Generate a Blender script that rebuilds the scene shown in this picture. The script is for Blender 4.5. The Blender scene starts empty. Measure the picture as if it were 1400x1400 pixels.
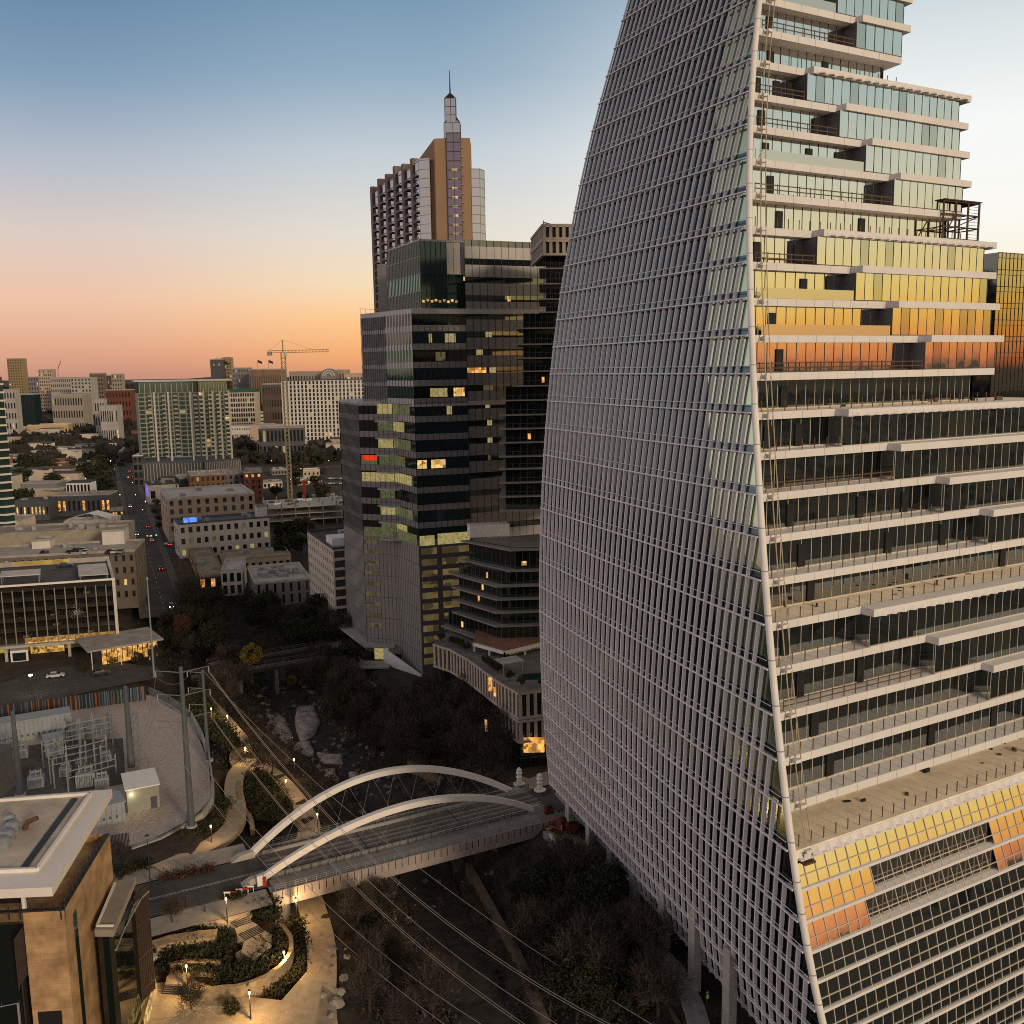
import bpy, math, random
from mathutils import Vector, Matrix
rnd = random.Random(7)
sc = bpy.context.scene
COL = sc.collection
rad = math.radians
# ------------------------------------------------------------------ survey camera (same numbers as the real camera below)
FPX, HOR, ROLL, EYE = 1310.0, 504.0, 0.0157, 80.0
PITCH = math.atan((700 - HOR) * math.cos(ROLL) / FPX)
_f = Vector((0, math.cos(PITCH), -math.sin(PITCH)))
_r = Vector((1, 0, 0)); _u = _r.cross(_f)
_c, _s = math.cos(ROLL), math.sin(ROLL)
CR, CU = _c * _r - _s * _u, _c * _u + _s * _r
def _ray(x, y): return CR * ((x - 700) / FPX) + CU * ((700 - y) / FPX) + _f
def site(x, y, z=0.0):
    """world point on the level z surveyed from the photograph"""
    d = _ray(x, y); return Vector((0, 0, EYE)) + d * ((z - EYE) / d.z)
def site_y(x, y, Y):
    d = _ray(x, y); return Vector((0, 0, EYE)) + d * (Y / d.y)
cam_d = bpy.data.cameras.new('camera'); cam = bpy.data.objects.new('camera', cam_d); COL.objects.link(cam)
cam_d.sensor_width = 36; cam_d.lens = 36 * FPX / 1400; cam_d.clip_start = 1; cam_d.clip_end = 30000
sc.render.engine = 'CYCLES'; sc.cycles.filter_width = 1.0; sc.cycles.use_denoising = False; sc.cycles.sample_clamp_indirect = 1.5
cam.matrix_world = Matrix(((CR.x, CU.x, -_f.x, 0), (CR.y, CU.y, -_f.y, 0), (CR.z, CU.z, -_f.z, EYE), (0, 0, 0, 1)))
sc.camera = cam
sc.view_settings.view_transform = 'Standard'; sc.view_settings.look = 'None'; sc.view_settings.exposure = 0

# ------------------------------------------------------------------ materials
def lin(c):
    return tuple(((v / 255) / 12.92 if v / 255 <= .04045 else ((v / 255 + .055) / 1.055) ** 2.4) for v in c) + (1.0,)
MATS = {}
def M(name, col, rough=.8, var=.18, scale=.4, metal=0.0, spec=.3, bump=0.0, streak=False, emit=None, es=0.0):
    if name in MATS: return MATS[name]
    m = bpy.data.materials.new(name); m.use_nodes = True; MATS[name] = m
    nt = m.node_tree; b = nt.nodes['Principled BSDF']
    b.inputs['Roughness'].default_value = rough; b.inputs['Metallic'].default_value = metal
    b.inputs['Specular IOR Level'].default_value = spec
    c = tuple(col) + (1.0,)
    if var > 0:
        g = nt.nodes.new('ShaderNodeNewGeometry'); mp = nt.nodes.new('ShaderNodeMapping')
        nt.links.new(g.outputs['Position'], mp.inputs['Vector'])
        if streak: mp.inputs['Scale'].default_value = (1, 1, .12)
        n = nt.nodes.new('ShaderNodeTexNoise'); n.inputs['Scale'].default_value = scale; n.inputs['Detail'].default_value = 5; n.inputs['Roughness'].default_value = .65
        nt.links.new(mp.outputs[0], n.inputs['Vector'])
        r = nt.nodes.new('ShaderNodeMapRange'); r.inputs[1].default_value = .3; r.inputs[2].default_value = .7
        r.inputs[3].default_value = 1 - var; r.inputs[4].default_value = 1 + var
        nt.links.new(n.outputs['Fac'], r.inputs[0])
        x = nt.nodes.new('ShaderNodeVectorMath'); x.operation = 'SCALE'; x.inputs[0].default_value = col
        nt.links.new(r.outputs[0], x.inputs['Scale']); nt.links.new(x.outputs[0], b.inputs['Base Color'])
        if bump > 0:
            bp = nt.nodes.new('ShaderNodeBump'); bp.inputs['Strength'].default_value = bump; bp.inputs['Distance'].default_value = .3
            nt.links.new(n.outputs['Fac'], bp.inputs['Height']); nt.links.new(bp.outputs[0], b.inputs['Normal'])
    else:
        b.inputs['Base Color'].default_value = c
    if emit:
        b.inputs['Emission Color'].default_value = tuple(emit) + (1,); b.inputs['Emission Strength'].default_value = es
    return m
def glass(name, tint, refl, rough=.03, wave=.0, base=(.012, .016, .018)):
    """facade glass: dark body under a coated, mirror-like layer, panes very slightly out of true"""
    if name in MATS: return MATS[name]
    m = bpy.data.materials.new(name); m.use_nodes = True; MATS[name] = m
    nt = m.node_tree; nt.nodes.clear()
    out = nt.nodes.new('ShaderNodeOutputMaterial'); mix = nt.nodes.new('ShaderNodeMixShader')
    d = nt.nodes.new('ShaderNodeBsdfDiffuse'); g = nt.nodes.new('ShaderNodeBsdfGlossy')
    d.inputs['Color'].default_value = base + (1,); g.inputs['Color'].default_value = tint + (1,); g.inputs['Roughness'].default_value = rough
    fr = nt.nodes.new('ShaderNodeFresnel'); fr.inputs['IOR'].default_value = 1.5
    mr = nt.nodes.new('ShaderNodeMapRange'); mr.inputs[1].default_value = 0; mr.inputs[2].default_value = 1; mr.inputs[3].default_value = refl; mr.inputs[4].default_value = 1
    nt.links.new(fr.outputs[0], mr.inputs[0]); nt.links.new(mr.outputs[0], mix.inputs[0])
    nt.links.new(d.outputs[0], mix.inputs[1]); nt.links.new(g.outputs[0], mix.inputs[2]); nt.links.new(mix.outputs[0], out.inputs[0])
    if wave > 0:
        ge = nt.nodes.new('ShaderNodeNewGeometry'); n = nt.nodes.new('ShaderNodeTexNoise'); n.inputs['Scale'].default_value = .45; n.inputs['Detail'].default_value = 2
        nt.links.new(ge.outputs['Position'], n.inputs['Vector'])
        bp = nt.nodes.new('ShaderNodeBump'); bp.inputs['Strength'].default_value = wave; bp.inputs['Distance'].default_value = .1
        nt.links.new(n.outputs['Fac'], bp.inputs['Height']); nt.links.new(bp.outputs[0], g.inputs['Normal'])
    return m
def lit(name, col, s, scale=.6, lo=.15):
    """a lit interior: uneven warm light behind the pane, with a faint glass reflection"""
    if name in MATS: return MATS[name]
    m = bpy.data.materials.new(name); m.use_nodes = True; MATS[name] = m; m.cycles.emission_sampling = 'NONE'
    nt = m.node_tree; b = nt.nodes['Principled BSDF']; b.inputs['Base Color'].default_value = (.03, .03, .03, 1); b.inputs['Roughness'].default_value = .1
    g = nt.nodes.new('ShaderNodeNewGeometry'); n = nt.nodes.new('ShaderNodeTexVoronoi'); n.distance = 'CHEBYCHEV'; n.inputs['Randomness'].default_value = .7; n.inputs['Scale'].default_value = scale * 1.25
    nt.links.new(g.outputs['Position'], n.inputs['Vector'])
    sp = nt.nodes.new('ShaderNodeSeparateColor'); nt.links.new(n.outputs['Color'], sp.inputs[0])
    r = nt.nodes.new('ShaderNodeMapRange'); r.inputs[3].default_value = lo * s; r.inputs[4].default_value = s
    nt.links.new(sp.outputs[0], r.inputs[0]); nt.links.new(r.outputs[0], b.inputs['Emission Strength'])
    b.inputs['Emission Color'].default_value = tuple(col) + (1,)
    return m
m_white = M('white_paint', (.76, .71, .67), .6, .08, .3)
m_fin = M('fin_metal', (.78, .72, .735), .65, .07, .15, spec=.15)
m_fascia = M('fascia_panel', (.72, .68, .66), .5, .06, .25, streak=True)
m_soffit = M('soffit', (.34, .31, .29), .8, .08)
m_conc = M('concrete', (.38, .35, .32), .9, .22, .5, bump=.2)
m_conc_d = M('weathered_concrete', (.17, .155, .145), .9, .3, .4, bump=.2)
m_floor = M('terrace_slab', (.42, .36, .30), .85, .2, .5)
m_alu = M('aluminium', (.42, .39, .36), .4, .05, .5, metal=.3)
m_dark = M('dark_metal', (.03, .03, .032), .5, .1)
m_rail = M('timber_rail', (.12, .07, .042), .8, .15)
m_steel = M('galvanised_steel', (.24, .26, .28), .5, .15, .6, metal=.2)
m_black = M('black_gap', (.012, .012, .013), .9, 0)
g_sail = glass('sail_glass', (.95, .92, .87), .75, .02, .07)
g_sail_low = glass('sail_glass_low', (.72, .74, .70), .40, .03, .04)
g_west = glass('west_glass', (.07, .085, .09), .02, .2, .05, base=(.007, .009, .011))
g_west_teal = glass('west_spandrel', (.08, .11, .12), .02, .2, 0, base=(.010, .017, .02))
g_west_pale = glass('pale_west_glass', (.36, .42, .30), .10, .15, .05, base=(.06, .078, .05))
g_teal = glass('teal_spandrel', (.2, .28, .30), .08, .1, 0, base=(.016, .028, .034))
g_green = glass('green_glass', (.45, .66, .58), .25, .05, .05, base=(.02, .036, .032))
g_dark = glass('dark_glass', (.6, .64, .62), .14, .05, .05, base=(.008, .011, .011))
g_win = glass('window_glass', (.6, .63, .62), .18, .08, .05, base=(.015, .017, .018))
l_warm = lit('warm_interior', (1, .62, .2), 1.1, .7)
l_yel = lit('yellow_interior', (.95, .76, .30), .42, 1.7, .55)
l_green = lit('green_interior', (.55, .60, .25), .17, 1.7, .5)
l_amber = lit('amber_interior', (1, .45, .1), 1.3, .9)
l_dim = lit('dim_interior', (.55, .42, .18), .2, .25, .3)

# ------------------------------------------------------------------ mesh builder
class MB:
    def __init__(s): s.v = []; s.f = []
    def quad(s, a, b, c, d):
        i = len(s.v); s.v += [tuple(a), tuple(b), tuple(c), tuple(d)]; s.f.append((i, i + 1, i + 2, i + 3)); return s
    def poly(s, pts):
        i = len(s.v); s.v += [tuple(p) for p in pts]; s.f.append(tuple(range(i, i + len(pts)))); return s
    def prism(s, pts, z0, z1, cap=True):
        """pts: ccw outline in plan"""
        n = len(pts); i = len(s.v)
        s.v += [(p[0], p[1], z0) for p in pts] + [(p[0], p[1], z1) for p in pts]
        for k in range(n): j = (k + 1) % n; s.f.append((i + k, i + j, i + n + j, i + n + k))
        if cap: s.f.append(tuple(range(i + n, i + 2 * n))); s.f.append(tuple(reversed(range(i, i + n))))
        return s
    def loft(s, lo, hi, cap=True):
        n = len(lo); i = len(s.v); s.v += [tuple(p) for p in lo] + [tuple(p) for p in hi]
        for k in range(n): j = (k + 1) % n; s.f.append((i + k, i + j, i + n + j, i + n + k))
        if cap: s.f.append(tuple(range(i + n, i + 2 * n))); s.f.append(tuple(reversed(range(i, i + n))))
        return s
    def box(s, c, size, ang=0.0):
        """c: centre of the base, ang in degrees about z"""
        a = rad(ang); ca, sa = math.cos(a), math.sin(a); x, y, z = size[0] / 2, size[1] / 2, size[2]
        P = [(c[0] + ca * u - sa * w, c[1] + sa * u + ca * w) for u, w in ((-x, -y), (x, -y), (x, y), (-x, y))]
        return s.prism(P, c[2], c[2] + z)
    def bar(s, a, b, w, h=None, up=Vector((0, 0, 1))):
        """rectangular bar between two points (axis through the middle)"""
        h = h or w; a = Vector(a); b = Vector(b); d = (b - a).normalized()
        if abs(d.dot(up)) > .99: up = Vector((1, 0, 0))
        x = d.cross(up).normalized() * (w / 2); y = x.cross(d).normalized() * (h / 2)
        return s.loft([a - x - y, a + x - y, a + x + y, a - x + y][::-1], [b - x - y, b + x - y, b + x + y, b - x + y][::-1])
    def tube(s, pts, r, n=6, cap=True):
        pts = [Vector(p) for p in pts]; rr = r if isinstance(r, (list, tuple)) else [r] * len(pts); rings = []; vert = abs((pts[-1] - pts[0]).normalized().z) > .8
        for k, p in enumerate(pts):
            d = (pts[min(k + 1, len(pts) - 1)] - pts[max(k - 1, 0)]).normalized()
            up = Vector((1, 0, 0)) if vert else Vector((0, 0, 1))
            x = d.cross(up).normalized(); y = d.cross(x).normalized(); i = len(s.v)
            for q in range(n):
                t = 2 * math.pi * q / n; s.v.append(tuple(p + x * (rr[k] * math.cos(t)) + y * (rr[k] * math.sin(t))))
            rings.append(i)
        for a, b in zip(rings, rings[1:]):
            for q in range(n): w = (q + 1) % n; s.f.append((a + q, a + w, b + w, b + q))
        if cap: s.f.append(tuple(rings[0] + q for q in range(n))[::-1]); s.f.append(tuple(rings[-1] + q for q in range(n)))
        return s
    def lathe(s, prof, c=(0, 0, 0), n=12):
        """prof: (radius, height) pairs"""
        i0 = len(s.v)
        for r, h in prof:
            for q in range(n): t = 2 * math.pi * q / n; s.v.append((c[0] + r * math.cos(t), c[1] + r * math.sin(t), c[2] + h))
        for k in range(len(prof) - 1):
            for q in range(n):
                w = (q + 1) % n; s.f.append((i0 + k * n + q, i0 + k * n + w, i0 + k * n + n + w, i0 + k * n + n + q))
        s.f.append(tuple(i0 + (len(prof) - 1) * n + q for q in range(n))); s.f.append(tuple(i0 + q for q in range(n))[::-1])
        return s
    def mesh(s, name, mat, smooth=False):
        me = bpy.data.meshes.new(name); me.from_pydata(s.v, [], s.f); me.update()
        if mat: me.materials.append(mat)
        if smooth: me.polygons.foreach_set('use_smooth', [True] * len(me.polygons))
        return me
    def obj(s, name, mat, parent=None, smooth=False, label=None):
        o = bpy.data.objects.new(name, s.mesh(name, mat, smooth)); COL.objects.link(o)
        if parent is not None:
            o.parent = parent
            if parent.type == 'EMPTY' or parent.parent is not None:
                base = parent
                mw = Matrix.Identity(4)
                while base is not None: mw = base.matrix_basis @ mw; base = base.parent
                if mw != Matrix.Identity(4) and not getattr(s, 'local', False): o.matrix_basis = mw.inverted()
        if label: o['label'] = label
        return o
def tag(o, label, cat, group=None, kind=None):
    o['label'] = label; o['category'] = cat
    if group: o['group'] = group
    if kind: o['kind'] = kind
    return o
def struct(o, kind='structure'):
    o['kind'] = kind; return o
def thing(name, label, cat, loc=(0, 0, 0), group=None, rz=0.0):
    o = bpy.data.objects.new(name, None); COL.objects.link(o); o.location = Vector((loc[0], loc[1], loc[2] if len(loc) > 2 else 0)); o.rotation_euler = (0, 0, rz)
    o.empty_display_size = .5
    return tag(o, label, cat, group)
def local(mb): mb.local = True; return mb
def copy_tree(o, parent=None):
    c = o.copy(); COL.objects.link(c); c.parent = parent
    for ch in list(o.children): copy_tree(ch, c)
    return c
def dup(root, loc, rz=None, label=None, scale=None, group=None):
    c = copy_tree(root); c.location = loc
    if rz is not None: c.rotation_euler = (0, 0, rz)
    if scale: c.scale = (scale, scale, scale) if not isinstance(scale, tuple) else scale
    if label: c['label'] = label
    if group: c['group'] = group
    return c
def V2(p, z): return Vector((p[0], p[1], z))
def dirv(deg): return Vector((math.cos(rad(deg)), math.sin(rad(deg)), 0))

# ------------------------------------------------------------------ sky, sun
w = bpy.data.worlds.new('World'); sc.world = w; w.use_nodes = True
nt = w.node_tree; nt.nodes.clear()
N = nt.nodes.new; L = nt.links.new
SUN_EL, SUN_AZ = rad(15), rad(146)         # azimuth clockwise from +Y
tc = N('ShaderNodeTexCoord'); sep = N('ShaderNodeSeparateXYZ'); L(tc.outputs['Generated'], sep.inputs[0])
def mth(op, a, b=None):
    n = N('ShaderNodeMath'); n.operation = op
    for i, v in enumerate((a, b)):
        if v is None: continue
        if isinstance(v, (int, float)): n.inputs[i].default_value = v
        else: L(v, n.inputs[i])
    return n.outputs[0]
el = mth('MULTIPLY', mth('ARCSINE', sep.outputs[2]), 57.29578)
az = mth('MULTIPLY', mth('ARCTAN2', sep.outputs[0], sep.outputs[1]), 57.29578)
elf = mth('DIVIDE', mth('ADD', el, 2.0), 62.0)
def ramp(stops):
    n = N('ShaderNodeValToRGB'); L(elf, n.inputs[0]); cr = n.color_ramp; cr.interpolation = 'LINEAR'
    for i, (e, c) in enumerate(stops):
        p = (e + 2) / 62
        q = cr.elements[i] if i < 2 else cr.elements.new(p)
        q.position = p; q.color = lin(c)
    return n.outputs[0]
def stepf(a, b):
    n = N('ShaderNodeMapRange'); n.interpolation_type = 'SMOOTHSTEP'; n.inputs[1].default_value = a; n.inputs[2].default_value = b; L(az, n.inputs[0]); return n.outputs[0]
def blend(f, a, b):
    n = N('ShaderNodeMix'); n.data_type = 'RGBA'; L(f, n.inputs[0]); L(a, n.inputs[6]); L(b, n.inputs[7]); return n.outputs[2]
R_back = ramp([(-2, (60, 52, 52)), (0, (185, 148, 138)), (6, (204, 184, 176)), (15, (196, 186, 184)), (26, (160, 158, 162)), (50, (84, 82, 86))])
R_west = ramp([(-2, (60, 50, 48)), (0, (225, 182, 165)), (5, (275, 250, 240)), (12, (280, 266, 264)), (24, (235, 230, 236)), (45, (100, 98, 100)), (70, (74, 72, 76))])  # west sky out of view, brightened to light the finned face
R_left = ramp([(-2, (55, 45, 44)), (-.3, (196, 138, 120)), (1.2, (216, 152, 126)), (4, (232, 180, 150)), (7.5, (214, 192, 180)), (11, (176, 179, 188)), (15, (122, 147, 170)), (20, (80, 117, 148)), (26, (62, 98, 132)), (45, (74, 78, 86)), (60, (70, 68, 72))])
R_mid = ramp([(-2, (60, 46, 40)), (-.3, (214, 144, 112)), (.8, (244, 164, 100)), (3, (252, 192, 126)), (5, (242, 212, 172)), (8, (224, 214, 200)), (12, (194, 200, 204)), (16, (142, 166, 184)), (21, (101, 136, 163)), (28, (92, 124, 152)), (45, (78, 80, 86)), (60, (72, 69, 72))])
R_right = ramp([(-2, (70, 56, 40)), (0, (250, 196, 110)), (3, (253, 232, 190)), (7, (252, 247, 238)), (12, (250, 250, 246)), (16, (226, 231, 229)), (20, (190, 205, 212)), (30, (190, 190, 182)), (45, (150, 140, 128)), (60, (78, 74, 74))])
R_sun = ramp([(-2, (40, 28, 26)), (-.35, (104, 58, 48)), (.3, (214, 112, 66)), (1.3, (240, 146, 58)), (2.4, (246, 178, 52)), (4.0, (246, 208, 100)), (6.5, (236, 218, 156)), (9.5, (222, 220, 190)), (14, (186, 204, 196)), (22, (166, 188, 180)), (28, (225, 205, 170)), (38, (252, 222, 176)), (50, (210, 180, 140)), (60, (90, 80, 74))])  # bright high band added out of view to gild the terraces
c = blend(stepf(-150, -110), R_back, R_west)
c = blend(stepf(-55, -27), c, R_left)
c = blend(stepf(-25, -6), c, R_mid)
c = blend(stepf(-6, 22), c, R_right)
c = blend(stepf(35, 65), c, R_sun)
c = blend(stepf(125, 165), c, R_back)
sky = N('ShaderNodeTexSky'); sky.sky_type = 'NISHITA'; sky.sun_disc = False
sky.sun_elevation = SUN_EL; sky.sun_rotation = SUN_AZ; sky.altitude = 150; sky.air_density = 1.0; sky.dust_density = 1.5
bg1 = N('ShaderNodeBackground'); L(sky.outputs[0], bg1.inputs[0]); bg1.inputs[1].default_value = .02
bg2 = N('ShaderNodeBackground'); L(c, bg2.inputs[0]); bg2.inputs[1].default_value = .93
add = N('ShaderNodeAddShader'); L(bg1.outputs[0], add.inputs[0]); L(bg2.outputs[0], add.inputs[1])
wo = N('ShaderNodeOutputWorld'); L(add.outputs[0], wo.inputs[0])
sd = bpy.data.lights.new('sun', 'SUN'); sd.energy = 1.7; sd.angle = rad(8); sd.color = (1, .80, .56)
so = bpy.data.objects.new('sun', sd); COL.objects.link(so)
sdir = Vector((math.sin(SUN_AZ) * math.cos(SUN_EL), math.cos(SUN_AZ) * math.cos(SUN_EL), math.sin(SUN_EL)))
so.rotation_euler = sdir.to_track_quat('Z', 'Y').to_euler(); so.location = (0, 0, 300)
# ------------------------------------------------------------------ the sail tower
def _poly(c, z): return sum(k * z ** (len(c) - 1 - i) for i, k in enumerate(c))
_CY = (-3.341e-05, .0084536, -.21554043, 89.44065); _CX = (1.29e-07, -4.41757e-05, .006560074, -.4043111715, 35.0623682569)
_LY = (-2.841e-05, .00795288, -.5759955, 166.62019); _LX = (9.9e-09, -1.362e-07, .001364588, -.114922492, 7.20235317)
def _curve(cx, cy, z, zt):
    if z <= zt: return Vector((_poly(cx, z), _poly(cy, z), z))
    p = Vector((_poly(cx, zt), _poly(cy, zt), zt)); q = Vector((_poly(cx, zt - 6), _poly(cy, zt - 6), zt - 6)); return p + (p - q) * ((z - zt) / 6)
def Cn(z): return _curve(_CX, _CY, z, 124)
def Ln(z): return _curve(_LX, _LY, z, 128)
def zk(k):
    if k <= 11: return 79.05 - 4.3 * k
    if k == 12: return 27.95
    return 27.95 - 3.1 * (k - 12)
E_S = dirv(29); N_S = Vector((E_S.y, -E_S.x, 0))
KTOP = -19
sail = thing('office_tower', 'sail-shaped office tower with pale vertical fins and stepped golden glass terraces', 'office tower', Cn(0) + Vector((0, 30, 0)))
def on_west(k, t, out=0.0, zoff=0.0):
    z = zk(k) + zoff; a, b = Cn(z), Ln(z); d = (b - a); n = Vector((-d.y, d.x, 0)).normalized()
    return a + d * t + n * out
NF = 56
for k in range(KTOP, 20):
    z0, z1 = zk(k + 1), zk(k)
    if k == 19: z0 = z1 - 3.1
    h = z1 - z0
    jag = (k >= 18)
    t_end = 1.0; t_start = .012
    fins = MB(); gl = MB(); sp = MB(); ledge = MB()
    kk = k + 1
    def P(zf, t, out):           # zf 0 at the lower floor line, 1 at the upper one
        z = z0 + h * zf; a, b = Cn(z), Ln(z); d = b - a; n = Vector((-d.y, d.x, 0)).normalized(); return a + d * t + n * out
    t_hi = 1.0
    if k == 19: t_hi = .62
    for i in range(NF + 1):
        zu = z0 + h; la, lb = (V2(Ln(z0), 0) - V2(Cn(z0), 0)).length, (V2(Ln(zu), 0) - V2(Cn(zu), 0)).length
        t, tu = 1 - (i * 1.5 + .25) / la, 1 - (i * 1.5 + .25) / lb
        if t > t_hi or t < .004 or tu < .004: continue
        dl = 0.0
        if k >= 18: dl = -.22 - .12 * rnd.random()
        hf = max(0, min(1, (z0 - 30) / 90)); D, T = .38 - .12 * hf, .20 - .07 * hf
        a0, a1 = P(dl, t, .18), P(1, tu, .18); b0, b1 = P(dl, t + .002, .18 + D), P(1, tu + .002, .18 + D)
        dd = (Ln(z0) - Cn(z0)).normalized() * T
        fins.loft([a0, a0 + dd, b0 + dd * .85, b0], [a1, a1 + dd, b1 + dd * .85, b1])
    fins.obj('fin_screen', m_fin, sail)
    nseg = 12
    for j in range(nseg):
        ta, tb = j / nseg * t_hi, (j + 1) / nseg * t_hi
        sp.quad(P(.0, ta, .03), P(0, tb, .03), P(.2, tb, .03), P(.2, ta, .03))
        if k < 11 and tb <= .17: continue
        gl.quad(P(.2, ta, 0), P(.2, tb, 0), P(1, tb, 0), P(1, ta, 0))
    gl.obj('window_wall', g_west, sail); sp.obj('spandrel', g_west_teal, sail)
    if k < 11:
        MB().quad(P(.2, 0, 0), P(.2, 2 / nseg * 1.0, 0), P(1, 2 / nseg, 0), P(1, 0, 0)).obj('window_wall', g_west_pale, sail, label='pale see-through glazing next to the corner')
    ledge.bar(P(0, 0, .52), P(0, t_hi, .52), .22, .15).bar(P(.2, 0, .56), P(.2, t_hi, .56), .06, .06)
    ledge.obj('ledge', m_fin, sail)
# columns and lobby under the raised side
zb = zk(20)
lob = MB(); a, b = Cn(0), Ln(0); nW = Vector((-(b - a).y, (b - a).x, 0)).normalized(); inn = -nW * 6
lob.quad(a + inn, b + inn, b + inn + Vector((0, 0, 10)), a + inn + Vector((0, 0, 10)))
lob.obj('lobby_wall', g_dark, sail)
for px, py in ((774, 1140), (802, 1178), (831, 1210), (862, 1250), (902, 1303), (943, 1361), (990, 1425)):
    p = site(px, py, -.5); MB().box((p.x + .7, p.y + .7, -1.5), (1.1, 1.5, 13), 20).obj('column', m_conc, sail)
so_ = MB(); so_.poly([P_ for P_ in (Cn(zb + .3) + inn * .02, Ln(zb + .3), Ln(zb + .3) + inn * 1.2, Cn(zb + .3) + inn * 1.2)]); so_.obj('soffit', m_soffit, sail)

g_alt = glass('sail_glass_tinted', (.80, .80, .74), .6, .02, .05, base=(.05, .05, .045)); g_alt_low = glass('sail_glass_low_tinted', (.6, .62, .6), .3, .04, .05, base=(.03, .034, .03))  # slightly darker glass tint for panes picked at random
m_terr = M('pale_terrace_paving', (.86, .74, .58), .85, .16, .35)
TERR = (-14, -9, -4, 1, 6, 11)
RIGHT = {-19: 22, -14: 27, -9: 39.5, -4: 43, 1: 54, 6: 58, 11: 64}
BAYS = {-19: (3, 7, 12, 16), -14: (4, 9, 14, 18), -9: (9.5, 15.5, 20.3, 25.5), -4: (11, 17.4, 23.5, 29), 1: (13.2, 21.5, 29.5, 37), 6: (14.5, 24.5, 33.5, 43)}
def LP(k, s, inset=0.0, dz=0.0, kz=None):
    """a point on slab line k: s metres right of the corner, inset metres behind the line"""
    z = zk(k); back = -N_S * inset
    if inset > .3:                                # run back parallel to the finned side
        wd = V2(Ln(z), 0) - V2(Cn(z), 0); wd.normalize(); back = wd * (inset / wd.dot(-N_S)) + E_S * .25
    return V2(Cn(z), 0) + E_S * s + back + Vector((0, 0, zk(k if kz is None else kz) + dz))
def rail(k, s0, s1, kind, T):
    if s1 - s0 < 1: return
    r = MB(); n = max(1, int((s1 - s0) / 1.75))
    for i in range(n + 1):
        s = s0 + (s1 - s0) * i / n
        r.bar(LP(k, s, .25), LP(k, s, .25, 1.25), .09)
    if kind == 'timber':
        for dz in (.55, 1.1): r.bar(LP(k, s0, .22, dz), LP(k, s1, .22, dz), .05, .12)
        r.obj('railing', m_rail, sail, label='temporary timber guard rail')
    else:
        r.obj('railing', m_rail if kind == 'posts' else m_steel, sail)
    if kind == 'glass':
        q = MB(); q.quad(LP(k, s0 + .4, .12, .05), LP(k, s1, .12, .05), LP(k, s1, .12, 1.25), LP(k, s0 + .4, .12, 1.25)); q.obj('glass_balustrade', g_bal, sail)
g_bal = glass('balustrade_glass', (.9, .88, .82), .5, .04, .02, base=(.3, .27, .22))
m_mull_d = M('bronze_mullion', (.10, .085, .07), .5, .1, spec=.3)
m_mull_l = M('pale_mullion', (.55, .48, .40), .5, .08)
m_baywall = M('bay_return_panel', (.085, .08, .10), .5, .1)
m_door = M('black_door', (.012, .012, .012), .6, 0)
def slab(k, lim, step=None, out=0.0):
    """fascia and slab at level k, from the corner to lim; beyond step the slab runs out to the next line down"""
    th = .86
    z1 = zk(k) + .02; z0 = z1 - th
    def row(inset_l, inset_r):
        pts = [LP(k, .3, inset_l)]
        if step is None: pts += [LP(k, lim, inset_l)]
        else: pts += [LP(k, step - .6, inset_l), LP(k, step - .6, inset_r - 0), LP(k, lim, inset_r)]
        return pts
    off = 0.0
    if step is not None:
        off = (V2(Cn(zk(k + 1)), 0) - V2(Cn(zk(k)), 0)).dot(N_S) + .25
    fr = row(0, -off if step is not None else 0)
    back = [LP(k, lim, 9), LP(k, .3, 9)]
    mb = MB(); mb.prism([(p.x, p.y) for p in fr + back], z0, z1)
    return mb, off
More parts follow.
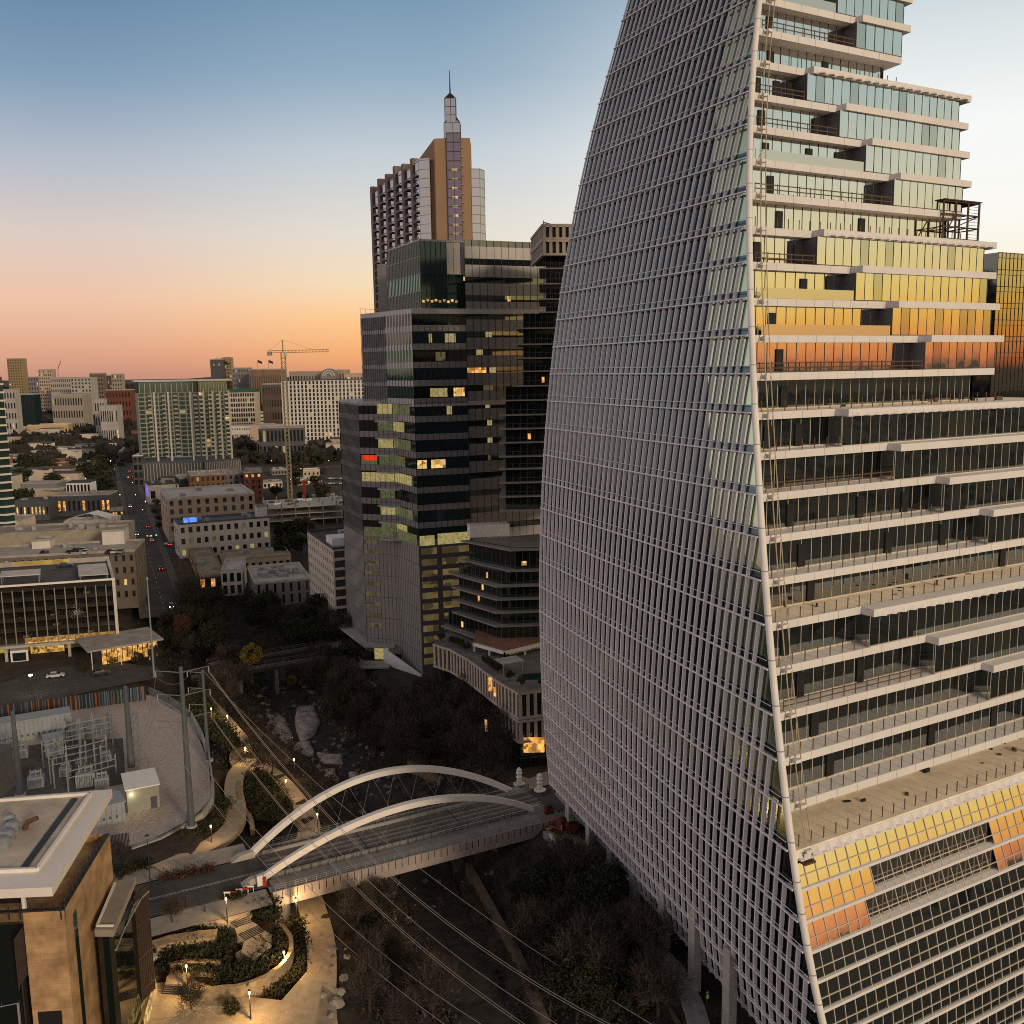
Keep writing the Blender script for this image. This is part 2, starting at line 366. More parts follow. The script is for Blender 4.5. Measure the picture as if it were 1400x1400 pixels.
for T in (-19,) + TERR[:-1]:
    lim = RIGHT[T]
    for i in range(5):
        kt, kb = T + i, T + i + 1                   # roof slab and floor slab of this floor
        s_i = BAYS[T][i] if i < 4 else None
        # --- glass set back behind the balcony
        deep = (i == 4)
        inset = (6.2 if kb == 11 else 4.6 if kb >= 1 else 3.4) if deep else 2.6
        zt_ = zk(kt) - .84; zb_ = zk(kb) + .02
        s_end = lim - .6 if deep else s_i
        upper = zk(kb) > 78
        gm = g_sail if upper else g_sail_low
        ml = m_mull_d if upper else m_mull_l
        def G(s, z, ins): p = LP(kb, s, ins); return Vector((p.x, p.y, z))
        g = MB(); g.quad(G(.9, zb_, inset), G(s_end, zb_, inset), G(s_end, zt_, inset), G(.9, zt_, inset)); g.obj('balcony_glazing', gm, sail)
        mu = MB(); n = max(1, int((s_end - .9) / 1.52))
        for j in range(n + 1):
            s = .9 + (s_end - .9) * j / n
            mu.bar(G(s, zb_, inset - .02), G(s, zt_, inset - .02), .06, .06, up=N_S)
        mu.bar(G(.9, zb_ + .08, inset - .08), G(s_end, zb_ + .08, inset - .08), .16, .16)
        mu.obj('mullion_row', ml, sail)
        for q, fs in enumerate((.16, .55, .82)):
            if rnd.random() < (.75 if q == 0 else .4) and s_end > 6:
                s = .9 + (s_end - .9) * fs
                d = MB(); d.loft([G(s, zb_ + .05, inset - .16), G(s + 1.1, zb_ + .05, inset - .16), G(s + 1.1, zb_ + .05, inset - .02), G(s, zb_ + .05, inset - .02)], [G(s, zb_ + 2.7, inset - .16), G(s + 1.1, zb_ + 2.7, inset - .16), G(s + 1.1, zb_ + 2.7, inset - .02), G(s, zb_ + 2.7, inset - .02)])
                d.obj('door', m_door, sail)
        if s_i is not None:
            # --- projecting bay
            g = MB(); g2 = MB(); npan = int((lim - s_i) / 1.52)
            for j in range(npan):
                a, b = s_i + (lim - s_i) * j / npan, s_i + (lim - s_i) * (j + 1) / npan
                e = .022 * (rnd.random() - .5); f = .03 * (rnd.random() - .5)
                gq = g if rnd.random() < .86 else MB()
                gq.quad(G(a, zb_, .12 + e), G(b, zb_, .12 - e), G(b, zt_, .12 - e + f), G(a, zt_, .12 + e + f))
                if gq is not g: gq.obj('tinted_pane', g_alt if upper else g_alt_low, sail)
            g.obj('bay_glazing', gm, sail)
            pass
            mu = MB()
            for j in range(npan + 1):
                s = s_i + (lim - s_i) * j / npan; mu.bar(G(s, zb_, .10), G(s, zt_, .10), .05, .05, up=N_S)
            mu.bar(G(s_i, zb_ + .06, .06), G(lim, zb_ + .06, .06), .12, .12)
            mu.obj('mullion_row', ml, sail)
            MB().quad(G(s_i, zb_, .1), G(s_i, zb_, inset + .2), G(s_i, zt_, inset + .2), G(s_i, zt_, .1)).obj('bay_return', m_baywall if upper else g_dark, sail)
        # --- east end of this floor
        ins0 = inset if deep else .12
        e0, e1 = G(lim, zb_, ins0), G(lim, zb_, 30); t0, t1 = G(lim, zt_, ins0), G(lim, zt_, 30)
        MB().quad(e0, e1, t1, t0).obj('end_glazing', g_sail, sail)
        MB().quad(e1, V2(Ln(zb_), zb_), V2(Ln(zt_), zt_), t1).obj('rear_glazing', g_dark, sail)
        # --- guard rails on the floor slab
        if deep:
            rail(kb, 1.2, lim - .6, 'posts', T)
        else:
            style = ('timber', 'timber', 'glass', 'timber') if T < -4 else (('timber', 'glass', 'glass', 'timber') if T < 1 else ('posts', 'timber', 'posts', 'posts'))
            rail(kb, 1.2, s_i - .3, style[i], T)
    # --- slabs of the block
    for i in range(5):
        k = T + i
        st = BAYS[T][i] if i < 4 else None
        mb, off = slab(k, lim if i else lim + .8, st)
        o = mb.obj('floor_slab', m_fascia, sail)
        if i < 4 and zk(k) > 80: pass
    # terrace nose with its saw-tooth trim over the first bay of the block
    st = BAYS[T][0]; off = (V2(Cn(zk(T + 1)), 0) - V2(Cn(zk(T)), 0)).dot(N_S) + .25
    z = zk(T); nose = MB(); n = int((lim - st) / 1.6)
    for j in range(n):
        a, b = st + (lim - st) * j / n, st + (lim - st) * (j + 1) / n; mdl = (a + b) / 2
        nose.loft([LP(T, a, -off - .02, -.75), LP(T, mdl, -off - .55, -.75), LP(T, b, -off - .02, -.75)], [LP(T, a, -off - .02, -.3), LP(T, mdl, -off - .12, -.3), LP(T, b, -off - .02, -.3)])
    nose.obj('sawtooth_trim', m_fascia, sail)
    if T == -4:
        pass
# terrace roof of the podium (level 11): deep paved terrace with trim, full length
lim = RIGHT[11]
fl = MB(); fl.prism([(p.x, p.y) for p in (LP(11, .2, -.3), LP(11, lim, -.3), LP(11, lim, 24), LP(11, .2, 24))], zk(11) - .9, zk(11)); fl.obj('podium_terrace', m_terr, sail)
nose = MB(); n = 40
for j in range(n):
    a, b = .8 + (lim - .8) * j / n, .8 + (lim - .8) * (j + 1) / n; mdl = (a + b) / 2
    nose.loft([LP(11, a, -.32, -.95), LP(11, mdl, -.95, -.95), LP(11, b, -.32, -.95)], [LP(11, a, -.32, -.2), LP(11, mdl, -.4, -.2), LP(11, b, -.32, -.2)])
nose.bar(LP(11, .6, -.5, -1.0), LP(11, lim, -.5, -1.0), .5, .14)
nose.obj('sawtooth_trim', m_fascia, sail)
# deep-terrace paving strips (slightly warmer, laid on the slabs)
for T in TERR[2:-1]:
    k = T; MB().quad(LP(k, 1, .5, .03), LP(k, RIGHT[T] - .5, .5, .03), LP(k, RIGHT[T] - .5, 8.8, .03), LP(k, 1, 8.8, .03)).obj('terrace_paving', m_terr, sail)
for T, n_, dmin, dmax in ((11, 26, 1.5, 9), (6, 20, 1.5, 7), (1, 10, 1.5, 6)):
    for q in range(n_):
        p = LP(T, rnd.uniform(4, 52), rnd.uniform(dmin, dmax), .04); MB().box(p, (rnd.uniform(.25, 1.1), rnd.uniform(.2, .5), .05 if q % 3 else rnd.uniform(.15, .6)), rnd.uniform(0, 90)).obj('deck_fitting' if q % 3 else 'deck_box', m_door if q % 2 else m_rail, sail)
jn = M('panel_joint', (.30, .27, .25), .8, 0)
for k in range(-14, 12):
    T_ = max(t for t in TERR if t <= max(k, -14)); lim_ = RIGHT[T_] - 1; j = MB(); z_ = zk(k)
    for q in range(int(lim_ / 3.04)):
        p = LP(k, 1.2 + q * 3.04, -.004); j.quad(p + E_S * -.025 + Vector((0, 0, -.83)), p + E_S * .025 + Vector((0, 0, -.83)), p + E_S * .025, p + E_S * -.025)
    j.obj('panel_joint', jn, sail)
# podium curtain wall, panes leaning back
for k in range(11, 22):
    z1, z0 = zk(k) - (.9 if k == 11 else .3), zk(k + 1)
    tilt = {11: 21.6, 12: 21.4, 13: 21.3, 14: 17, 15: 14, 16: 12, 17: 9}.get(k, 6)
    hgt = z1 - z0; lean = hgt * math.tan(rad(tilt))
    bl = V2(Cn(z0), 0)
    def Q(s, z, o=0.0):
        f = (z - z0) / hgt; return bl + E_S * s - N_S * (lean * f) + N_S * o + Vector((0, 0, z))
    g = MB(); n = 42
    for j in range(n):
        a, b = lim * j / n, lim * (j + 1) / n; e = .018 * (rnd.random() - .5)
        lo = a > 21 and k < 14
        dark = (k == 12 and 7 <= j < 20) or (k == 13 and 6 <= j < 20)
        f = lean * .5 if dark else 0.0
        g.quad(Q(a, z0, e - f), Q(b, z0, -e - f), Q(b, z1, -e), Q(a, z1, e))
    g.obj('podium_glazing', g_sail if k < 14 else g_sail_low, sail)
    mu = MB()
    for j in range(n + 1): mu.bar(Q(lim * j / n, z0, .04), Q(lim * j / n, z1, .04), .07, .08, up=N_S)
    mu.bar(Q(0, z0 + hgt * .36, .05), Q(lim, z0 + hgt * .36, .05), .07, .1)
    mu.obj('mullion_row', m_mull_l, sail)
    sl = MB(); z = z0; p0, p1 = bl + N_S * .28, bl + E_S * lim + N_S * .28
    sl.prism([(p.x, p.y) for p in (p0, p1, p1 - N_S * 1.6, p0 - N_S * 1.6)], z - .3, z + .04); sl.obj('floor_band', m_fascia, sail)
# dark backing so the podium core is not hollow
core = MB(); a = Cn(20) - N_S * 9 + E_S * 7
core.prism([(p.x, p.y) for p in (a, a + E_S * 55, a + E_S * 55 - N_S * 30, V2(Ln(20), 0) - nW * 6)], -1, 30); core.obj('podium_core', m_dark, sail)
core = MB(); zc = 33
for k in range(KTOP, 11):
    za, zb2 = zk(k + 1), zk(k) - .84
    a = LP(k + 1, 3, 9.2); b = LP(k + 1, 20, 9.2)
    core.quad(V2(a, za), V2(b, za), V2(b, zb2), V2(a, zb2))
core.obj('core_wall', m_dark, sail)
# corner tube with its joints
pts = [Cn(z) + Vector((.0, -.2, 0)) for z in [-2 + 3 * i for i in range(56)]]
MB().tube(pts, .38, 8).obj('corner_mast', m_white, sail, smooth=True)
for k in range(KTOP, 20):
    rings = MB()
    c_ = Cn(zk(k) + .9) + Vector((0, -.2, 0)); rings.lathe([(.39, 0), (.42, .02), (.42, .1), (.39, .12)], c_, 10)
    rings.obj('mast_joint', m_alu, sail)
# facade access rails hanging beside the mast
for s in (1.35, 2.15):
    r = MB(); r.tube([LP(k, s, -.55, .2) for k in range(KTOP, 12)], .065, 5); r.obj('access_rail', M('gold_rail', (.45, .36, .24), .4, .1, metal=.2), sail)
br = MB()
for k in range(KTOP, 12): br.bar(LP(k, 1.35, -.5, -.3), LP(k, 2.15, -.5, -.3), .5, .35)
br.obj('rail_bracket', m_fascia, sail)
cr_ = MB(); p = LP(11, 1.75, -.5, -1.6); cr_.box(p, (1.5, .8, .2), 29); cr_.bar(p + E_S * -.6, p + E_S * -.6 + Vector((0, 0, 1.3)), .08).bar(p + E_S * .6, p + E_S * .6 + Vector((0, 0, 1.3)), .08).bar(p + E_S * -.6 + Vector((0, 0, 1.2)), p + E_S * .6 + Vector((0, 0, 1.2)), .08)
cr_.obj('access_cradle', m_rail, sail)
# roof cap of the tower above the frame
zt = zk(KTOP); MB().prism([(p.x, p.y) for p in (Cn(zt), Cn(zt) + E_S * 22, Cn(zt) + E_S * 22 - N_S * 28, Ln(zt))], zt, zt + .6).obj('roof', m_fascia, sail)
# ------------------------------------------------------------------ ground, creek, streets
CREEK = [(6, 70), (1, 100), (-5.1, 120.6), (-13, 144.7), (-17.7, 163.6), (-28.6, 190.7), (-39.3, 208.2), (-52.4, 226.6), (-61, 248), (-70.9, 270.3), (-82.7, 292.7), (-100, 320), (-112, 350)]
def creek_d(x, y):
    best = 1e9; side = 1
    for (ax, ay), (bx, by) in zip(CREEK, CREEK[1:]):
        dx, dy = bx - ax, by - ay; t = max(0, min(1, ((x - ax) * dx + (y - ay) * dy) / (dx * dx + dy * dy)))
        px, py = ax + dx * t, ay + dy * t; d = math.hypot(x - px, y - py)
        if d < best: best = d; side = 1 if (dx * (y - py) - dy * (x - px)) < 0 else -1
    return best, side            # side 1: east bank, -1: west bank
def _ss(a, b, v): t = max(0, min(1, (v - a) / (b - a))); return t * t * (3 - 2 * t)
def H(x, y):
    if y > 420 or y < 40 or x > 60 or x < -170: return 0.0
    d, s = creek_d(x, y)
    fade = 1 - _ss(300, 380, y)
    if s > 0: z = -8.6 + 2.2 * _ss(3.5, 8, d) + 3.0 * _ss(9, 15, d) + 3.35 * _ss(15, 23, d)
    else: z = -8.6 + 1.6 * _ss(3.5, 7, d) + 2.2 * _ss(9, 14, d) + 4.75 * _ss(26, 40, d)
    qx, qy = x + 41.2, y - 145.2; u_, v_ = qx * .8894 + qy * .4571, -qx * .4571 + qy * .8894
    if -34 < u_ < 14 and v_ < -8.5:                # the park terraces step down from the street
        wt = _ss(-34, -24, u_) * (1 - _ss(6, 14, u_)); z = min(z, z * (1 - wt) + wt * (-.4 - 4.5 * _ss(-9, -19, v_)))
    return z * fade + (.35 * math.sin(x * .9 + y * .31) * math.cos(y * .7 - x * .2) if 4 < d < (18 if s < 0 else 26) else 0)
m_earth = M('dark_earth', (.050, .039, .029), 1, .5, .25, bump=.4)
m_city = M('city_ground', (.045, .038, .033), 1, .45, .03)
m_asph = M('asphalt', (.075, .068, .064), .9, .25, .35)
m_asph_d = M('dark_asphalt', (.05, .046, .044), .9, .3, .3)
m_pave = M('stone_paving', (.46, .36, .25), .9, .2, .8)
m_walk = M('pavement_concrete', (.30, .265, .23), .9, .2, .6)
m_gravel = M('gravel', (.43, .365, .32), 1, .22, 1.6, bump=.4)
m_rock = M('limestone', (.38, .33, .28), .95, .35, .6, bump=.7)
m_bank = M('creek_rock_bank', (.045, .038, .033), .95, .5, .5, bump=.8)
def terrain():
    """far sheet to the horizon plus a fine patch with the creek"""
    x0, x1, y0, y1, st = -150, 60, 40, 400, 2.5
    nx, ny = int((x1 - x0) / st), int((y1 - y0) / st); mb = MB()
    for j in range(ny + 1):
        for i in range(nx + 1):
            x, y = x0 + i * st, y0 + j * st; e = min(i, nx - i, j, ny - j)
            mb.v.append((x, y, H(x, y) if e else 0.0))
    for j in range(ny):
        for i in range(nx):
            a = j * (nx + 1) + i; mb.f.append((a, a + 1, a + nx + 2, a + nx + 1))
    B = [(-14000, -3000), (x0, -3000), (x1, -3000), (14000, -3000), (-14000, y0), (x0, y0), (x1, y0), (14000, y0), (-14000, y1), (x0, y1), (x1, y1), (14000, y1), (-14000, 16000), (x0, 16000), (x1, 16000), (14000, 16000)]
    i0 = len(mb.v); mb.v += [(a, b, 0) for a, b in B]
    for r in range(3):
        for c_ in range(3):
            if r == 1 and c_ == 1: continue
            a = i0 + r * 4 + c_; mb.f.append((a, a + 1, a + 5, a + 4))
    return mb
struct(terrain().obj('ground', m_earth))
def ribbon(name, pts, width, mat, lift=.06, zf=None, n_sub=3, kind=True, cross=3, base=None):
    """a path laid over the terrain: pts in plan"""
    P = [Vector((p[0], p[1], 0)) for p in pts]; R = []
    for a, b in zip(P, P[1:]):
        n = max(1, int((b - a).length / n_sub)); R += [a + (b - a) * (i / n) for i in range(n)]
    R.append(P[-1])
    for _ in range(3):
        R = [R[0]] + [(R[i - 1] + R[i] * 2 + R[i + 1]) / 4 for i in range(1, len(R) - 1)] + [R[-1]]
    mb = MB(); rows = []
    for i, p in enumerate(R):
        d = (R[min(i + 1, len(R) - 1)] - R[max(i - 1, 0)]).normalized(); nrm = Vector((-d.y, d.x, 0)); row = []
        wdt = width if not isinstance(width, tuple) else width[0] + (width[1] - width[0]) * i / (len(R) - 1)
        zc = zf(p.x, p.y) if zf else max(H((p + nrm * wdt * q).x, (p + nrm * wdt * q).y) for q in (-.5, 0, .5))
        for q in range(cross + 1):
            t = p + nrm * wdt * (q / cross - .5); row.append(len(mb.v)); mb.v.append((t.x, t.y, zc + lift))
        rows.append(row)
    for a, b in zip(rows, rows[1:]):
        for q in range(cross): mb.f.append((a[q + 1], a[q], b[q], b[q + 1]))
    # skirts, so the path has an edge
    for q, sgn in ((0, 1), (cross, -1)):
        for a, b in zip(rows, rows[1:]):
            va, vb = mb.v[a[q]], mb.v[b[q]]
            e = [va, vb, (vb[0], vb[1], vb[2] - 1.2), (va[0], va[1], va[2] - 1.2)]
            mb.quad(*(e if sgn > 0 else e[::-1]))
    o = mb.obj(name, mat); struct(o); return R, o
Z = lambda z: (lambda x, y: z)
# creek bed, water and pale rock shelves
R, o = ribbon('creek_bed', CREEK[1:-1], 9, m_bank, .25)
m_water = glass('creek_water', (.4, .42, .42), .12, .08, .6, base=(.006, .007, .006))
R, o = ribbon('creek_water', CREEK[1:-1], 5.6, m_water, .42, n_sub=2.5)
m_shelf = M('pale_rock_shelf', (.38, .33, .30), .95, .55, .45, bump=1.0)
def blob(pts, z, name, mat, h=.5):
    mb = MB(); n = len(pts); c_ = Vector((sum(p[0] for p in pts) / n, sum(p[1] for p in pts) / n, z + h)); out = []
    for i in range(n * 3):
        a, b = pts[i // 3], pts[(i // 3 + 1) % n]; t = (i % 3) / 3; x = a[0] + (b[0] - a[0]) * t; y = a[1] + (b[1] - a[1]) * t
        j = .12 * rnd.uniform(-1, 1); out.append(Vector((x + (x - c_.x) * j, y + (y - c_.y) * j, 0)))
    prev = None
    for f_, dz in ((1, -1.4), (.95, .25 * h), (.7, .8 * h), (.35, h)):
        ring = []
        for p in out: ring.append(len(mb.v)); mb.v.append((c_.x + (p.x - c_.x) * f_, c_.y + (p.y - c_.y) * f_, z + dz + rnd.uniform(-.12, .12) * (f_ < 1)))
        if prev:
            for i in range(len(ring)): k = (i + 1) % len(ring); mb.f.append((prev[i], prev[k], ring[k], ring[i]))
        prev = ring
    mb.f.append(tuple(prev)); return mb.obj(name, mat, smooth=True)
SH = [[(355, 965), (385, 975), (402, 1000), (398, 1030), (372, 1030), (352, 1000)], [(405, 965), (430, 958), (440, 985), (432, 1005), (410, 1012), (402, 990)], [(398, 1012), (425, 1012), (430, 1030), (405, 1040)], [(432, 1028), (470, 1030), (468, 1042), (440, 1042)], [(432, 1050), (458, 1050), (462, 1064), (440, 1066)], [(476, 1055), (492, 1056), (490, 1064), (478, 1064)], [(350, 1010), (368, 1030), (372, 1050), (356, 1040)]]
for i, pp in enumerate(SH):
    o = blob([site(x, y, -7.4) for x, y in pp], -7.6, 'rock_shelf', m_shelf, .5)
    tag(o, ['broad pale gravel bar west of the creek channel, upstream of the bridge', 'round pale rock shelf on the far side of the narrow creek channel', 'flat rock shelf where the creek splits below the round shelf', 'long light rock slab lying across the shallow creek', 'white rock slab in the creek nearest the white arches', 'small pale slab beside the long creek slab', 'narrow stony strip under the bare tree by the creek'][i], 'rock', 'rock shelves in the creek')
# streets
GA = 27.2
E1, E2 = dirv(GA), dirv(GA + 90)
def sheet(name, pts, z, mat, kind='structure'):
    o = MB().poly([(p[0], p[1], z) for p in pts]).obj(name, mat); return struct(o, kind)
def strip(name, a, b, wdt, z, mat):
    a, b = Vector((a[0], a[1], 0)), Vector((b[0], b[1], 0)); n = (b - a).normalized(); n = Vector((-n.y, n.x, 0)) * (wdt / 2)
    return sheet(name, [a - n, b - n, b + n, a + n], z, mat)
# avenue running away from the camera on the left, from its pixel centre line
av = [site(215, 800), site(205, 735), site(193, 690), site(180, 645), site(165, 620), site(150, 590), site(125, 560), site(110, 545)]
avd = (av[4] - av[0]).normalized()
A0 = av[0] - avd * 52
strip('avenue', A0, av[0] + avd * 1500, 9.5, .10, M('street_asphalt', (.060, .050, .045), .9, .35, .12))
AVN = Vector((avd.y, -avd.x, 0))
for s in (-1, 1):
    strip('pavement', A0 + AVN * s * 6.5, av[0] + avd * 800 + AVN * s * 6.5, 3.2, .14, M('worn_pavement', (.10, .085, .072), .9, .3, .3))
mk = MB()
for i in range(14):
    p = A0 + avd * (10 + i * 9); mk.loft([p - AVN * .08, p + AVN * .08, p + AVN * .08 + avd * 3, p - AVN * .08 + avd * 3], [q + Vector((0, 0, .004)) for q in (p - AVN * .08, p + AVN * .08, p + AVN * .08 + avd * 3, p - AVN * .08 + avd * 3)])
mk2 = mk.obj('lane_marking', M('road_paint', (.5, .47, .4), .8, .3, 2)); mk2.location.z = .105; struct(mk2)
def cross(d, name='side_street', wdt=13, l0=-200, l1=420):
    p = av[0] + avd * d; strip(name, p + AVN * l0, p + AVN * l1, wdt, .085, m_asph)
for d in (-6, 92, 196, 300, 420, 560, 720): cross(d)
# street on the library side running on to the bridge
R0, R1 = Vector((-48.9, 142.6, 0)), Vector((-36, 149.4, 0))
st_d = E1; BN = E2
BC0 = Vector((-41.2, 145.2, 0)) ; BC1 = BC0 + E1 * 52
strip('street', BC0 - E1 * 90, BC0 + E1 * .5, 10.5, .06, m_asph)
for s, wd_ in ((1, 3.4), (-1, 3.0)):
    strip('pavement', BC0 - E1 * 70 + E2 * s * 8.2, BC0 - E1 * 1 + E2 * s * 8.2, wd_ + 2, .10, m_walk)
strip('street', BC1 - E1 * .5, BC1 + E1 * 160, 10.5, .06, m_asph)
for s in (1, -1): strip('pavement', BC1 + E2 * s * 8.4, BC1 + E1 * 150 + E2 * s * 8.4, 5.6, .10, m_walk)
mk = MB()
for s in (-.15, .15):
    a, b = BC0 - E1 * 80 + E2 * s, BC0 + E2 * s; n = E2 * .05
    mk.poly([a - n, b - n, b + n, a + n])
o = mk.obj('lane_marking', MATS['road_paint']); o.location.z = .066; struct(o)
# park paths
def px_path(pp, z): return [site(x, y, z) for x, y in pp]
P1 = [site(435, 1400, -4.9), site(441, 1330, -4.9), site(440, 1280, -4.9), site(425, 1240, -4.9), Vector((-36.5, 152, 0)), Vector((-38.5, 160, 0)), site(428, 1130, -4.6), site(400, 1085, -4.4), site(372, 1055, -4.3), site(350, 1040, -4.2)]
ribbon('park_path', [site(455, 1480, -4.9)] + P1, 4.2, m_pave, .08, zf=lambda x, y: -4.75 + .0 * x)
P2 = [site(345, 1038, -4.0), site(322, 1052, -3.6), site(318, 1085, -3.0), site(326, 1110, -2.4), site(322, 1130, -1.8), site(300, 1150, -1.0), site(262, 1172, -.4), site(215, 1190, -.1)]
def zP2(x, y):
    p = Vector((x, y, 0)); ds = [(p - Vector((q.x, q.y, 0))).length for q in P2]; i = ds.index(min(ds)); return [-4.0, -3.6, -3.0, -2.4, -1.8, -1.0, -.4, -.1][i]
# smooth height along P2
_acc = [0]
for a, b in zip(P2, P2[1:]): _acc.append(_acc[-1] + (b - a).length)
def zP2(x, y):
    best = (1e9, 0)
    for i, (a, b) in enumerate(zip(P2, P2[1:])):
        dx, dy = b.x - a.x, b.y - a.y; t = max(0, min(1, ((x - a.x) * dx + (y - a.y) * dy) / (dx * dx + dy * dy))); d = math.hypot(x - a.x - dx * t, y - a.y - dy * t)
        if d < best[0]: best = (d, a.z + (b.z - a.z) * t)
    return best[1] + .25
ribbon('park_path', P2, 3.6, m_pave, .06, zf=zP2)
pl = [site(345 + 32 * math.cos(t), 1037 + 22 * math.sin(t), -4.0) for t in [i * math.pi / 10 for i in range(20)]]
MBp = MB().prism([(p.x, p.y) for p in pl[::-1]], -5.2, -3.86); struct(MBp.obj('round_plaza', m_pave))
pl = [site(345 + 19 * math.cos(t), 1037 + 12 * math.sin(t), -4.0) for t in [i * math.pi / 10 for i in range(20)]]
struct(MB().poly([(p.x, p.y, -3.85) for p in pl]).obj('plaza_paving', M('brown_brick_paving', (.17, .10, .075), .9, .25, 1.2)))
R, o = ribbon('park_path', [site(338, 1020, -4), site(310, 985, -3.6), site(285, 955, -3.4), site(268, 938, -3.2)], 3, m_pave, .3, zf=Z(-4.0))
PATH_A, PATH_B = P1, P2
# lower plaza beside the library
pts = [site(x, y, -3.6) for x, y in ((205, 1345), (262, 1340), (330, 1362), (385, 1368), (418, 1330), (440, 1345), (430, 1400), (415, 1460), (180, 1460), (195, 1400))]
o = MB().prism([(p.x, p.y) for p in pts][::-1], -6.5, -3.55).obj('lower_plaza', m_pave); struct(o)
# substation yard and drive
yard = [site(x, y, 0) for x, y in ((-60, 1010), (60, 975), (200, 950), (262, 985), (285, 1042), (290, 1090), (262, 1120), (205, 1150), (150, 1165), (60, 1180), (-80, 1200))]
sheet('gravel_yard', yard[::-1], .10, m_gravel)
drv = [site(x, y, 0) for x, y in ((-60, 950), (0, 935), (60, 915), (150, 905), (215, 912), (225, 925), (150, 940), (60, 960), (-60, 992))]
sheet('driveway', drv[::-1], .09, m_asph)
# ------------------------------------------------------------------ facade helpers
def wall_grid(mb, A, B, z0, z1, cols, rows, fw=.55, fh=.6, dep=.25, lift=.5, skip=None):
    """wall from A to B (left to right seen from outside) with real openings; returns the window rectangles"""
    A = Vector((A[0], A[1], 0)); B = Vector((B[0], B[1], 0)); d = (B - A); Lw = d.length; d.normalize(); n = Vector((d.y, -d.x, 0))
    cw, ch = Lw / cols, (z1 - z0) / rows; out = []
    def P(u, z, o=0): q = A + d * u - n * o; return Vector((q.x, q.y, z))
    for i in range(cols):
        for j in range(rows):
            u0, u1, a, b = cw * i, cw * (i + 1), z0 + ch * j, z0 + ch * (j + 1)
            if skip and skip(i, j): mb.quad(P(u0, a), P(u1, a), P(u1, b), P(u0, b)); continue
            w0, w1 = u0 + cw * (1 - fw) / 2, u1 - cw * (1 - fw) / 2; h0 = a + ch * (1 - fh) * lift; h1 = h0 + ch * fh
            mb.quad(P(u0, a), P(w0, a), P(w0, b), P(u0, b)); mb.quad(P(w1, a), P(u1, a), P(u1, b), P(w1, b))
            mb.quad(P(w0, a), P(w1, a), P(w1, h0), P(w0, h0)); mb.quad(P(w0, h1), P(w1, h1), P(w1, b), P(w0, b))
            mb.quad(P(w0, h0), P(w1, h0), P(w1, h0, dep), P(w0, h0, dep)); mb.quad(P(w0, h1, dep), P(w1, h1, dep), P(w1, h1), P(w0, h1))
            mb.quad(P(w0, h0), P(w0, h0, dep), P(w0, h1, dep), P(w0, h1)); mb.quad(P(w1, h0, dep), P(w1, h0), P(w1, h1), P(w1, h1, dep))
            out.append((P(w0, h0, dep), w1 - w0, h1 - h0, d.copy()))
    return out
_wm = {}
def place_windows(root, wins, dark=None, lits=(), frac=.06, cap=100, name='window', bars=(1, 1)):
    dark = dark or g_win; base = root.location
    wins = sorted(wins, key=lambda w_: (w_[0] - Vector((0, 0, EYE))).length - 60 * math.sqrt(w_[1] * w_[2]))
    rest = {}
    for k, (p, w_, h_, d) in enumerate(wins):
        mat = rnd.choice(lits) if lits and rnd.random() < frac else dark
        if k < cap:
            key = (round(w_, 2), round(h_, 2), mat.name, bars)
            if key not in _wm:
                mb = MB(); nx, nz = bars
                for i in range(nx):
                    for j in range(nz):
                        g = .05 if nx * nz > 1 else 0
                        mb.quad((w_ * i / nx + g, 0, h_ * j / nz + g), (w_ * (i + 1) / nx - g, 0, h_ * j / nz + g), (w_ * (i + 1) / nx - g, 0, h_ * (j + 1) / nz - g), (w_ * i / nx + g, 0, h_ * (j + 1) / nz - g))
                if nx * nz > 1: mb.quad((0, .03, 0), (w_, .03, 0), (w_, .03, h_), (0, .03, h_))
                _wm[key] = mb.mesh(name, mat)
            o = bpy.data.objects.new(name, _wm[key]); COL.objects.link(o); o.parent = root; o.location = p - base; o.rotation_euler = (0, 0, math.atan2(d.y, d.x))
        else:
            rest.setdefault(mat.name, (mat, MB()))[1].quad(p, p + d * w_, p + d * w_ + Vector((0, 0, h_)), p + Vector((0, 0, h_)))
    for mat, mb in rest.values():
        mb.obj('windows', mat, root)['kind'] = 'stuff'
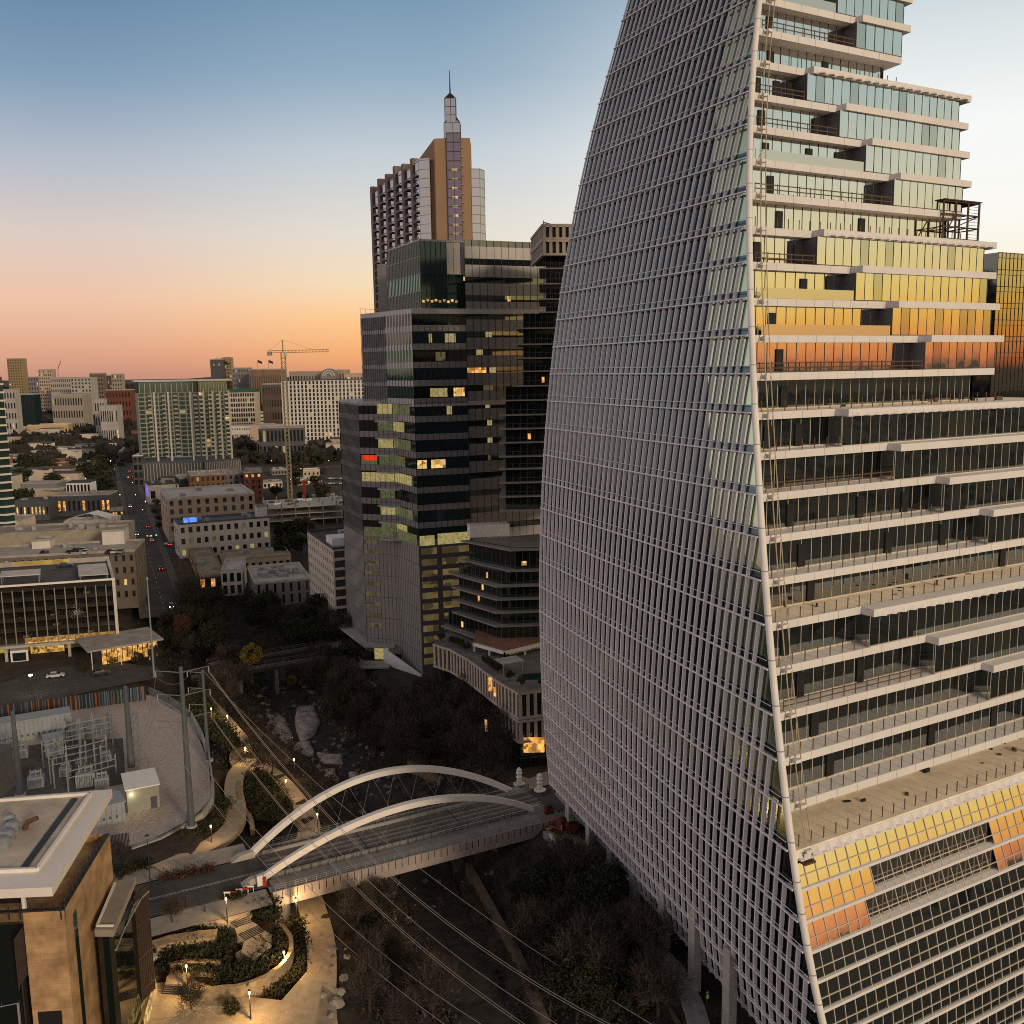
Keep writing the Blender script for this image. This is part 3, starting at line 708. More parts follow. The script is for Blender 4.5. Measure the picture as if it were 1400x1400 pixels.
def building(name, label, cat, A, ang, wd, dp, z1, z0=0.0, wall=None, f=None, r=None, l=None, roof=None, par=.8, dark=None, lits=(), frac=.06, group=None, base_z=None, cap=100, bars=(1, 1), clutter=0):
    """f, r, l: (cols, rows, fw, fh) window grids of the front, right and left walls; A is the front left corner"""
    A = Vector((A[0], A[1], 0)); e = dirv(ang); i_ = dirv(ang + 90); B = A + e * wd; C_ = B + i_ * dp; D = A + i_ * dp
    root = thing(name, label, cat, V2((A + B) / 2, z0), group)
    mb = MB(); wins = []; bz = z0 if base_z is None else base_z
    for a, b, g in ((A, B, f), (B, C_, r), (D, A, l), (C_, D, None)):
        if g:
            if bz > z0: mb.quad(V2(a, z0), V2(b, z0), V2(b, bz), V2(a, bz))
            wins += wall_grid(mb, a, b, bz, z1, *g)
        else: mb.quad(V2(a, z0), V2(b, z0), V2(b, z1), V2(a, z1))
    mb.obj('wall', wall, root)
    rf = MB(); q = [A, B, C_, D]; cen = (A + C_) / 2
    rf.poly([V2(p, z1 - .02) for p in q])
    for a, b in zip(q, q[1:] + q[:1]):
        ai, bi = a + (cen - a).normalized() * .5, b + (cen - b).normalized() * .5
        rf.loft([V2(a, z1 + .003), V2(b, z1 + .003), V2(bi, z1 + .003), V2(ai, z1 + .003)], [V2(a, z1 + par), V2(b, z1 + par), V2(bi, z1 + par), V2(ai, z1 + par)])
    ro = rf.obj('roof', roof or m_roof, root)
    for _ in range(clutter or (4 if 10 < wd < 80 and A.y < 600 else 0)):
        u, v = rnd.uniform(.15, .85), rnd.uniform(.2, .8); p = A + e * wd * u + i_ * dp * v; s = rnd.uniform(1.2, 3.2)
        MB().box((p.x, p.y, z1 - .01), (s, s * rnd.uniform(.6, 1.6), rnd.uniform(.8, 2)), ang).obj('roof_unit', m_unit, ro)
    place_windows(root, wins, dark, lits, frac, cap, bars=bars)
    return root
m_roof = M('roof_membrane', (.33, .29, .26), .9, .25, .3)
m_roof_w = M('white_roof', (.50, .45, .41), .85, .18, .25)
m_roof_d = M('dark_roof', (.07, .068, .068), .9, .3, .3)
m_unit = M('roof_unit', (.28, .27, .26), .6, .25, .8)
m_cream = M('cream_wall', (.52, .44, .36), .85, .1, .3, streak=True)
m_whitew = M('white_wall', (.58, .53, .48), .8, .1, .3, streak=True)
m_pink = M('pinkish_stucco', (.44, .33, .25), .85, .1, .3)
m_brick = M('brown_brick', (.19, .095, .055), .9, .25, 1)
m_redbrick = M('red_brick', (.15, .05, .032), .9, .25, 1)
m_grey = M('grey_cladding', (.19, .18, .185), .7, .1, .4)
m_greyd = M('dark_grey_cladding', (.075, .075, .08), .7, .15, .4)
m_panel = M('grey_metal_panel', (.24, .225, .225), .42, .1, .2, metal=.35, streak=True)
m_panel_l = M('pale_metal_panel', (.40, .37, .36), .45, .1, .2, metal=.2, streak=True)
m_mesh = M('metal_mesh_skin', (.27, .25, .235), .6, .1, .25, metal=.2, streak=True)
m_tan = M('tan_panel', (.30, .19, .115), .8, .06, .2)
m_stone = M('warm_limestone', (.42, .25, .115), .9, .3, .9, bump=.3)
l_park = lit('lit_parking_level', (.95, .66, .25), .15, .35, .2)

# ------------------------------------------------------------------ grey glass office tower in the middle
def band_floor(root, segs, z0, h, gfrac, gmat, smat, pane=1.5):
    """one storey of a curtain wall: spandrel below, ribbon of glass above"""
    sp, gl, mu = MB(), MB(), MB(); hs = h * (1 - gfrac)
    for a, b in segs:
        a = Vector((a[0], a[1], 0)); b = Vector((b[0], b[1], 0)); d = (b - a).normalized(); n = Vector((d.y, -d.x, 0)); Lw = (b - a).length
        sp.quad(V2(a, z0), V2(b, z0), V2(b, z0 + hs), V2(a, z0 + hs)); ai, bi = a - n * .12, b - n * .12
        sp.quad(V2(a, z0 + hs), V2(b, z0 + hs), V2(bi, z0 + hs), V2(ai, z0 + hs)); sp.quad(V2(ai, z0 + h), V2(bi, z0 + h), V2(b, z0 + h), V2(a, z0 + h))
        gl.quad(V2(ai, z0 + hs), V2(bi, z0 + hs), V2(bi, z0 + h), V2(ai, z0 + h))
        k = max(1, int(Lw / pane))
        for i in range(k + 1):
            p = a + d * (Lw * i / k) + n * .03; mu.bar(V2(p, z0 + .02), V2(p, z0 + h - .02), .07, .1, up=n)
    sp.obj('spandrel_band', smat, root); gl.obj('glass_band', gmat, root); mu.obj('mullion_row', m_dark, root)
def lit_pane(root, a, b, u0, u1, z0, z1, mat, off=-.08, name='lit_window'):
    a = Vector((a[0], a[1], 0)); b = Vector((b[0], b[1], 0)); d = (b - a).normalized(); n = Vector((d.y, -d.x, 0)); Lw = (b - a).length
    p, q = a + d * Lw * u0 + n * off, a + d * Lw * u1 + n * off
    return MB().quad(V2(p, z0), V2(q, z0), V2(q, z1), V2(p, z1)).obj(name, mat, root)
W5, B5, I5, A5 = (-50.0, 281.0), (-41.2, 261.0), (-31.4, 257.2), (-24.3, 244.3)
R5, R6 = (-11.0, 249.0), (30.0, 267.0)
U5, V5 = (-40.3, 265.0), (-32.6, 256.0)
off = thing('office_block', 'dark grey stepped office block with banded teal glass beside the creek trestle', 'office block', (-20, 265, 0))
h5 = 4.56
for i in range(8):
    z = 36.6 + i * h5
    band_floor(off, [(B5, I5)], z - 1.7, h5, .64, g_dark, m_panel)
    band_floor(off, [(I5, A5)], z - 1.7, h5, .64, g_dark, m_panel_l if i > 6 else m_panel)
    band_floor(off, [(A5, R5)], z - 1.7, h5, .66, g_teal, m_panel)
    band_floor(off, [(W5, B5)], z - 1.7, h5, .70, M('louvre_grey', (.14, .135, .13), .6, .1, .4), m_panel, 1.0)
for i in range(8, 13):
    z = 36.6 + i * h5
    band_floor(off, [(V5, A5)], z - 1.7, h5, .68, g_green if i < 11 else g_win, m_panel_l)
    band_floor(off, [(A5, R5)], z - 1.7, h5, .66, g_teal if i % 2 else g_dark, m_panel)
    band_floor(off, [(U5, V5)], z - 1.7, h5, .78, MATS['louvre_grey'], m_panel, 1.0)
R5b = (-11.0, 249.6)
for i in range(17):
    z = 36.6 + i * h5
    band_floor(off, [(R5b, R6)], z - 1.7, h5, .34, g_dark, m_panel, 2.0)
zt = 36.6 + 13 * h5 - 1.7
zw = 36.6 + 8 * h5 - 1.7
MB().prism([W5, B5, I5, A5, R5, R6, (15, 300), (-40, 300)], zw - .6, zw + .5).obj('terrace_slab', m_panel_l, off)
MB().prism([U5, V5, A5, R5, R6, (12, 300), (-35, 292)], zt - .2, zt + 1.1).obj('terrace_slab', m_panel_l, off)
# crown box
P0, P1, P2, P3 = (-33.2, 269.0), (-22.0, 246.6), (-15.6, 249.6), (22, 266)
band = MB()
for i in range(4):
    z = zt + 1.2 + i * 4.2
    band_floor(off, [(P0, P1)], z, 4.2, .93, g_green if i == 1 else M('grey_green_louvre', (.17, .18, .155), .5, .12, .4), m_panel, 1.1)
    band_floor(off, [(P1, P2)], z, 4.2, .94, g_teal, m_teal if False else g_teal, 1.4)
ztop = zt + 1.2 + 4 * 4.2
z = zt + 1.2 + 1.5 * 4.2
MB().quad(V2(P2, ztop - 5.6), V2(P3, ztop - 5.6), V2(P3, ztop), V2(P2, ztop)).obj('crown_panel', m_panel_l, off)
mu = MB(); d_ = (Vector(P3) - Vector(P2)).normalized(); d3 = Vector((d_.x, d_.y, 0)); n3 = Vector((d3.y, -d3.x, 0))
for i in range(22):
    p = Vector((P2[0], P2[1], 0)) + d3 * (i * 1.9) + n3 * .04; mu.bar(V2(p, ztop - 8), V2(p, ztop), .07, .08, up=n3)
mu.obj('mullion_row', m_dark, off)
MB().quad(V2(P2, ztop - 8.2), V2(P3, ztop - 8.2), V2(P3, ztop - 5.6), V2(P2, ztop - 5.6)).obj('crown_panel', M('pale_crown_panel', (.42, .37, .34), .4, .06, .2, metal=.2), off)
P2i, P3i = (P2[0] - .5, P2[1] + 1.2), (P3[0] - .5, P3[1] + 1.2)
MB().quad(V2(P2i, zt + 1), V2(P3i, zt + 1), V2(P3i, ztop - 8.2), V2(P2i, ztop - 8.2)).obj('glass_band', g_green, off)
for u in (.12, .2, .31, .4, .52, .66): lit_pane(off, P2i, P3i, u, u + .05, ztop - 9.6, ztop - 8.6, l_warm, .1)
MB().prism([P0, P1, P3, (8, 300), (-28, 290)], ztop - .3, ztop + .2).obj('roof', m_panel, off)
# string-lit roof bar on the terrace
for u in range(9): lit_pane(off, P1, (P1[0] + 9, P1[1] + 3.8), u / 9, u / 9 + .07, zt + 2.6 + .3 * (u % 2), zt + 3.2 + .3 * (u % 2), l_warm, .9, 'string_light')
r_ = MB(); r_.bar(V2(U5, zt + 1.1), V2(U5, zt + 2.6), .1); a_, b_ = Vector((-40.3, 265, zt + 2.5)), Vector((-34, 272, zt + 2.5)); r_.bar(a_, b_, .08)
for q in range(6): p = a_ + (b_ - a_) * (q / 5); r_.bar(p, p - Vector((0, 0, 1.4)), .06)
r_.obj('roof_railing', M('brass_rail', (.5, .36, .2), .5, .1), off)
# lower podium: parking levels behind a metal skin
def skin(a, b, z0, z1, mat, nm='mesh_skin'): return MB().quad(V2(a, z0), V2(b, z0), V2(b, z1), V2(a, z1)).obj(nm, mat, off)
zp = 36.6 - 1.7 - .0
skin(W5, B5, 2, zp, m_mesh); skin(B5, I5, 2, zp, m_mesh); skin(I5, A5, -2, zp, m_mesh); skin(A5, R5, -4, zp, m_greyd); skin(R5b, R6, -4, zp, m_panel); skin(R6, (15, 300), -4, ztop, m_panel); skin((-40, 300), W5, 0, zw, m_panel); skin((15, 300), (-40, 300), 0, ztop, m_panel)
sk = MB()
for a, b in ((B5, I5), (I5, A5), (W5, B5)):
    a, b = Vector((a[0], a[1], 0)), Vector((b[0], b[1], 0)); d = (b - a).normalized(); n = Vector((d.y, -d.x, 0)); Lw = (b - a).length
    for q in range(int(Lw / 1.2) + 1): p = a + d * (q * 1.2) + n * .03; sk.bar(V2(p, 2), V2(p, zp), .05, .06, up=n)
    for q in range(5): sk.bar(V2(a + n * .03, 6 + q * 6), V2(b + n * .03, 6 + q * 6), .05, .08)
sk.obj('skin_joint', m_greyd, off)
for q in range(11):
    z = 3 + q * 2.95
    lit_pane(off, A5, R5, .04, .34, z, z + 1.7, l_park, .06, 'lit_parking_level'); lit_pane(off, A5, R5, .44, .98, z, z + 1.7, l_park, .06, 'lit_parking_level')
    if q > 1: lit_pane(off, B5, I5, .02, .45, z + .3, z + 1.5, lit('faint_parking_glow', (.9, .68, .3), .11, .4, .3), .05, 'lit_parking_level')
z = 36.6 - 1.7
lit_pane(off, A5, R5, .02, .30, z - 0, z + 2.6, l_yel, .16); lit_pane(off, A5, R5, .36, .98, z, z + 2.9, l_yel, .16); lit_pane(off, I5, A5, .05, .95, z, z + 2.7, l_green, .14); lit_pane(off, B5, I5, .05, .9, z, z + 2.7, l_green, .14)
# balconies in the inner corner, floor after floor, with lit rooms behind
Iv = Vector((I5[0], I5[1], 0)); bd = Vector((-.2, -1, 0)).normalized()
for i in range(8):
    z = 36.6 + i * h5 - 1.7
    bal = MB(); p = Iv + bd * 1.6; bal.prism([(p.x - 4.6, p.y + 1.2), (p.x - 1, p.y - 1.6), (p.x + 2.6, p.y - 1), (p.x + 1, p.y + 3), (p.x - 4, p.y + 4)], z - .35, z); b_o = bal.obj('balcony', m_panel_l, off)
    rl = MB(); q0, q1, q2 = Vector((p.x - 4.6, p.y + 1.2, z + 1)), Vector((p.x - 1, p.y - 1.6, z + 1)), Vector((p.x + 2.6, p.y - 1, z + 1))
    rl.bar(q0, q1, .06).bar(q1, q2, .06)
    for q in (q0, q1, q2): rl.bar(q, q - Vector((0, 0, 1)), .06)
    rl.obj('railing', m_dark, b_o)
    lit_pane(off, B5, I5, .55, .98, z + 1.7, z + 4.4, l_yel if i in (3, 5, 7, 1) else l_green, .06)
    if i != 2: lit_pane(off, I5, A5, .0, .5 + .3 * (i % 2), z + 1.7, z + 4.3, l_green if i % 3 else l_yel, .05)
lit_pane(off, B5, I5, .03, .5, 36.6 + 4 * h5 + 1.1, 36.6 + 4 * h5 + 2.5, lit('red_ceiling', (1, .05, .01), .8, .3), .06)
lit_pane(off, B5, I5, .03, .5, 36.6 + 4 * h5, 36.6 + 4 * h5 + 1.1, l_green, .06)
lit_pane(off, B5, I5, .03, .6, 36.6 + 3 * h5 - .1, 36.6 + 3 * h5 + 2.4, l_yel, .06)
for i, u0, u1, m_ in ((11, .3, .36, l_yel), (11, .6, .8, l_yel), (10, .42, .6, l_dim), (8, .3, .62, l_yel), (8, .74, .95, l_warm), (7, .6, .7, l_yel), (4, .02, .2, l_warm), (4, .28, .55, l_warm)):
    z = 36.6 + i * h5 - 1.7 + 1.8; lit_pane(off, A5, R5, u0, u1, z, z + 2.2, m_, -.06)
for i, u0, u1, m_ in ((11, .12, .16, l_yel), (10, .06, .1, l_yel), (9, .0, .12, l_amber), (9, .14, .18, l_yel), (8, .1, .16, l_dim), (7, .11, .14, l_yel), (6, .12, .15, l_yel), (5, .12, .15, l_yel), (13, .26, .28, l_warm), (4, .12, .14, l_dim)):
    z = 36.6 + i * h5 - 1.7 + h5 * .66; lit_pane(off, R5b, R6, u0, u1, z + .1, z + h5 * .32, m_, -.06)
# letters-like sign near the base is too small to read: a row of raised pale letters
# entrance canopies, stair and low white wall at the foot
cz = MB(); cz.prism([(-53, 279), (-41.5, 256.5), (-33, 256), (-33, 259), (-40, 262), (-49, 281)], 4.4, 4.9); cz.obj('entrance_canopy', m_conc, off)
cz = MB(); cz.prism([(-55, 275), (-44, 250), (-34, 250.5), (-34, 256), (-42, 257), (-52, 278)], .2, .6); cz.obj('entrance_deck', m_conc, off)
MB().loft([Vector((-36, 255, -5)), Vector((-24.6, 243.6, -6)), Vector((-24.4, 243.8, -6)), Vector((-35.6, 255.4, -5))], [Vector((-36, 255, 4.6)), Vector((-24.6, 243.6, .5)), Vector((-24.4, 243.8, .5)), Vector((-35.6, 255.4, 4.6))]).obj('white_base_wall', m_white, off)
lit_pane(off, (-40.5, 258), (-34.5, 257), .3, .95, .8, 4, l_yel, .4)
rw = MB(); a, b = site(466, 918, -2), site(556, 985, -5)
rw.loft([Vector((a.x, a.y, -9)), Vector((b.x, b.y, -9)), Vector((b.x + .5, b.y + .6, -9)), Vector((a.x + .5, a.y + .6, -9))], [Vector((a.x, a.y, .2)), Vector((b.x, b.y, -1.5)), Vector((b.x + .5, b.y + .6, -1.5)), Vector((a.x + .5, a.y + .6, .2))])
tag(rw.obj('retaining_wall', m_conc), 'long sloping concrete retaining wall at the foot of the grey office block', 'retaining wall')

# ------------------------------------------------------------------ condo tower with the spire
con = thing('spire_tower', 'brown and glass residential tower topped by a stepped glass spire', 'residential tower', (-30, 410, 0))
cA = Vector((-38.2, 402, 0)); cD = cA + dirv(115) * 68; z1 = 163.0
fl = MB(); fwin = []
# long side with balconies: brown piers and glass bays stepping down towards the far end
sidebays = 6
for q in range(sidebays):
    a = cD + (cA - cD) * (q / sidebays); b = cD + (cA - cD) * ((q + 1) / sidebays); n = Vector(((b - a).y, -(b - a).x, 0)).normalized(); zt_ = z1 - (1.5 if q == 0 else 0) + (1.2 if q == 3 else 0)
    d = (b - a).normalized(); pw = (b - a).length
    MB().prism([(p.x, p.y) for p in (a + n * 1.0, a + d * pw * .2 + n * .8, a + d * pw * .2 - n * 5, a - n * 5)], 0, zt_ + 3).obj('pier', M('pier_grey_brown', (.19, .145, .12), .7, .08), con)
    MB().quad(V2(a + d * pw * .2, 0), V2(b, 0), V2(b, zt_), V2(a + d * pw * .2, zt_)).obj('glass_bay', glass('lilac_glass', (.7, .6, .68), .36, .05, .03, base=(.05, .04, .05)), con)
    sl = MB()
    for k in range(44): z = 10 + k * 3.55; sl.bar(V2(a + d * pw * .3 + n * .05, z), V2(b + n * .05, z), .12, .3) if z < zt_ else None
    sl.obj('floor_line', m_tan, con)
    for k in range(44):
        z = 12 + k * 3.55
        if z > zt_ - 5 or z < 88: continue
        bl = MB(); o_ = .55 if q < 5 else .4
        c0, c1 = a + d * pw * .42, a + d * pw * .92; bl.prism([(p.x, p.y) for p in (c0, c0 + n * 1.7, c1 + n * 1.7, c1)][::-1], z, z + .25)
        bl.bar(V2(c0 + n * 1.7, z + 1.1), V2(c1 + n * 1.7, z + 1.1), .08); bl.bar(V2(c0 + n * 1.7, z + .6), V2(c1 + n * 1.7, z + .6), .06, .5)
        bl.obj('balcony', m_dark, con)
def rounded(a, b, z0, z1_, name, nseg=3):
    """glass bay with a chamfered corner"""
    mb = MB(); mb.prism([(p[0], p[1]) for p in b], z0, z1_); o = mb.obj(name, glass('pale_glass', (.78, .78, .78), .5, .04, .02, base=(.03, .03, .034)), con)
    l_ = MB()
    for k in range(50):
        z = z0 + k * 3.55
        if z < z1_ and z > 100:
            for p, q in zip(b, b[1:]): l_.bar((p[0], p[1], z), (q[0], q[1], z), .2, .22)
    for p in b: l_.bar((p[0], p[1], 100), (p[0], p[1], z1_), .16)
    l_.bar
    l_.obj('glazing_frame', m_tan, con)
rounded(None, [(-41.5, 408), (-39.5, 402), (-35.0, 400.5), (-35.0, 408)], 0, 164, 'glass_corner')
rounded(None, [(-18.4, 402), (-15.0, 402.5), (-13.2, 406), (-13.4, 415), (-18.4, 415)], 0, 160, 'glass_corner')
zs = 171.2
MB().loft([Vector(p) for p in ((-32.8, 400, 0), (-26.0, 399.4, 0), (-26.0, 414, 0), (-41.5, 414, 0))], [Vector(p) for p in ((-32.8, 400, zs), (-26.0, 399.4, zs), (-26.0, 414, zs), (-40.5, 414, zs - 5))]).obj('shaft', m_tan, con)
MB().loft([Vector(p) for p in ((-22.6, 399.6, 0), (-18.6, 400, 0), (-18.6, 414, 0), (-22.6, 414, 0))], [Vector(p) for p in ((-22.6, 399.6, zs), (-18.6, 400, zs), (-18.6, 414, zs), (-22.6, 414, zs))]).obj('shaft', m_tan, con)
strip_g = MB(); strip_g.prism([(-27.8, 399.2), (-22.4, 399.2), (-22.4, 405), (-27.8, 405)][0:4], 0, zs + 2)
strip_g.obj('stair_glazing', glass('stair_glass', (.6, .5, .6), .3, .06, .05, base=(.04, .028, .035)), con)
fr = MB()
for k in range(24):
    z = 95 + k * 3.55
    if z < zs + 2: fr.bar((-27.9, 399.1, z), (-22.3, 399.1, z), .2, .3)
for x in (-27.9, -25.1, -22.3): fr.bar((x, 399.1, 60), (x, 399.1, zs + 2), .22)
fr.obj('stair_frame', M('brown_metal', (.08, .05, .035), .5, .1), con)
for k in range(20):
    z = 100 + k * 3.55
    MB().bar((-26, 399.05, z + 2.2), (-23.8, 399.05, z + 2.2), .1, .9).obj('lit_landing', l_warm if k % 3 else l_yel, con) if z < 160 else None
    MB().bar((-22.4, 398.9, z), (-21.2, 398.9, z), .6, .2).obj('landing', m_panel_l, con) if z < 172 else None
def spire_box(x0, x1, y0, y1, z0, z1_, pyramid=0):
    mb = MB(); mb.prism([(x0, y0), (x1, y0), (x1, y1), (x0, y1)], z0, z1_); mb.obj('spire_glass', MATS['pale_glass'], con)
    fr = MB(); n = max(1, int((z1_ - z0) / 3))
    for px in (x0, x1, (x0 * .45 + x1 * .55)):
        fr.bar((px, y0, z0), (px, y0, z1_), .22)
    fr.bar((x0, y1, z0), (x0, y1, z1_), .22).bar((x1, y1, z0), (x1, y1, z1_), .22)
    for k in range(n + 1):
        z = z0 + (z1_ - z0) * k / n; fr.bar((x0, y0, z), (x1, y0, z), .2).bar((x1, y0, z), (x1, y1, z), .2).bar((x0, y0, z), (x0, y1, z), .2)
    if pyramid:
        t = Vector(((x0 + x1) / 2, (y0 + y1) / 2, z1_ + pyramid))
        for p in ((x0, y0), (x1, y0), (x1, y1), (x0, y1)): fr.bar((p[0], p[1], z1_), t, .2)
        MB().poly([(x0, y0, z1_), (x1, y0, z1_), t]).poly([(x1, y0, z1_), (x1, y1, z1_), t]).poly([(x0, y1, z1_), (x0, y0, z1_), t]).obj('spire_cap', g_win, con)
    fr.obj('spire_frame', M('brown_metal', (.08, .05, .035), .5, .1), con)
spire_box(-28.8, -22.4, 400.3, 406, zs + .1, zs + 6, 0)
t_ = Vector((-24.8, 403, zs + 10)); w_ = MB()
for p in ((-28.8, 400.3), (-22.4, 400.3), (-22.4, 406), (-28.8, 406)): w_.bar((p[0], p[1], zs + 6), t_, .25)
w_.obj('spire_frame', MATS['brown_metal'], con)
spire_box(-28.4, -24.0, 401, 405, zs + 6, zs + 15.5, 2.6)
MB().tube([(-26.2, 403, zs + 17.5), (-26.2, 403, zs + 26.5)], [.35, .12], 5).obj('spire_mast', m_dark, con)

con.location.x += 4.1
# ------------------------------------------------------------------ dark terraced apartment tower between office block and sail tower
ns = thing('apartment_tower', 'dark terraced apartment tower on a pale slatted stone podium by the creek', 'apartment tower', (5, 215, 0))
zt0 = 16.2
pod = [site(592, 880, zt0), site(615, 887, zt0), site(640, 901, zt0), site(662, 917, zt0), site(684, 933, zt0), site(709, 947, zt0), site(760, 941, zt0)]
def lattice(pts, z0, z1_, per, name):
    mb = MB(); tot = 0
    for a, b in zip(pts, pts[1:]):
        a, b = Vector((a.x, a.y, 0)), Vector((b.x, b.y, 0)); d = (b - a).normalized(); n = Vector((d.y, -d.x, 0)); Lw = (b - a).length; k = max(1, round(Lw / per))
        for i in range(k):
            p = a + d * (Lw * i / k) + d * per * .25; mb.loft([V2(p - d * .35, z0 + .4), V2(p + d * .35, z0 + .4), V2(p + d * .2 - n * .7, z0 + .4), V2(p - d * .2 - n * .7, z0 + .4)], [V2(p - d * .35, z1_ - .4), V2(p + d * .35, z1_ - .4), V2(p + d * .2 - n * .7, z1_ - .4), V2(p - d * .2 - n * .7, z1_ - .4)])
        for z in (z0 + .2, z1_ - .25): mb.bar(V2(a - n * .2, z), V2(b - n * .2, z), .7, .5)
    return mb.obj(name, M('pale_stone_slat', (.40, .33, .28), .8, .12, .4), ns)
lattice(pod, 10.6, zt0, 1.55, 'slatted_screen')
lattice(pod[4:], 5.6, 10.4, 1.55, 'slatted_screen')
inner = [p + Vector((.35, 1.0, 0)) for p in pod]
mb = MB()
for a, b in zip(inner, inner[1:]): mb.quad(V2(a, -5), V2(b, -5), V2(b, zt0 - .3), V2(a, zt0 - .3))
mb.obj('podium_glazing', g_dark, ns)
fr = MB()
for a, b in zip(inner, inner[1:]):
    for q in range(4):
        p = V2(a + (b - a) * (q / 4), 0) + Vector((-.1, -.25, 0)); fr.bar(V2(p, -4), V2(p, 10), .18)
    for z in (2.2, 5.8): fr.bar(V2(a, z) + Vector((-.1, -.25, 0)), V2(b, z) + Vector((-.1, -.25, 0)), .12, .3)
fr.obj('podium_frame', m_dark, ns)
for (x, y, w_, h_, m_) in ((668, 945, .8, 3, l_amber), (675, 952, .5, 2, l_amber), (716, 1029, 4.2, 3.2, l_amber), (663, 1000, .5, 2.6, l_warm), (690, 1010, 1.5, 2, l_dim), (736, 1012, .9, .5, l_amber)):
    p = site_y(x, y, inner[4 if x < 700 else 5].y - .35 if x < 700 else pod[5].y + .5); MB().quad(p, p + Vector((w_, w_ * -.3 if x < 700 else 0, 0)), p + Vector((w_, w_ * -.3 if x < 700 else 0, h_)), p + Vector((0, 0, h_))).obj('lit_window', m_, ns)
deck = MB().prism([(p.x, p.y) for p in pod] + [(25, 225), (-12, 246)], zt0 - .5, zt0 + .05); deck.obj('pool_deck', m_conc_d, ns)
pw_ = site(737, 925, zt0); MB().box((pw_.x, pw_.y, zt0 + .06), (7, 4, .05), 8).obj('pool', glass('pool_water', (.4, .6, .65), .3, .03, .2, base=(.02, .06, .07)), ns)
cb = site(697, 918, zt0); c_ = MB().box((cb.x, cb.y, zt0 + 2.4), (5, 4, .25), 25)
for u, v in ((-2.2, -1.7), (2.2, -1.7), (2.2, 1.7), (-2.2, 1.7)): q = cb + dirv(25) * u + dirv(115) * v; c_.bar(V2(q, zt0), V2(q, zt0 + 2.5), .15)
c_.obj('cabana', m_conc, ns)
# pavilion with pale frame
pv = [site_y(648, 868, 212), site_y(690, 892, 205), site_y(745, 885, 212)]
zpv = pv[1].z
f_ = MB()
for a, b in zip(pv, pv[1:]): f_.bar(V2(a, zpv), V2(b, zpv), 1.0, .7)
for a, b in zip(pv, pv[1:]):
    for q in (0, .5, 1): p = a + (b - a) * q; f_.bar(V2(p, zt0), V2(p, zpv), .5)
f_.obj('pavilion_frame', m_white, ns)
MB().prism([(p.x, p.y) for p in pv] + [(pv[2].x, 232), (pv[0].x, 235)], zpv + .36, zpv + .7).obj('pavilion_roof', M('terracotta_deck', (.2, .10, .06), .9, .2), ns)
lit_pane(ns, (pv[1].x + 1, pv[1].y + 3), (pv[2].x, pv[2].y + 2), 0, 1, zt0 + .2, zpv - 1.0, lit('bar_interior', (.9, .5, .2), .16, 1.2, .05), 0)
# storeys: lower block, then the upper tower, each slab with setback glass
def storey(xl, yl, xc, yc, Yc, nxt_h, right=30):
    """slab edge from the left end (pixel) to the corner (pixel) and on to the right"""
    c = site_y(xc, yc, Yc); z = c.z; l = site(xl, yl, z) if abs(z - EYE) > 6 else None
    l2 = c + dirv(118) * ((c - l).length if l and (c - l).length < 60 else 26) if l is None or (c - l).length > 45 else l
    r = c + dirv(4) * right; out = [(l2.x, l2.y), (c.x, c.y), (r.x, r.y), (r.x, r.y + 30), (l2.x + 20, l2.y + 8)]
    MB().prism(out, z - .35, z).obj('floor_slab', M('slab_edge', (.24, .21, .19), .8, .1, .5), ns)
    d1 = (c - l2); d1.z = 0; d1.normalize(); n1 = Vector((d1.y, -d1.x, 0)); g = MB(); ins = 1.7
    a = l2 - n1 * ins + d1 * 1; cc = c - n1 * ins - Vector((d1.y * 0, -ins, 0)) * .6; rr = r + Vector((0, ins, 0))
    z1_ = z + nxt_h - .35
    g.quad(V2(a, z), V2(cc, z), V2(cc, z1_), V2(a, z1_)).quad(V2(cc, z), V2(rr, z), V2(rr, z1_), V2(cc, z1_))
    g.obj('setback_glazing', g_dark, ns)
    m_ = MB()
    for s0, s1 in ((a, cc), (cc, rr)):
        k = int((s1 - s0).length / 1.6)
        for i in range(k): p = s0 + (s1 - s0) * (i / k); m_.bar(V2(p, z), V2(p, z1_), .1, .14, up=n1)
    m_.obj('mullion_row', m_greyd, ns)
    rl = MB()
    for s0, s1 in ((l2, c), (c, r)):
        k = int((s1 - s0).length / 1.8)
        s0 = V2(s0, z) - n1 * .15 if s0 is l2 else V2(s0, z); s1 = V2(s1, z)
        for i in range(k): p = s0 + (s1 - s0) * (i / k); rl.bar(p, p + Vector((0, 0, 1.05)), .05)
        rl.bar(s0 + Vector((0, 0, 1.05)), s1 + Vector((0, 0, 1.05)), .05)
    rl.obj('railing', m_greyd, ns)
    return z, a, cc, rr
LOW = [(603, 855, 678, 882, 212, 5.0), (618, 836, 678, 856, 214, 3.2), (618, 819, 678, 837.5, 214, 3.2), (617, 802, 678, 819.5, 214, 3.2), (617, 784, 678, 801.5, 214, 3.3), (631, 765, 697, 780.5, 216, 4.6), (630, 739, 697, 752, 216, 0)]
for i, a in enumerate(LOW):
    nh = (site_y(*LOW[i + 1][2:5]).z - site_y(*a[2:5]).z) if i < len(LOW) - 1 else .5
    zz, sa, sc_, sr = storey(*a[:5], nh)
    if i in (0, 2, 3, 4): lit_pane(ns, sa, sc_, .25 + .1 * i, .29 + .1 * i, zz + .6, zz + 2, l_warm if i != 2 else l_amber, .1)
    if i == 5: lit_pane(ns, sc_, sr, .05, .09, zz + .8, zz + 1.8, l_warm, .1); lit_pane(ns, sc_, sr, .25, .3, zz + .6, zz + 2, l_amber, .1)
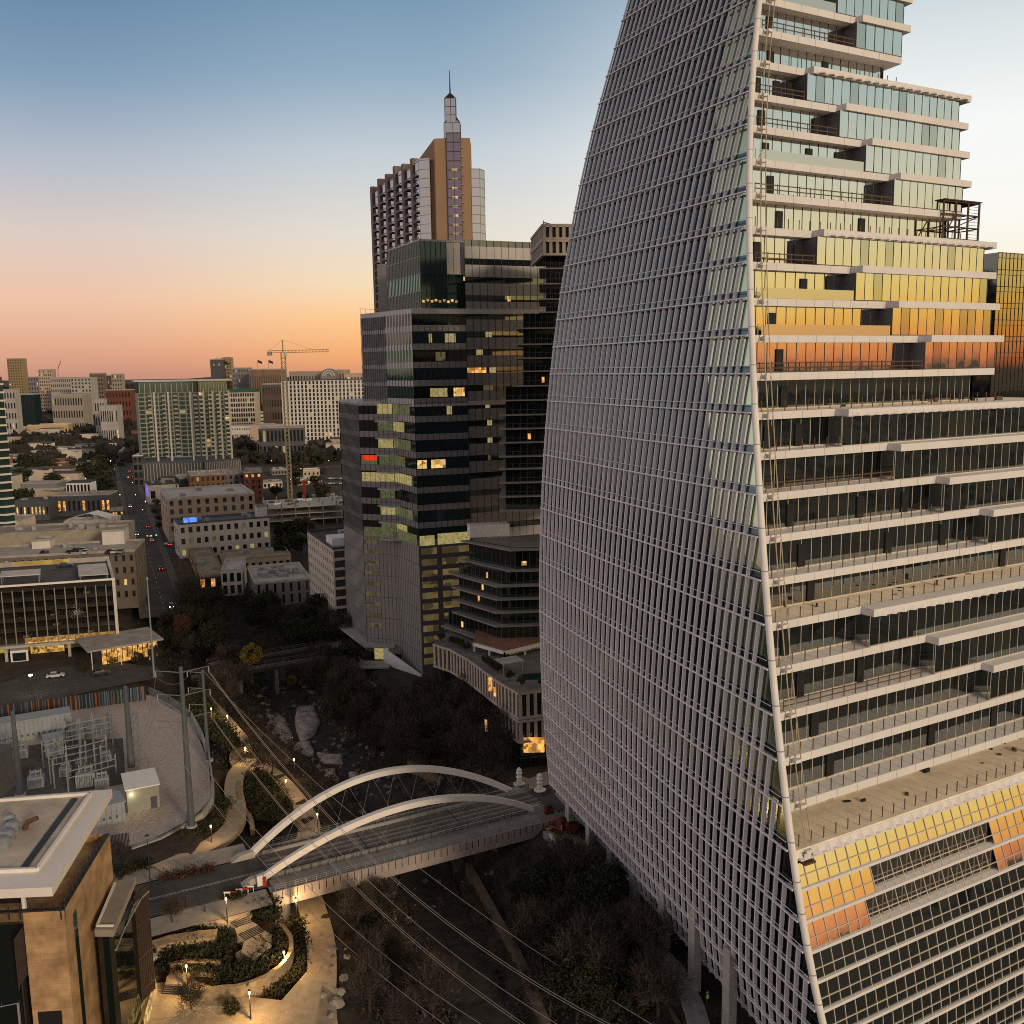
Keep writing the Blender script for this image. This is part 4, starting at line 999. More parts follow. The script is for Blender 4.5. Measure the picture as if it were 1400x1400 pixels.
UP = [(682, y) for y in (698, 679, 660, 641, 624, 605, 586, 567, 547)] + [(706, y) for y in (527, 507, 489, 470, 448)] + [(737, y) for y in (426, 408, 387, 366)]
for i, (x, y) in enumerate(UP):
    Yc = 219; c = site_y(x, y, Yc); z = c.z; nh = (site_y(UP[i + 1][0], UP[i + 1][1], Yc).z - z) if i < len(UP) - 1 else 3.4
    r = Vector((24, Yc + 2, z)); b = Vector((24, Yc + 30, z)); l2 = c + dirv(88) * 24
    MB().prism([(p.x, p.y) for p in (l2, c, r, b)], z - .3, z).obj('floor_slab', MATS['slab_edge'], ns)
    g = MB(); ci = c + Vector((1.6, 1.7, 0)); li = l2 + Vector((2.2, .5, 0)); ri = r + Vector((0, 1.7, 0)); z1_ = z + nh - .3
    g.quad(V2(ci, z), V2(ri, z), V2(ri, z1_), V2(ci, z1_)).quad(V2(li, z), V2(ci, z), V2(ci, z1_), V2(li, z1_)); g.obj('setback_glazing', g_win if 10 <= i <= 12 and False else g_dark, ns)
    m_ = MB()
    for j in range(16): p = ci + (ri - ci) * (j / 15) - Vector((0, .06, 0)); m_.bar(V2(p, z), V2(p, z1_), .09)
    m_.obj('mullion_row', m_greyd, ns)
    rl = MB(); rl.bar(c + Vector((0, .1, 1.05)), r + Vector((0, .1, 1.05)), .06)
    for j in range(18): p = c + (r - c) * (j / 17) + Vector((0, .1, 0)); rl.bar(p, p + Vector((0, 0, 1.05)), .05)
    rl.obj('railing', m_greyd, ns)
    if i in (10, 11): MB().quad(V2(ci + Vector((4.5, -.1, 0)), z + .1), V2(ci + Vector((8.5, -.1, 0)), z + .1), V2(ci + Vector((8.5, -.1, 0)), z1_), V2(ci + Vector((4.5, -.1, 0)), z1_)).obj('blue_glazing', glass('blue_glass', (.55, .72, .9), .45, .05, .05), ns)
    if i in (9, 5): lit_pane(ns, ci, ri, .2, .23, z + .5, z + 1.8, l_amber, .08)
# slatted crown
c0 = site_y(742, 349, 217); c1 = site_y(742, 306, 217)
cw = [Vector((c0.x - 2, 240, 0)), Vector((c0.x, 217, 0)), Vector((25, 219, 0))]
lattice(cw, c0.z, (c0.z + c1.z) / 2, 1.5, 'slatted_crown'); lattice(cw, (c0.z + c1.z) / 2, c1.z, 1.5, 'slatted_crown')
MB().prism([(cw[0].x + 1, cw[0].y), (cw[1].x + .8, cw[1].y + .9), (cw[2].x, cw[2].y + .9), (25, 240)], c0.z, c1.z - .5).obj('crown_core', m_greyd, ns)
p = site_y(743, 304, 218); MB().bar(p, p + Vector((2.2, 0, -.6)), .25).bar(p + Vector((0, 0, -.6)), p + Vector((0, 0, .4)), .2).obj('roof_davit', m_steel, ns)
# pool terrace on top of the lower block: white stair house and loungers
p = site_y(668, 737, 236); MB().box((p.x, p.y, site_y(697, 752, 216).z), (10, 4, 3.0), 12).obj('stair_house', m_white, ns)
# ------------------------------------------------------------------ arch bridge
bro = thing('arch_bridge', 'road bridge over the creek carried by two leaning white steel arches', 'bridge', V2((BC0 + BC1) / 2, 0))
def BP(u, v, z=0.0): p = BC0 + E1 * u + E2 * v; return Vector((p.x, p.y, z))
LB = 52.0
def slabq(u0, u1, v0, v1, z0, z1): return MB().prism([(p.x, p.y) for p in (BP(u0, v0), BP(u1, v0), BP(u1, v1), BP(u0, v1))], z0, z1)
slabq(-.5, LB + .5, -7.9, 7.0, -1.3, -.02).obj('deck_slab', m_conc, bro)
slabq(-2, LB + 2, -2.0, 5.2, -.019, .05).obj('roadway', M('worn_asphalt', (.15, .13, .115), .9, .35, .5), bro)
for v in (-1.0, .7, 2.3, 4.0): slabq(0, LB, v - .22, v + .22, .051, .054).obj('tyre_track', M('tyre_dark', (.10, .088, .08), .8, .45, .7), bro)
for u in (0.4, LB - .6, 17.2, 34.6): slabq(u, u + .22, -2, 5.2, .051, .057).obj('expansion_joint', m_dark, bro)
lm = MB()
for v in (.1, 1.6, 3.1): lm.poly([BP(0, v - .05, .056), BP(LB, v - .05, .056), BP(LB, v + .05, .056), BP(0, v + .05, .056)])
lm.obj('lane_marking', MATS['road_paint'], bro)
slabq(0, LB, -7.7, -3.4, -.019, .16).obj('walkway', M('bridge_walkway', (.27, .245, .23), .9, .2, .5), bro)
slabq(0, LB, 6.0, 6.95, -.019, .16).obj('walkway', MATS['bridge_walkway'], bro)
def BC_(u0, u1, v0, v1, z0, z1, nm, m): return slabq(u0, u1, v0, v1, z0, z1).obj(nm, m, bro)
BC_(-.4, LB, -8.15, -7.92, -2.0, .55, 'edge_girder', M('bridge_girder', (.36, .30, .27), .85, .15, .4))
BC_(0, LB, 7.02, 7.3, -2.0, .55, 'edge_girder', MATS['bridge_girder'])
for v, h in ((-2.5, .55), (5.55, .55)): BC_(1, LB - 1, v - .18, v + .18, .05, h + .05, 'kerb_barrier', m_conc)
def fence_line(v, z, h, step, nm, mat):
    r = MB(); n = int(LB / step)
    for i in range(n + 1): r.bar(BP(LB * i / n, v, z), BP(LB * i / n, v, z + h), .07)
    for dz in (h, h * .66, h * .33): r.bar(BP(0, v, z + dz), BP(LB, v, z + dz), .05)
    return r.obj(nm, mat, bro)
fence_line(-7.95, .55, 1.0, 1.6, 'railing', m_steel); fence_line(7.1, .55, 1.0, 1.6, 'railing', m_steel); fence_line(-3.2, .1, 1.0, 1.4, 'railing', m_dark); fence_line(5.9, .1, .9, 1.6, 'railing', m_dark)
sl = MB()
for i in range(44): p = BP(1 + i * 1.16, -8.16); q = BP(1 + i * 1.16 + .12, -8.16); sl.quad(V2(p, -.9), V2(q, -.9), V2(q, .5), V2(p, .5))
sl.obj('girder_slot', m_dark, bro)
m_arch = M('arch_paint', (.80, .74, .68), .4, .05, .2)
for v, lean, lab in ((-2.7, -3.0, 'near arch'), (5.8, 3.0, 'far arch')):
    def AP(t): h = 4 * t * (1 - t); return BP(-1.0 + (LB - 2.4) * t, v + lean * h, .3 + 8.1 * h)
    mb = MB(); n = 40; prev = None
    for i in range(n + 1):
        t = i / n; p = AP(t); d = (AP(min(1, t + .01)) - AP(max(0, t - .01))).normalized(); side = d.cross(Vector((0, 0, 1))).normalized(); up = side.cross(d).normalized(); w_ = .55 + .15 * (1 - abs(2 * t - 1)); h_ = .46
        ring = [p - side * w_ - up * h_, p + side * w_ - up * h_, p + side * w_ * .8 + up * h_, p - side * w_ * .8 + up * h_]
        i0 = len(mb.v); mb.v += [tuple(q) for q in ring]
        if prev is not None:
            for q in range(4): k = (q + 1) % 4; mb.f.append((prev + q, prev + k, i0 + k, i0 + q))
        else: mb.f.append((i0 + 3, i0 + 2, i0 + 1, i0))
        prev = i0
    mb.f.append((prev, prev + 1, prev + 2, prev + 3))
    mb.obj('arch', m_arch, bro, label='white arch on the %s side of the road' % ('camera' if v < 0 else 'far'))
    hg = MB()
    for i in range(2, 10):
        t = i / 11; p = AP(t)
        for du in (-3.5, 3.5): hg.tube([p, BP(-1 + (LB - 2.4) * t + du, v + (.3 if v < 0 else -.3), .5)], .03, 4)
    hg.obj('hanger_cable', m_steel, bro)
    for u in (-2.4, LB - 2.6):
        b = MB(); p = BP(u + (.0 if u < 1 else 0), v); sx = 1 if u < 1 else -1
        b.loft([BP(u - 1.8 * sx, v - .9, 0), BP(u + 2.2 * sx, v - .8, 0), BP(u + 2.2 * sx, v + .8, 0), BP(u - 1.8 * sx, v + .9, 0)][::sx], [BP(u - .2 * sx, v - .6, .9), BP(u + 2.0 * sx, v - .5, 1.1), BP(u + 2.0 * sx, v + .5, 1.1), BP(u - .2 * sx, v + .6, .9)][::sx]); b.obj('arch_footing', m_conc, bro)
for u in (1, LB - 1):
    MB().prism([(p.x, p.y) for p in (BP(u - 1.2, -7.8), BP(u + 1.2, -7.8), BP(u + 1.2, 6.9), BP(u - 1.2, 6.9))], -10, -1.3).obj('abutment', m_conc_d, bro)
# ramped retaining walls by the abutments
# ------------------------------------------------------------------ rail trestles
for i, (a, b, lab) in enumerate((((262, 926), (482, 893), 'nearer of two parallel rail trestles crossing the wooded creek'), ((285, 909), (478, 877), 'farther rail trestle crossing the wooded creek in front of the low buildings'))):
    A_, B_ = site(*a, 0), site(*b, 0); d = (B_ - A_).normalized(); n = Vector((d.y, -d.x, 0)); t = thing('rail_trestle', lab, 'rail bridge', (A_ + B_) / 2, 'rail trestles'); Lw = (B_ - A_).length
    mb = MB(); mb.bar(A_ + Vector((0, 0, -.4)), B_ + Vector((0, 0, -.4)), 4.2, .8); mb.obj('deck', M('sooty_timber', (.05, .04, .034), .95, .3, .6), t)
    for s in (-1.9, 1.9):
        r = MB(); k = int(Lw / 1.6)
        for q in range(k + 1): p = A_ + d * (Lw * q / k) + n * s; r.bar(p, p + Vector((0, 0, 1.1)), .12)
        for z in (.6, 1.1): r.bar(A_ + n * s + Vector((0, 0, z)), B_ + n * s + Vector((0, 0, z)), .12, .16)
        r.obj('railing', M('rusty_steel', (.12, .085, .065), .9, .3, 1), t)
    for s in (-.75, .75): MB().bar(A_ + n * s + Vector((0, 0, .08)), B_ + n * s + Vector((0, 0, .08)), .1, .16).obj('rail', m_steel, t)
    for u in (.28, .5, .72): p = A_ + d * Lw * u; MB().box((p.x, p.y, -10), (1.0, 3.2, 9.3), 25).obj('pier', m_conc_d, t)
# ------------------------------------------------------------------ library, lower left
lib = thing('library_building', 'warm stone library with a white overhanging roof in the lower corner', 'library', (-60, 100, 0))
zr = 28.0
r1, r2 = site(153, 1079, zr), site(71, 1213, zr)
wl = (site(4, 1090, zr) - r1); wl.normalize()
wl2 = (site(0, 1216, zr) - r2); wl2.normalize()
r4 = r1 + wl * 34; r3 = r2 + wl2 * 26
m_lroof = M('library_roof_edge', (.76, .69, .64), .6, .06, .3)
MB().prism([(p.x, p.y) for p in (r1, r4, r3, r2)], zr - 1.0, zr).obj('roof_overhang', m_lroof, lib)
c_ = (r1 + r2 + r3 + r4) / 4
def shr(p, dx): return p + (c_ - p).normalized() * dx
i1, i2 = site(124, 1087, zr), site(51, 1191, zr); i4 = i1 + wl * 31; i3 = i2 + wl2 * 24
MB().poly([V2(p, zr + .05) for p in (i1, i4, i3, i2)]).obj('roof_membrane', M('stained_roof_membrane', (.50, .42, .345), .9, .3, .22), lib)
fr = MB()
for a, b in ((i1, i4), (i2, i1), (i3, i2)): fr.bar(V2(a, zr + .2), V2(b, zr + .2), .35, .4)
fr.obj('roof_upstand', m_lroof, lib)
ch = MB(); a, b = i1 + wl * 1.6 + (r2 - r1).normalized() * 1, i2 + wl2 * 1.6; ch.bar(V2(a, zr + .12), V2(b, zr + .12), .7, .16); ch.obj('roof_gutter', m_dark, lib)
for x, y, s in ((18, 1138, 1.2), (10, 1150, 1.4), (5, 1160, 1.3), (14, 1128, 1.0)):
    p = site(x, y, zr); MB().lathe([(s * .6, 0), (s * .6, .8), (s * .75, .9), (s * .4, 1.3), (.1, 1.35)], (p.x, p.y, zr + .04), 12).obj('roof_fan', m_steel, lib)
p = site(34, 1135, zr); MB().tube([p + Vector((0, 0, .05)), p + Vector((.3, .2, .9)), p + Vector((1.4, .4, 1.3))], .3, 7).obj('roof_duct', M('rusty_duct', (.12, .06, .035), .8, .3, 1), lib)
p = site(3, 1085, zr); MB().box((p.x - 2.5, p.y, zr), (6, 5, 5.5), 5).obj('plant_room', m_greyd, lib)
zs_ = 21.5
k1, k2 = site(87, 1245, zs_), site(150, 1140, zs_); kd = (k2 - k1).normalized(); kl = Vector((-kd.y, kd.x, 0)); kl = (site(30, 1248, zs_) - k1).normalized()
k3, k4 = k2 + kl * 26, k1 + kl * 26
kw = k1 + kl * 4.4
mb = MB()
mb.quad(V2(k1, -6), V2(k2, -6), V2(k2, zs_), V2(k1, zs_)).quad(V2(kw, -6), V2(k1, -6), V2(k1, zs_), V2(kw, zs_)).quad(V2(k2, -6), V2(k3, -6), V2(k3, zs_), V2(k2, zs_)).poly([V2(q, zs_ - 1.0) for q in (k1, k2, k3, k4)])
m_lstone = bpy.data.materials.new('library_limestone'); m_lstone.use_nodes = True
_nt = m_lstone.node_tree; _b = _nt.nodes['Principled BSDF']; _b.inputs['Roughness'].default_value = .9; _g = _nt.nodes.new('ShaderNodeTexCoord')
_mp = _nt.nodes.new('ShaderNodeMapping'); _mp.inputs['Rotation'].default_value = (rad(90), 0, 0)
_geo = _nt.nodes.new('ShaderNodeNewGeometry'); _sx = _nt.nodes.new('ShaderNodeSeparateXYZ'); _cx = _nt.nodes.new('ShaderNodeCombineXYZ'); _ad = _nt.nodes.new('ShaderNodeMath'); _ad.operation = 'ADD'
_nt.links.new(_geo.outputs['Position'], _sx.inputs[0]); _nt.links.new(_sx.outputs[0], _ad.inputs[0]); _nt.links.new(_sx.outputs[1], _ad.inputs[1]); _nt.links.new(_ad.outputs[0], _cx.inputs[0]); _nt.links.new(_sx.outputs[2], _cx.inputs[1])
_br = _nt.nodes.new('ShaderNodeTexBrick'); _br.inputs['Scale'].default_value = 1.0; _br.inputs['Brick Width'].default_value = 1.5; _br.inputs['Row Height'].default_value = .75; _br.inputs['Mortar Size'].default_value = .012
_br.inputs['Color1'].default_value = (.45, .275, .135, 1); _br.inputs['Color2'].default_value = (.36, .215, .11, 1); _br.inputs['Mortar'].default_value = (.25, .14, .07, 1); _br.inputs['Bias'].default_value = -.2
_nz = _nt.nodes.new('ShaderNodeTexNoise'); _nz.inputs['Scale'].default_value = .5; _nz.inputs['Detail'].default_value = 6; _mr = _nt.nodes.new('ShaderNodeMapRange'); _mr.inputs[1].default_value = .3; _mr.inputs[2].default_value = .7; _mr.inputs[3].default_value = .65; _mr.inputs[4].default_value = 1.25
_vs = _nt.nodes.new('ShaderNodeVectorMath'); _vs.operation = 'SCALE'
_nt.links.new(_cx.outputs[0], _br.inputs['Vector']); _nt.links.new(_geo.outputs['Position'], _nz.inputs['Vector']); _nt.links.new(_nz.outputs[0], _mr.inputs[0]); _nt.links.new(_br.outputs[0], _vs.inputs[0]); _nt.links.new(_mr.outputs[0], _vs.inputs['Scale']); _nt.links.new(_vs.outputs[0], _b.inputs['Base Color'])
mb.obj('stone_wall', m_lstone, lib)
# glass storey under the roof, planted terrace, railing
g_ = MB(); q1, q2 = shr(k1, 4.5), shr(k2, 4.5)
gc = (k1 + k2 + k3 + k4) / 4
g1, g2, g3, g4 = [p + (gc - p).normalized() * 7 for p in (k1, k2, k3, k4)]
g_.prism([(p.x, p.y) for p in (g1, g2, g3, g4)], zs_ - 1, zr - 1.02).obj('roof_storey_glazing', g_dark, lib)
for u in (.22, .8):
    p = shr(r2 + (r1 - r2) * u, 6.5); MB().bar(V2(p, zs_ - 1), V2(p, zr - 1), .35).obj('roof_column', m_white, lib)
rl = MB(); Lk = (k2 - k1).length
for q in range(int(Lk / 1.3)): p = k1 + kd * q * 1.3 + kl * .3; rl.bar(V2(p, zs_ - 1), V2(p, zs_ + .9), .22, .12)
rl.bar(V2(k1 + kl * .3, zs_ + .02), V2(k2 + kl * .3, zs_ + .02), .6, .1)
for q in range(7): p = k1 + kl * (q * 1.2) + kd * .3; rl.bar(V2(p, zs_ - 1), V2(p, zs_ + .6), .1)
rl.bar(V2(k1 + kd * .3, zs_ + .05), V2(kw + kd * .3 + kl * 4, zs_ + .05), .5, .15)
rl.obj('terrace_railing', m_dark, lib)
# tall slot window in the east wall and dark opening in the south wall
n1 = Vector((kd.y, -kd.x, 0))
a, b = k1 + kd * 2.6 + n1 * .06, k1 + kd * 3.7 + n1 * .06; MB().quad(V2(a, -6), V2(b, -6), V2(b, zs_ - 2), V2(a, zs_ - 2)).obj('slot_window', g_green, lib)
n2 = -Vector((kl.y, -kl.x, 0)); n2 = Vector((-kl.y, kl.x, 0)); n2 = n2 if n2.y < 0 else -n2
a, b = k1 + kl * 3.8 + n2 * .06, k1 + kl * 1.2 + n2 * .06; MB().quad(V2(a, 1), V2(b, 1), V2(b, 9.5), V2(a, 9.5)).obj('dark_opening', m_black, lib)
MB().quad(V2(a + n2 * .05, -2), V2(b + n2 * .05, -2), V2(b + n2 * .05, .9), V2(a + n2 * .05, .9)).obj('lit_entrance', l_yel, lib)
# dark slatted timber screens on the south west side
m_slat = M('dark_timber_slat', (.05, .03, .022), .8, .2, 1)
for (xa, ya, za), (xb, yb, zb) in (((20, 1285, 18), (48, 1245, 21)), ((30, 1340, 12), (52, 1312, 12))):
    a, b = site(xa, ya, za), site(xb, yb, zb); s_ = MB()
    for q in range(14):
        t = q / 13; s_.bar(V2(a, za - .35 * q * 1.2), V2(b, zb - .35 * q * 1.2), .12, .22)
    for t in (0, .5, 1): p = a + (b - a) * t; s_.bar(V2(p, p.z), V2(p, p.z - 6), .14)
    s_.obj('slatted_screen', m_slat, lib)
lb = MB(); w0 = kw; w1 = kw + kl * 20 - n2 * -1
lb.quad(V2(w1 + n2 * -3, -6), V2(w0 + n2 * -3, -6), V2(w0 + n2 * -3, zs_ - 3), V2(w1 + n2 * -3, zs_ - 3)); lb.obj('recessed_glazing', g_dark, lib)
# solar array
so1 = MB(); fr = MB(); zp_ = 9.0
s0, s1 = site(30, 1283, zp_ + 1), site(-60, 1300, zp_ + 1); ud = (s1 - s0).normalized(); vd = (site(22, 1400, zp_) - s0); vd.z = 0; vd = vd.normalized()
for i in range(7):
    for j in range(11):
        p = V2(s0, zp_) + ud * i * 1.7 + vd * j * 1.1; q = [p + ud * .04 + vd * .03, p + ud * 1.64 + vd * .03, p + ud * 1.64 + vd * 1.05, p + ud * .04 + vd * 1.05]
        so1.quad(*q)
so1.obj('solar_panels', glass('solar_glass', (.5, .55, .65), .14, .1, .0, base=(.008, .010, .016)), lib)
for i in range(8): p = V2(s0, zp_ - .1) + ud * i * 1.7; fr.bar(p, p + vd * 12.2, .05, .12)
for j in range(12): p = V2(s0, zp_ - .1) + vd * j * 1.1; fr.bar(p, p + ud * 12, .05, .08)
for i in range(0, 8, 2):
    for j in (1, 6, 11): p = V2(s0, 0) + ud * i * 1.7 + vd * j * 1.1; fr.bar(V2(p, -3), V2(p, zp_ - .1), .2)
fr.obj('solar_frame', m_alu, lib)
# east wing: canopy roof over dark glass and a black mesh screen
ca = [site(157, 1205, 15.5), site(186, 1198, 15.5), site(155, 1271, 15.5), site(129, 1271, 15.5)]
MB().prism([(p.x, p.y) for p in (ca[3], ca[2], ca[1], ca[0])], 14.6, 15.5).obj('canopy_roof', M('canopy_roof', (.30, .26, .215), .85, .15, .4), lib)
cc = (ca[0] + ca[1] + ca[2] + ca[3]) / 4; cb_ = [p + (cc - p) * .1 for p in ca]
MB().prism([(p.x, p.y) for p in (cb_[3], cb_[2], cb_[1], cb_[0])], -2.5, 14.6).obj('east_wing_glazing', g_dark, lib)
rp = MB()
for a, b in ((ca[0], ca[3]), (ca[3], ca[2])): rp.bar(V2(a + (cc - a) * .12, 15.55), V2(b + (cc - b) * .12, 15.55), .25, .3)
rp.obj('roof_upstand', m_lroof, lib)
sA, sB = site(184, 1240, 12), site(204, 1202, 14); sd_ = (sB - sA); sd_.z = 0; Ls = sd_.length; sd_.normalize()
sm = MB()
for q in range(int(Ls / .35)): p = V2(sA, 0) + sd_ * q * .35; sm.bar(V2(p, -1.5), V2(p, 13.5), .1, .18)
for z in (0, 4.5, 9, 13.4): sm.bar(V2(sA, z), V2(sB, z), .16, .2)
sm.obj('mesh_screen', m_slat, lib); p0 = V2(sA, 0) - Vector((sd_.y, -sd_.x, 0)) * .4; p1 = V2(sB, 0) - Vector((sd_.y, -sd_.x, 0)) * .4
MB().quad(V2(p0, -1.5), V2(p1, -1.5), V2(p1, 13), V2(p0, 13)).obj('screen_backing', m_black, lib)
for t in (0, .45, .9): p = V2(sA, 0) + sd_ * Ls * t; q = cb_[2] + (cb_[1] - cb_[2]) * t; sm2 = MB().bar(V2(p, 12.5), V2(q, 12.5), .2); sm2.obj('screen_strut', m_steel, lib)
# entrance terrace and lit glass front on the lower plaza side
et = [site(205, 1300, -1.5), site(140, 1372, -1.5), site(150, 1440, -1.5), site(214, 1345, -1.5)]
MB().prism([(p.x, p.y) for p in (et[3], et[0], et[1], et[2])][::-1], -6, -1.4).obj('entrance_terrace', m_pave, lib)
a, b = site(210, 1352, -2), site(197, 1400, -2); a, b = V2(a, 0), V2(b, 0)
MB().quad(V2(b, -5), V2(a, -5), V2(a, -1.2), V2(b, -1.2)).obj('lit_glass_front', lit('front_glow', (1, .68, .22), .8, 1.6, .02), lib)
for q in range(4):
    p = et[0] + (et[1] - et[0]) * (.25 + .2 * q) + Vector((1.6, .6, 0)); MB().box((p.x, p.y, -1.38), (2.4, 1.2, .5), 60).obj('bench_block', m_conc, lib)
# ------------------------------------------------------------------ stairs, terraces and curved wall
st = thing('terrace_stairs', 'broad stone stairs stepping down from the bridge end to the curved wall', 'stairs', site(345, 1275, -2))
def flight(pa, pb, qa, qb, z0, z1, n, nm='step'):
    """pa-pb top edge, qa-qb bottom edge (pixels)"""
    A1, B1, A2, B2 = site(*pa, z0), site(*pb, z0), site(*qa, z1), site(*qb, z1); mb = MB()
    for i in range(n):
        t0, t1 = i / n, (i + 1) / n; z = z0 + (z1 - z0) * t1
        q = [A1 + (A2 - A1) * t0, B1 + (B2 - B1) * t0, B1 + (B2 - B1) * t1, A1 + (A2 - A1) * t1]
        c = (q[0] + q[2]) / 2; o_ = q if (q[1] - q[0]).cross(q[2] - q[1]).z > 0 else q[::-1]
        mb.prism([(p.x, p.y) for p in o_], z - 1.2, z + .02)
    fl_ = mb.obj('step_flight', m_pave, st); ns_ = MB()
    for i in range(n):
        t1 = (i + 1) / n; z = z0 + (z1 - z0) * t1; a, b = A1 + (A2 - A1) * t1, B1 + (B2 - B1) * t1; ns_.bar(V2(a, z + .02), V2(b, z + .02), .16, .05)
    ns_.obj('riser_line', m_dark, fl_)  # dark strips added along the step edges, standing in for dark risers
    return fl_
def landing(pp, z, nm='landing', mat=None, dz=1.6):
    q = [site(x, y, z) for x, y in pp]; o_ = q if sum((b.x - a.x) * (b.y + a.y) for a, b in zip(q, q[1:] + q[:1])) < 0 else q[::-1]
    return MB().prism([(p.x, p.y) for p in o_], z - dz, z).obj(nm, mat or m_pave, st)
landing([(235, 1240), (330, 1222), (345, 1238), (337, 1250), (305, 1262), (245, 1258)], -.05)
flight((337, 1248), (313, 1260), (345, 1260), (321, 1268), -.2, -.9, 5)
landing([(321, 1268), (345, 1260), (352, 1264), (324, 1277)], -.9)
flight((352, 1264), (324, 1277), (362, 1272), (334, 1286), -.9, -1.7, 6)
landing([(362, 1272), (371, 1278), (371, 1293), (346, 1310), (330, 1300), (334, 1286)], -1.7)
flight((322, 1302), (331, 1297), (336, 1317), (345, 1309), -1.8, -2.7, 6)
flight((226, 1346), (254, 1346), (221, 1358), (254, 1360), -2.6, -3.5, 5)
landing([(226, 1345), (254, 1346), (262, 1328), (240, 1322), (228, 1335)], -2.6)
def wall_curve(name, pp, ztop, h, thick, mat, label, cat, group=None):
    P_ = [site(x, y, ztop) for x, y in pp]; R_ = []
    for a, b in zip(P_, P_[1:]):
        for q in range(4): R_.append(a + (b - a) * q / 4)
    R_.append(P_[-1])
    for _ in range(2): R_ = [R_[0]] + [(R_[i - 1] + 2 * R_[i] + R_[i + 1]) / 4 for i in range(1, len(R_) - 1)] + [R_[-1]]
    mb = MB(); prev = None
    for i, p in enumerate(R_):
        d = (R_[min(i + 1, len(R_) - 1)] - R_[max(0, i - 1)]).normalized(); n = Vector((d.y, -d.x, 0)) * thick / 2; j = rnd.uniform(-.08, .08)
        ring = [V2(p + n, ztop - h), V2(p + n, ztop + j), V2(p - n, ztop + j), V2(p - n, ztop - h)]; i0 = len(mb.v); mb.v += [tuple(q) for q in ring]
        if prev is not None:
            for q in range(3): mb.f.append((prev + q, prev + q + 1, i0 + q + 1, i0 + q))
        prev = i0
    mb.f.append((0, 3, 2, 1)); mb.f.append((prev, prev + 1, prev + 2, prev + 3))
    return tag(mb.obj(name, mat), label, cat, group)
m_lsw = M('rough_limestone_wall', (.34, .25, .15), .95, .35, 1.0, bump=.6)
wall_curve('curved_wall', [(262, 1352), (290, 1350), (330, 1346), (362, 1335), (385, 1318), (397, 1302), (399, 1285), (392, 1270), (380, 1262)], -1.9, 3.2, .6, m_lsw, 'curved stone retaining wall lit warm yellow by the path lamp', 'wall')
wall_curve('stone_wall', [(232, 1318), (250, 1313), (285, 1312), (300, 1316)], -1.4, 2.4, .7, m_lsw, 'short rough limestone wall below the shrubs beside the stairs', 'wall')
wall_curve('rock_outcrop', [(210, 1292), (228, 1284), (262, 1279), (296, 1276)], -.2, 2.6, 2.2, m_lsw, 'long rugged rock outcrop in the planted slope under the street', 'rock')
wall_curve('path_edge_wall', [(330, 1068), (326, 1080), (330, 1100), (343, 1118), (345, 1130)], -2.4, 1.8, .8, m_lsw, 'low stone edging wall along the winding park path', 'wall')
wall_curve('path_edge_wall', [(415, 1130), (405, 1118), (400, 1108)], -3.6, 1.6, .8, m_lsw, 'short stone wall between the garden bed and the path by the white arch', 'wall')
wall_curve('channel_wall', [(640, 1180), (662, 1220), (690, 1270), (708, 1300), (720, 1330), (735, 1365), (748, 1400)], -5.0, 3.5, 1.0, M('channel_concrete', (.15, .11, .075), .95, .35, .6, bump=.4), 'tan concrete wall along the creek bank below the bridge', 'wall')
wall_curve('path_edge_wall', [(605, 1065), (580, 1050), (560, 1040)], -4, 2, 1.2, MATS['channel_concrete'], 'pale concrete bank wall behind the farther white arch', 'wall')
# rocks along the lower path
for i, (x, y, s) in enumerate([(452, 1300, 1.1), (454, 1312, .9), (450, 1325, 1.0), (449, 1334, .8), (442, 1350, .9), (438, 1365, 1.2), (432, 1378, 1.0), (428, 1388, .9), (424, 1397, .8), (475, 1310, .8), (470, 1340, 1.0), (466, 1360, 1.1), (458, 1375, 1.2), (452, 1392, 1.0), (474, 1300, .7), (438, 1284, .8)]):
    p = site(x, y, -5.2); n = 7
    o = blob([(p.x + s * rnd.uniform(.7, 1.3) * math.cos(q * 2 * math.pi / n) * 1.0, p.y + s * rnd.uniform(.7, 1.3) * math.sin(q * 2 * math.pi / n)) for q in range(n)], -5.4, 'boulder', m_rock, s * .9)
    tag(o, 'limestone boulder in the rough rows edging the lower creekside path', 'boulder', 'limestone boulders edging the lower path')
# ------------------------------------------------------------------ substation
m_weath = M('weathered_arm', (.15, .155, .16), .6, .15)
def steel_pole(x, y, xt, yt, label, arms=(), r=(.62, .34)):
    b = site(x, y, .1); zt = site_y(xt, yt, b.y).z; t = thing('power_pole', label, 'power pole', b, 'tapered steel power poles')
    MB().tube([b, (b.x, b.y, zt)], list(r), 10).obj('shaft', M('weathering_galv', (.10, .115, .125), .6, .15, .5, metal=.2), t)
    MB().lathe([(1.0, 0), (1.0, .25), (.8, .3)], b, 12).obj('base_plate', m_conc, t)
    tips = []
    for dz, ln, ang in arms:
        p = Vector((b.x, b.y, zt - dz)); d = dirv(ang); q = p + d * ln + Vector((0, 0, .6)); MB().tube([p, q], [.11, .06], 6).obj('cross_arm', m_weath, t); ins = MB().tube([q, q - Vector((0, 0, 1.1))], .11, 6); ins.obj('insulator', M('insulator', (.3, .28, .25), .4, .1), t); tips.append(q - Vector((0, 0, 1.1)))
    return b, zt, tips
b1, z1_, tp1 = steel_pole(262, 1130, 243, 912, 'tallest steel power pole with three arms beside the bridge road', [(1, 4.6, 20), (5.2, 4.6, 20), (9.4, 4.6, 20), (1, 4.2, 190), (5.2, 4.2, 190), (10, 4.6, 190)])
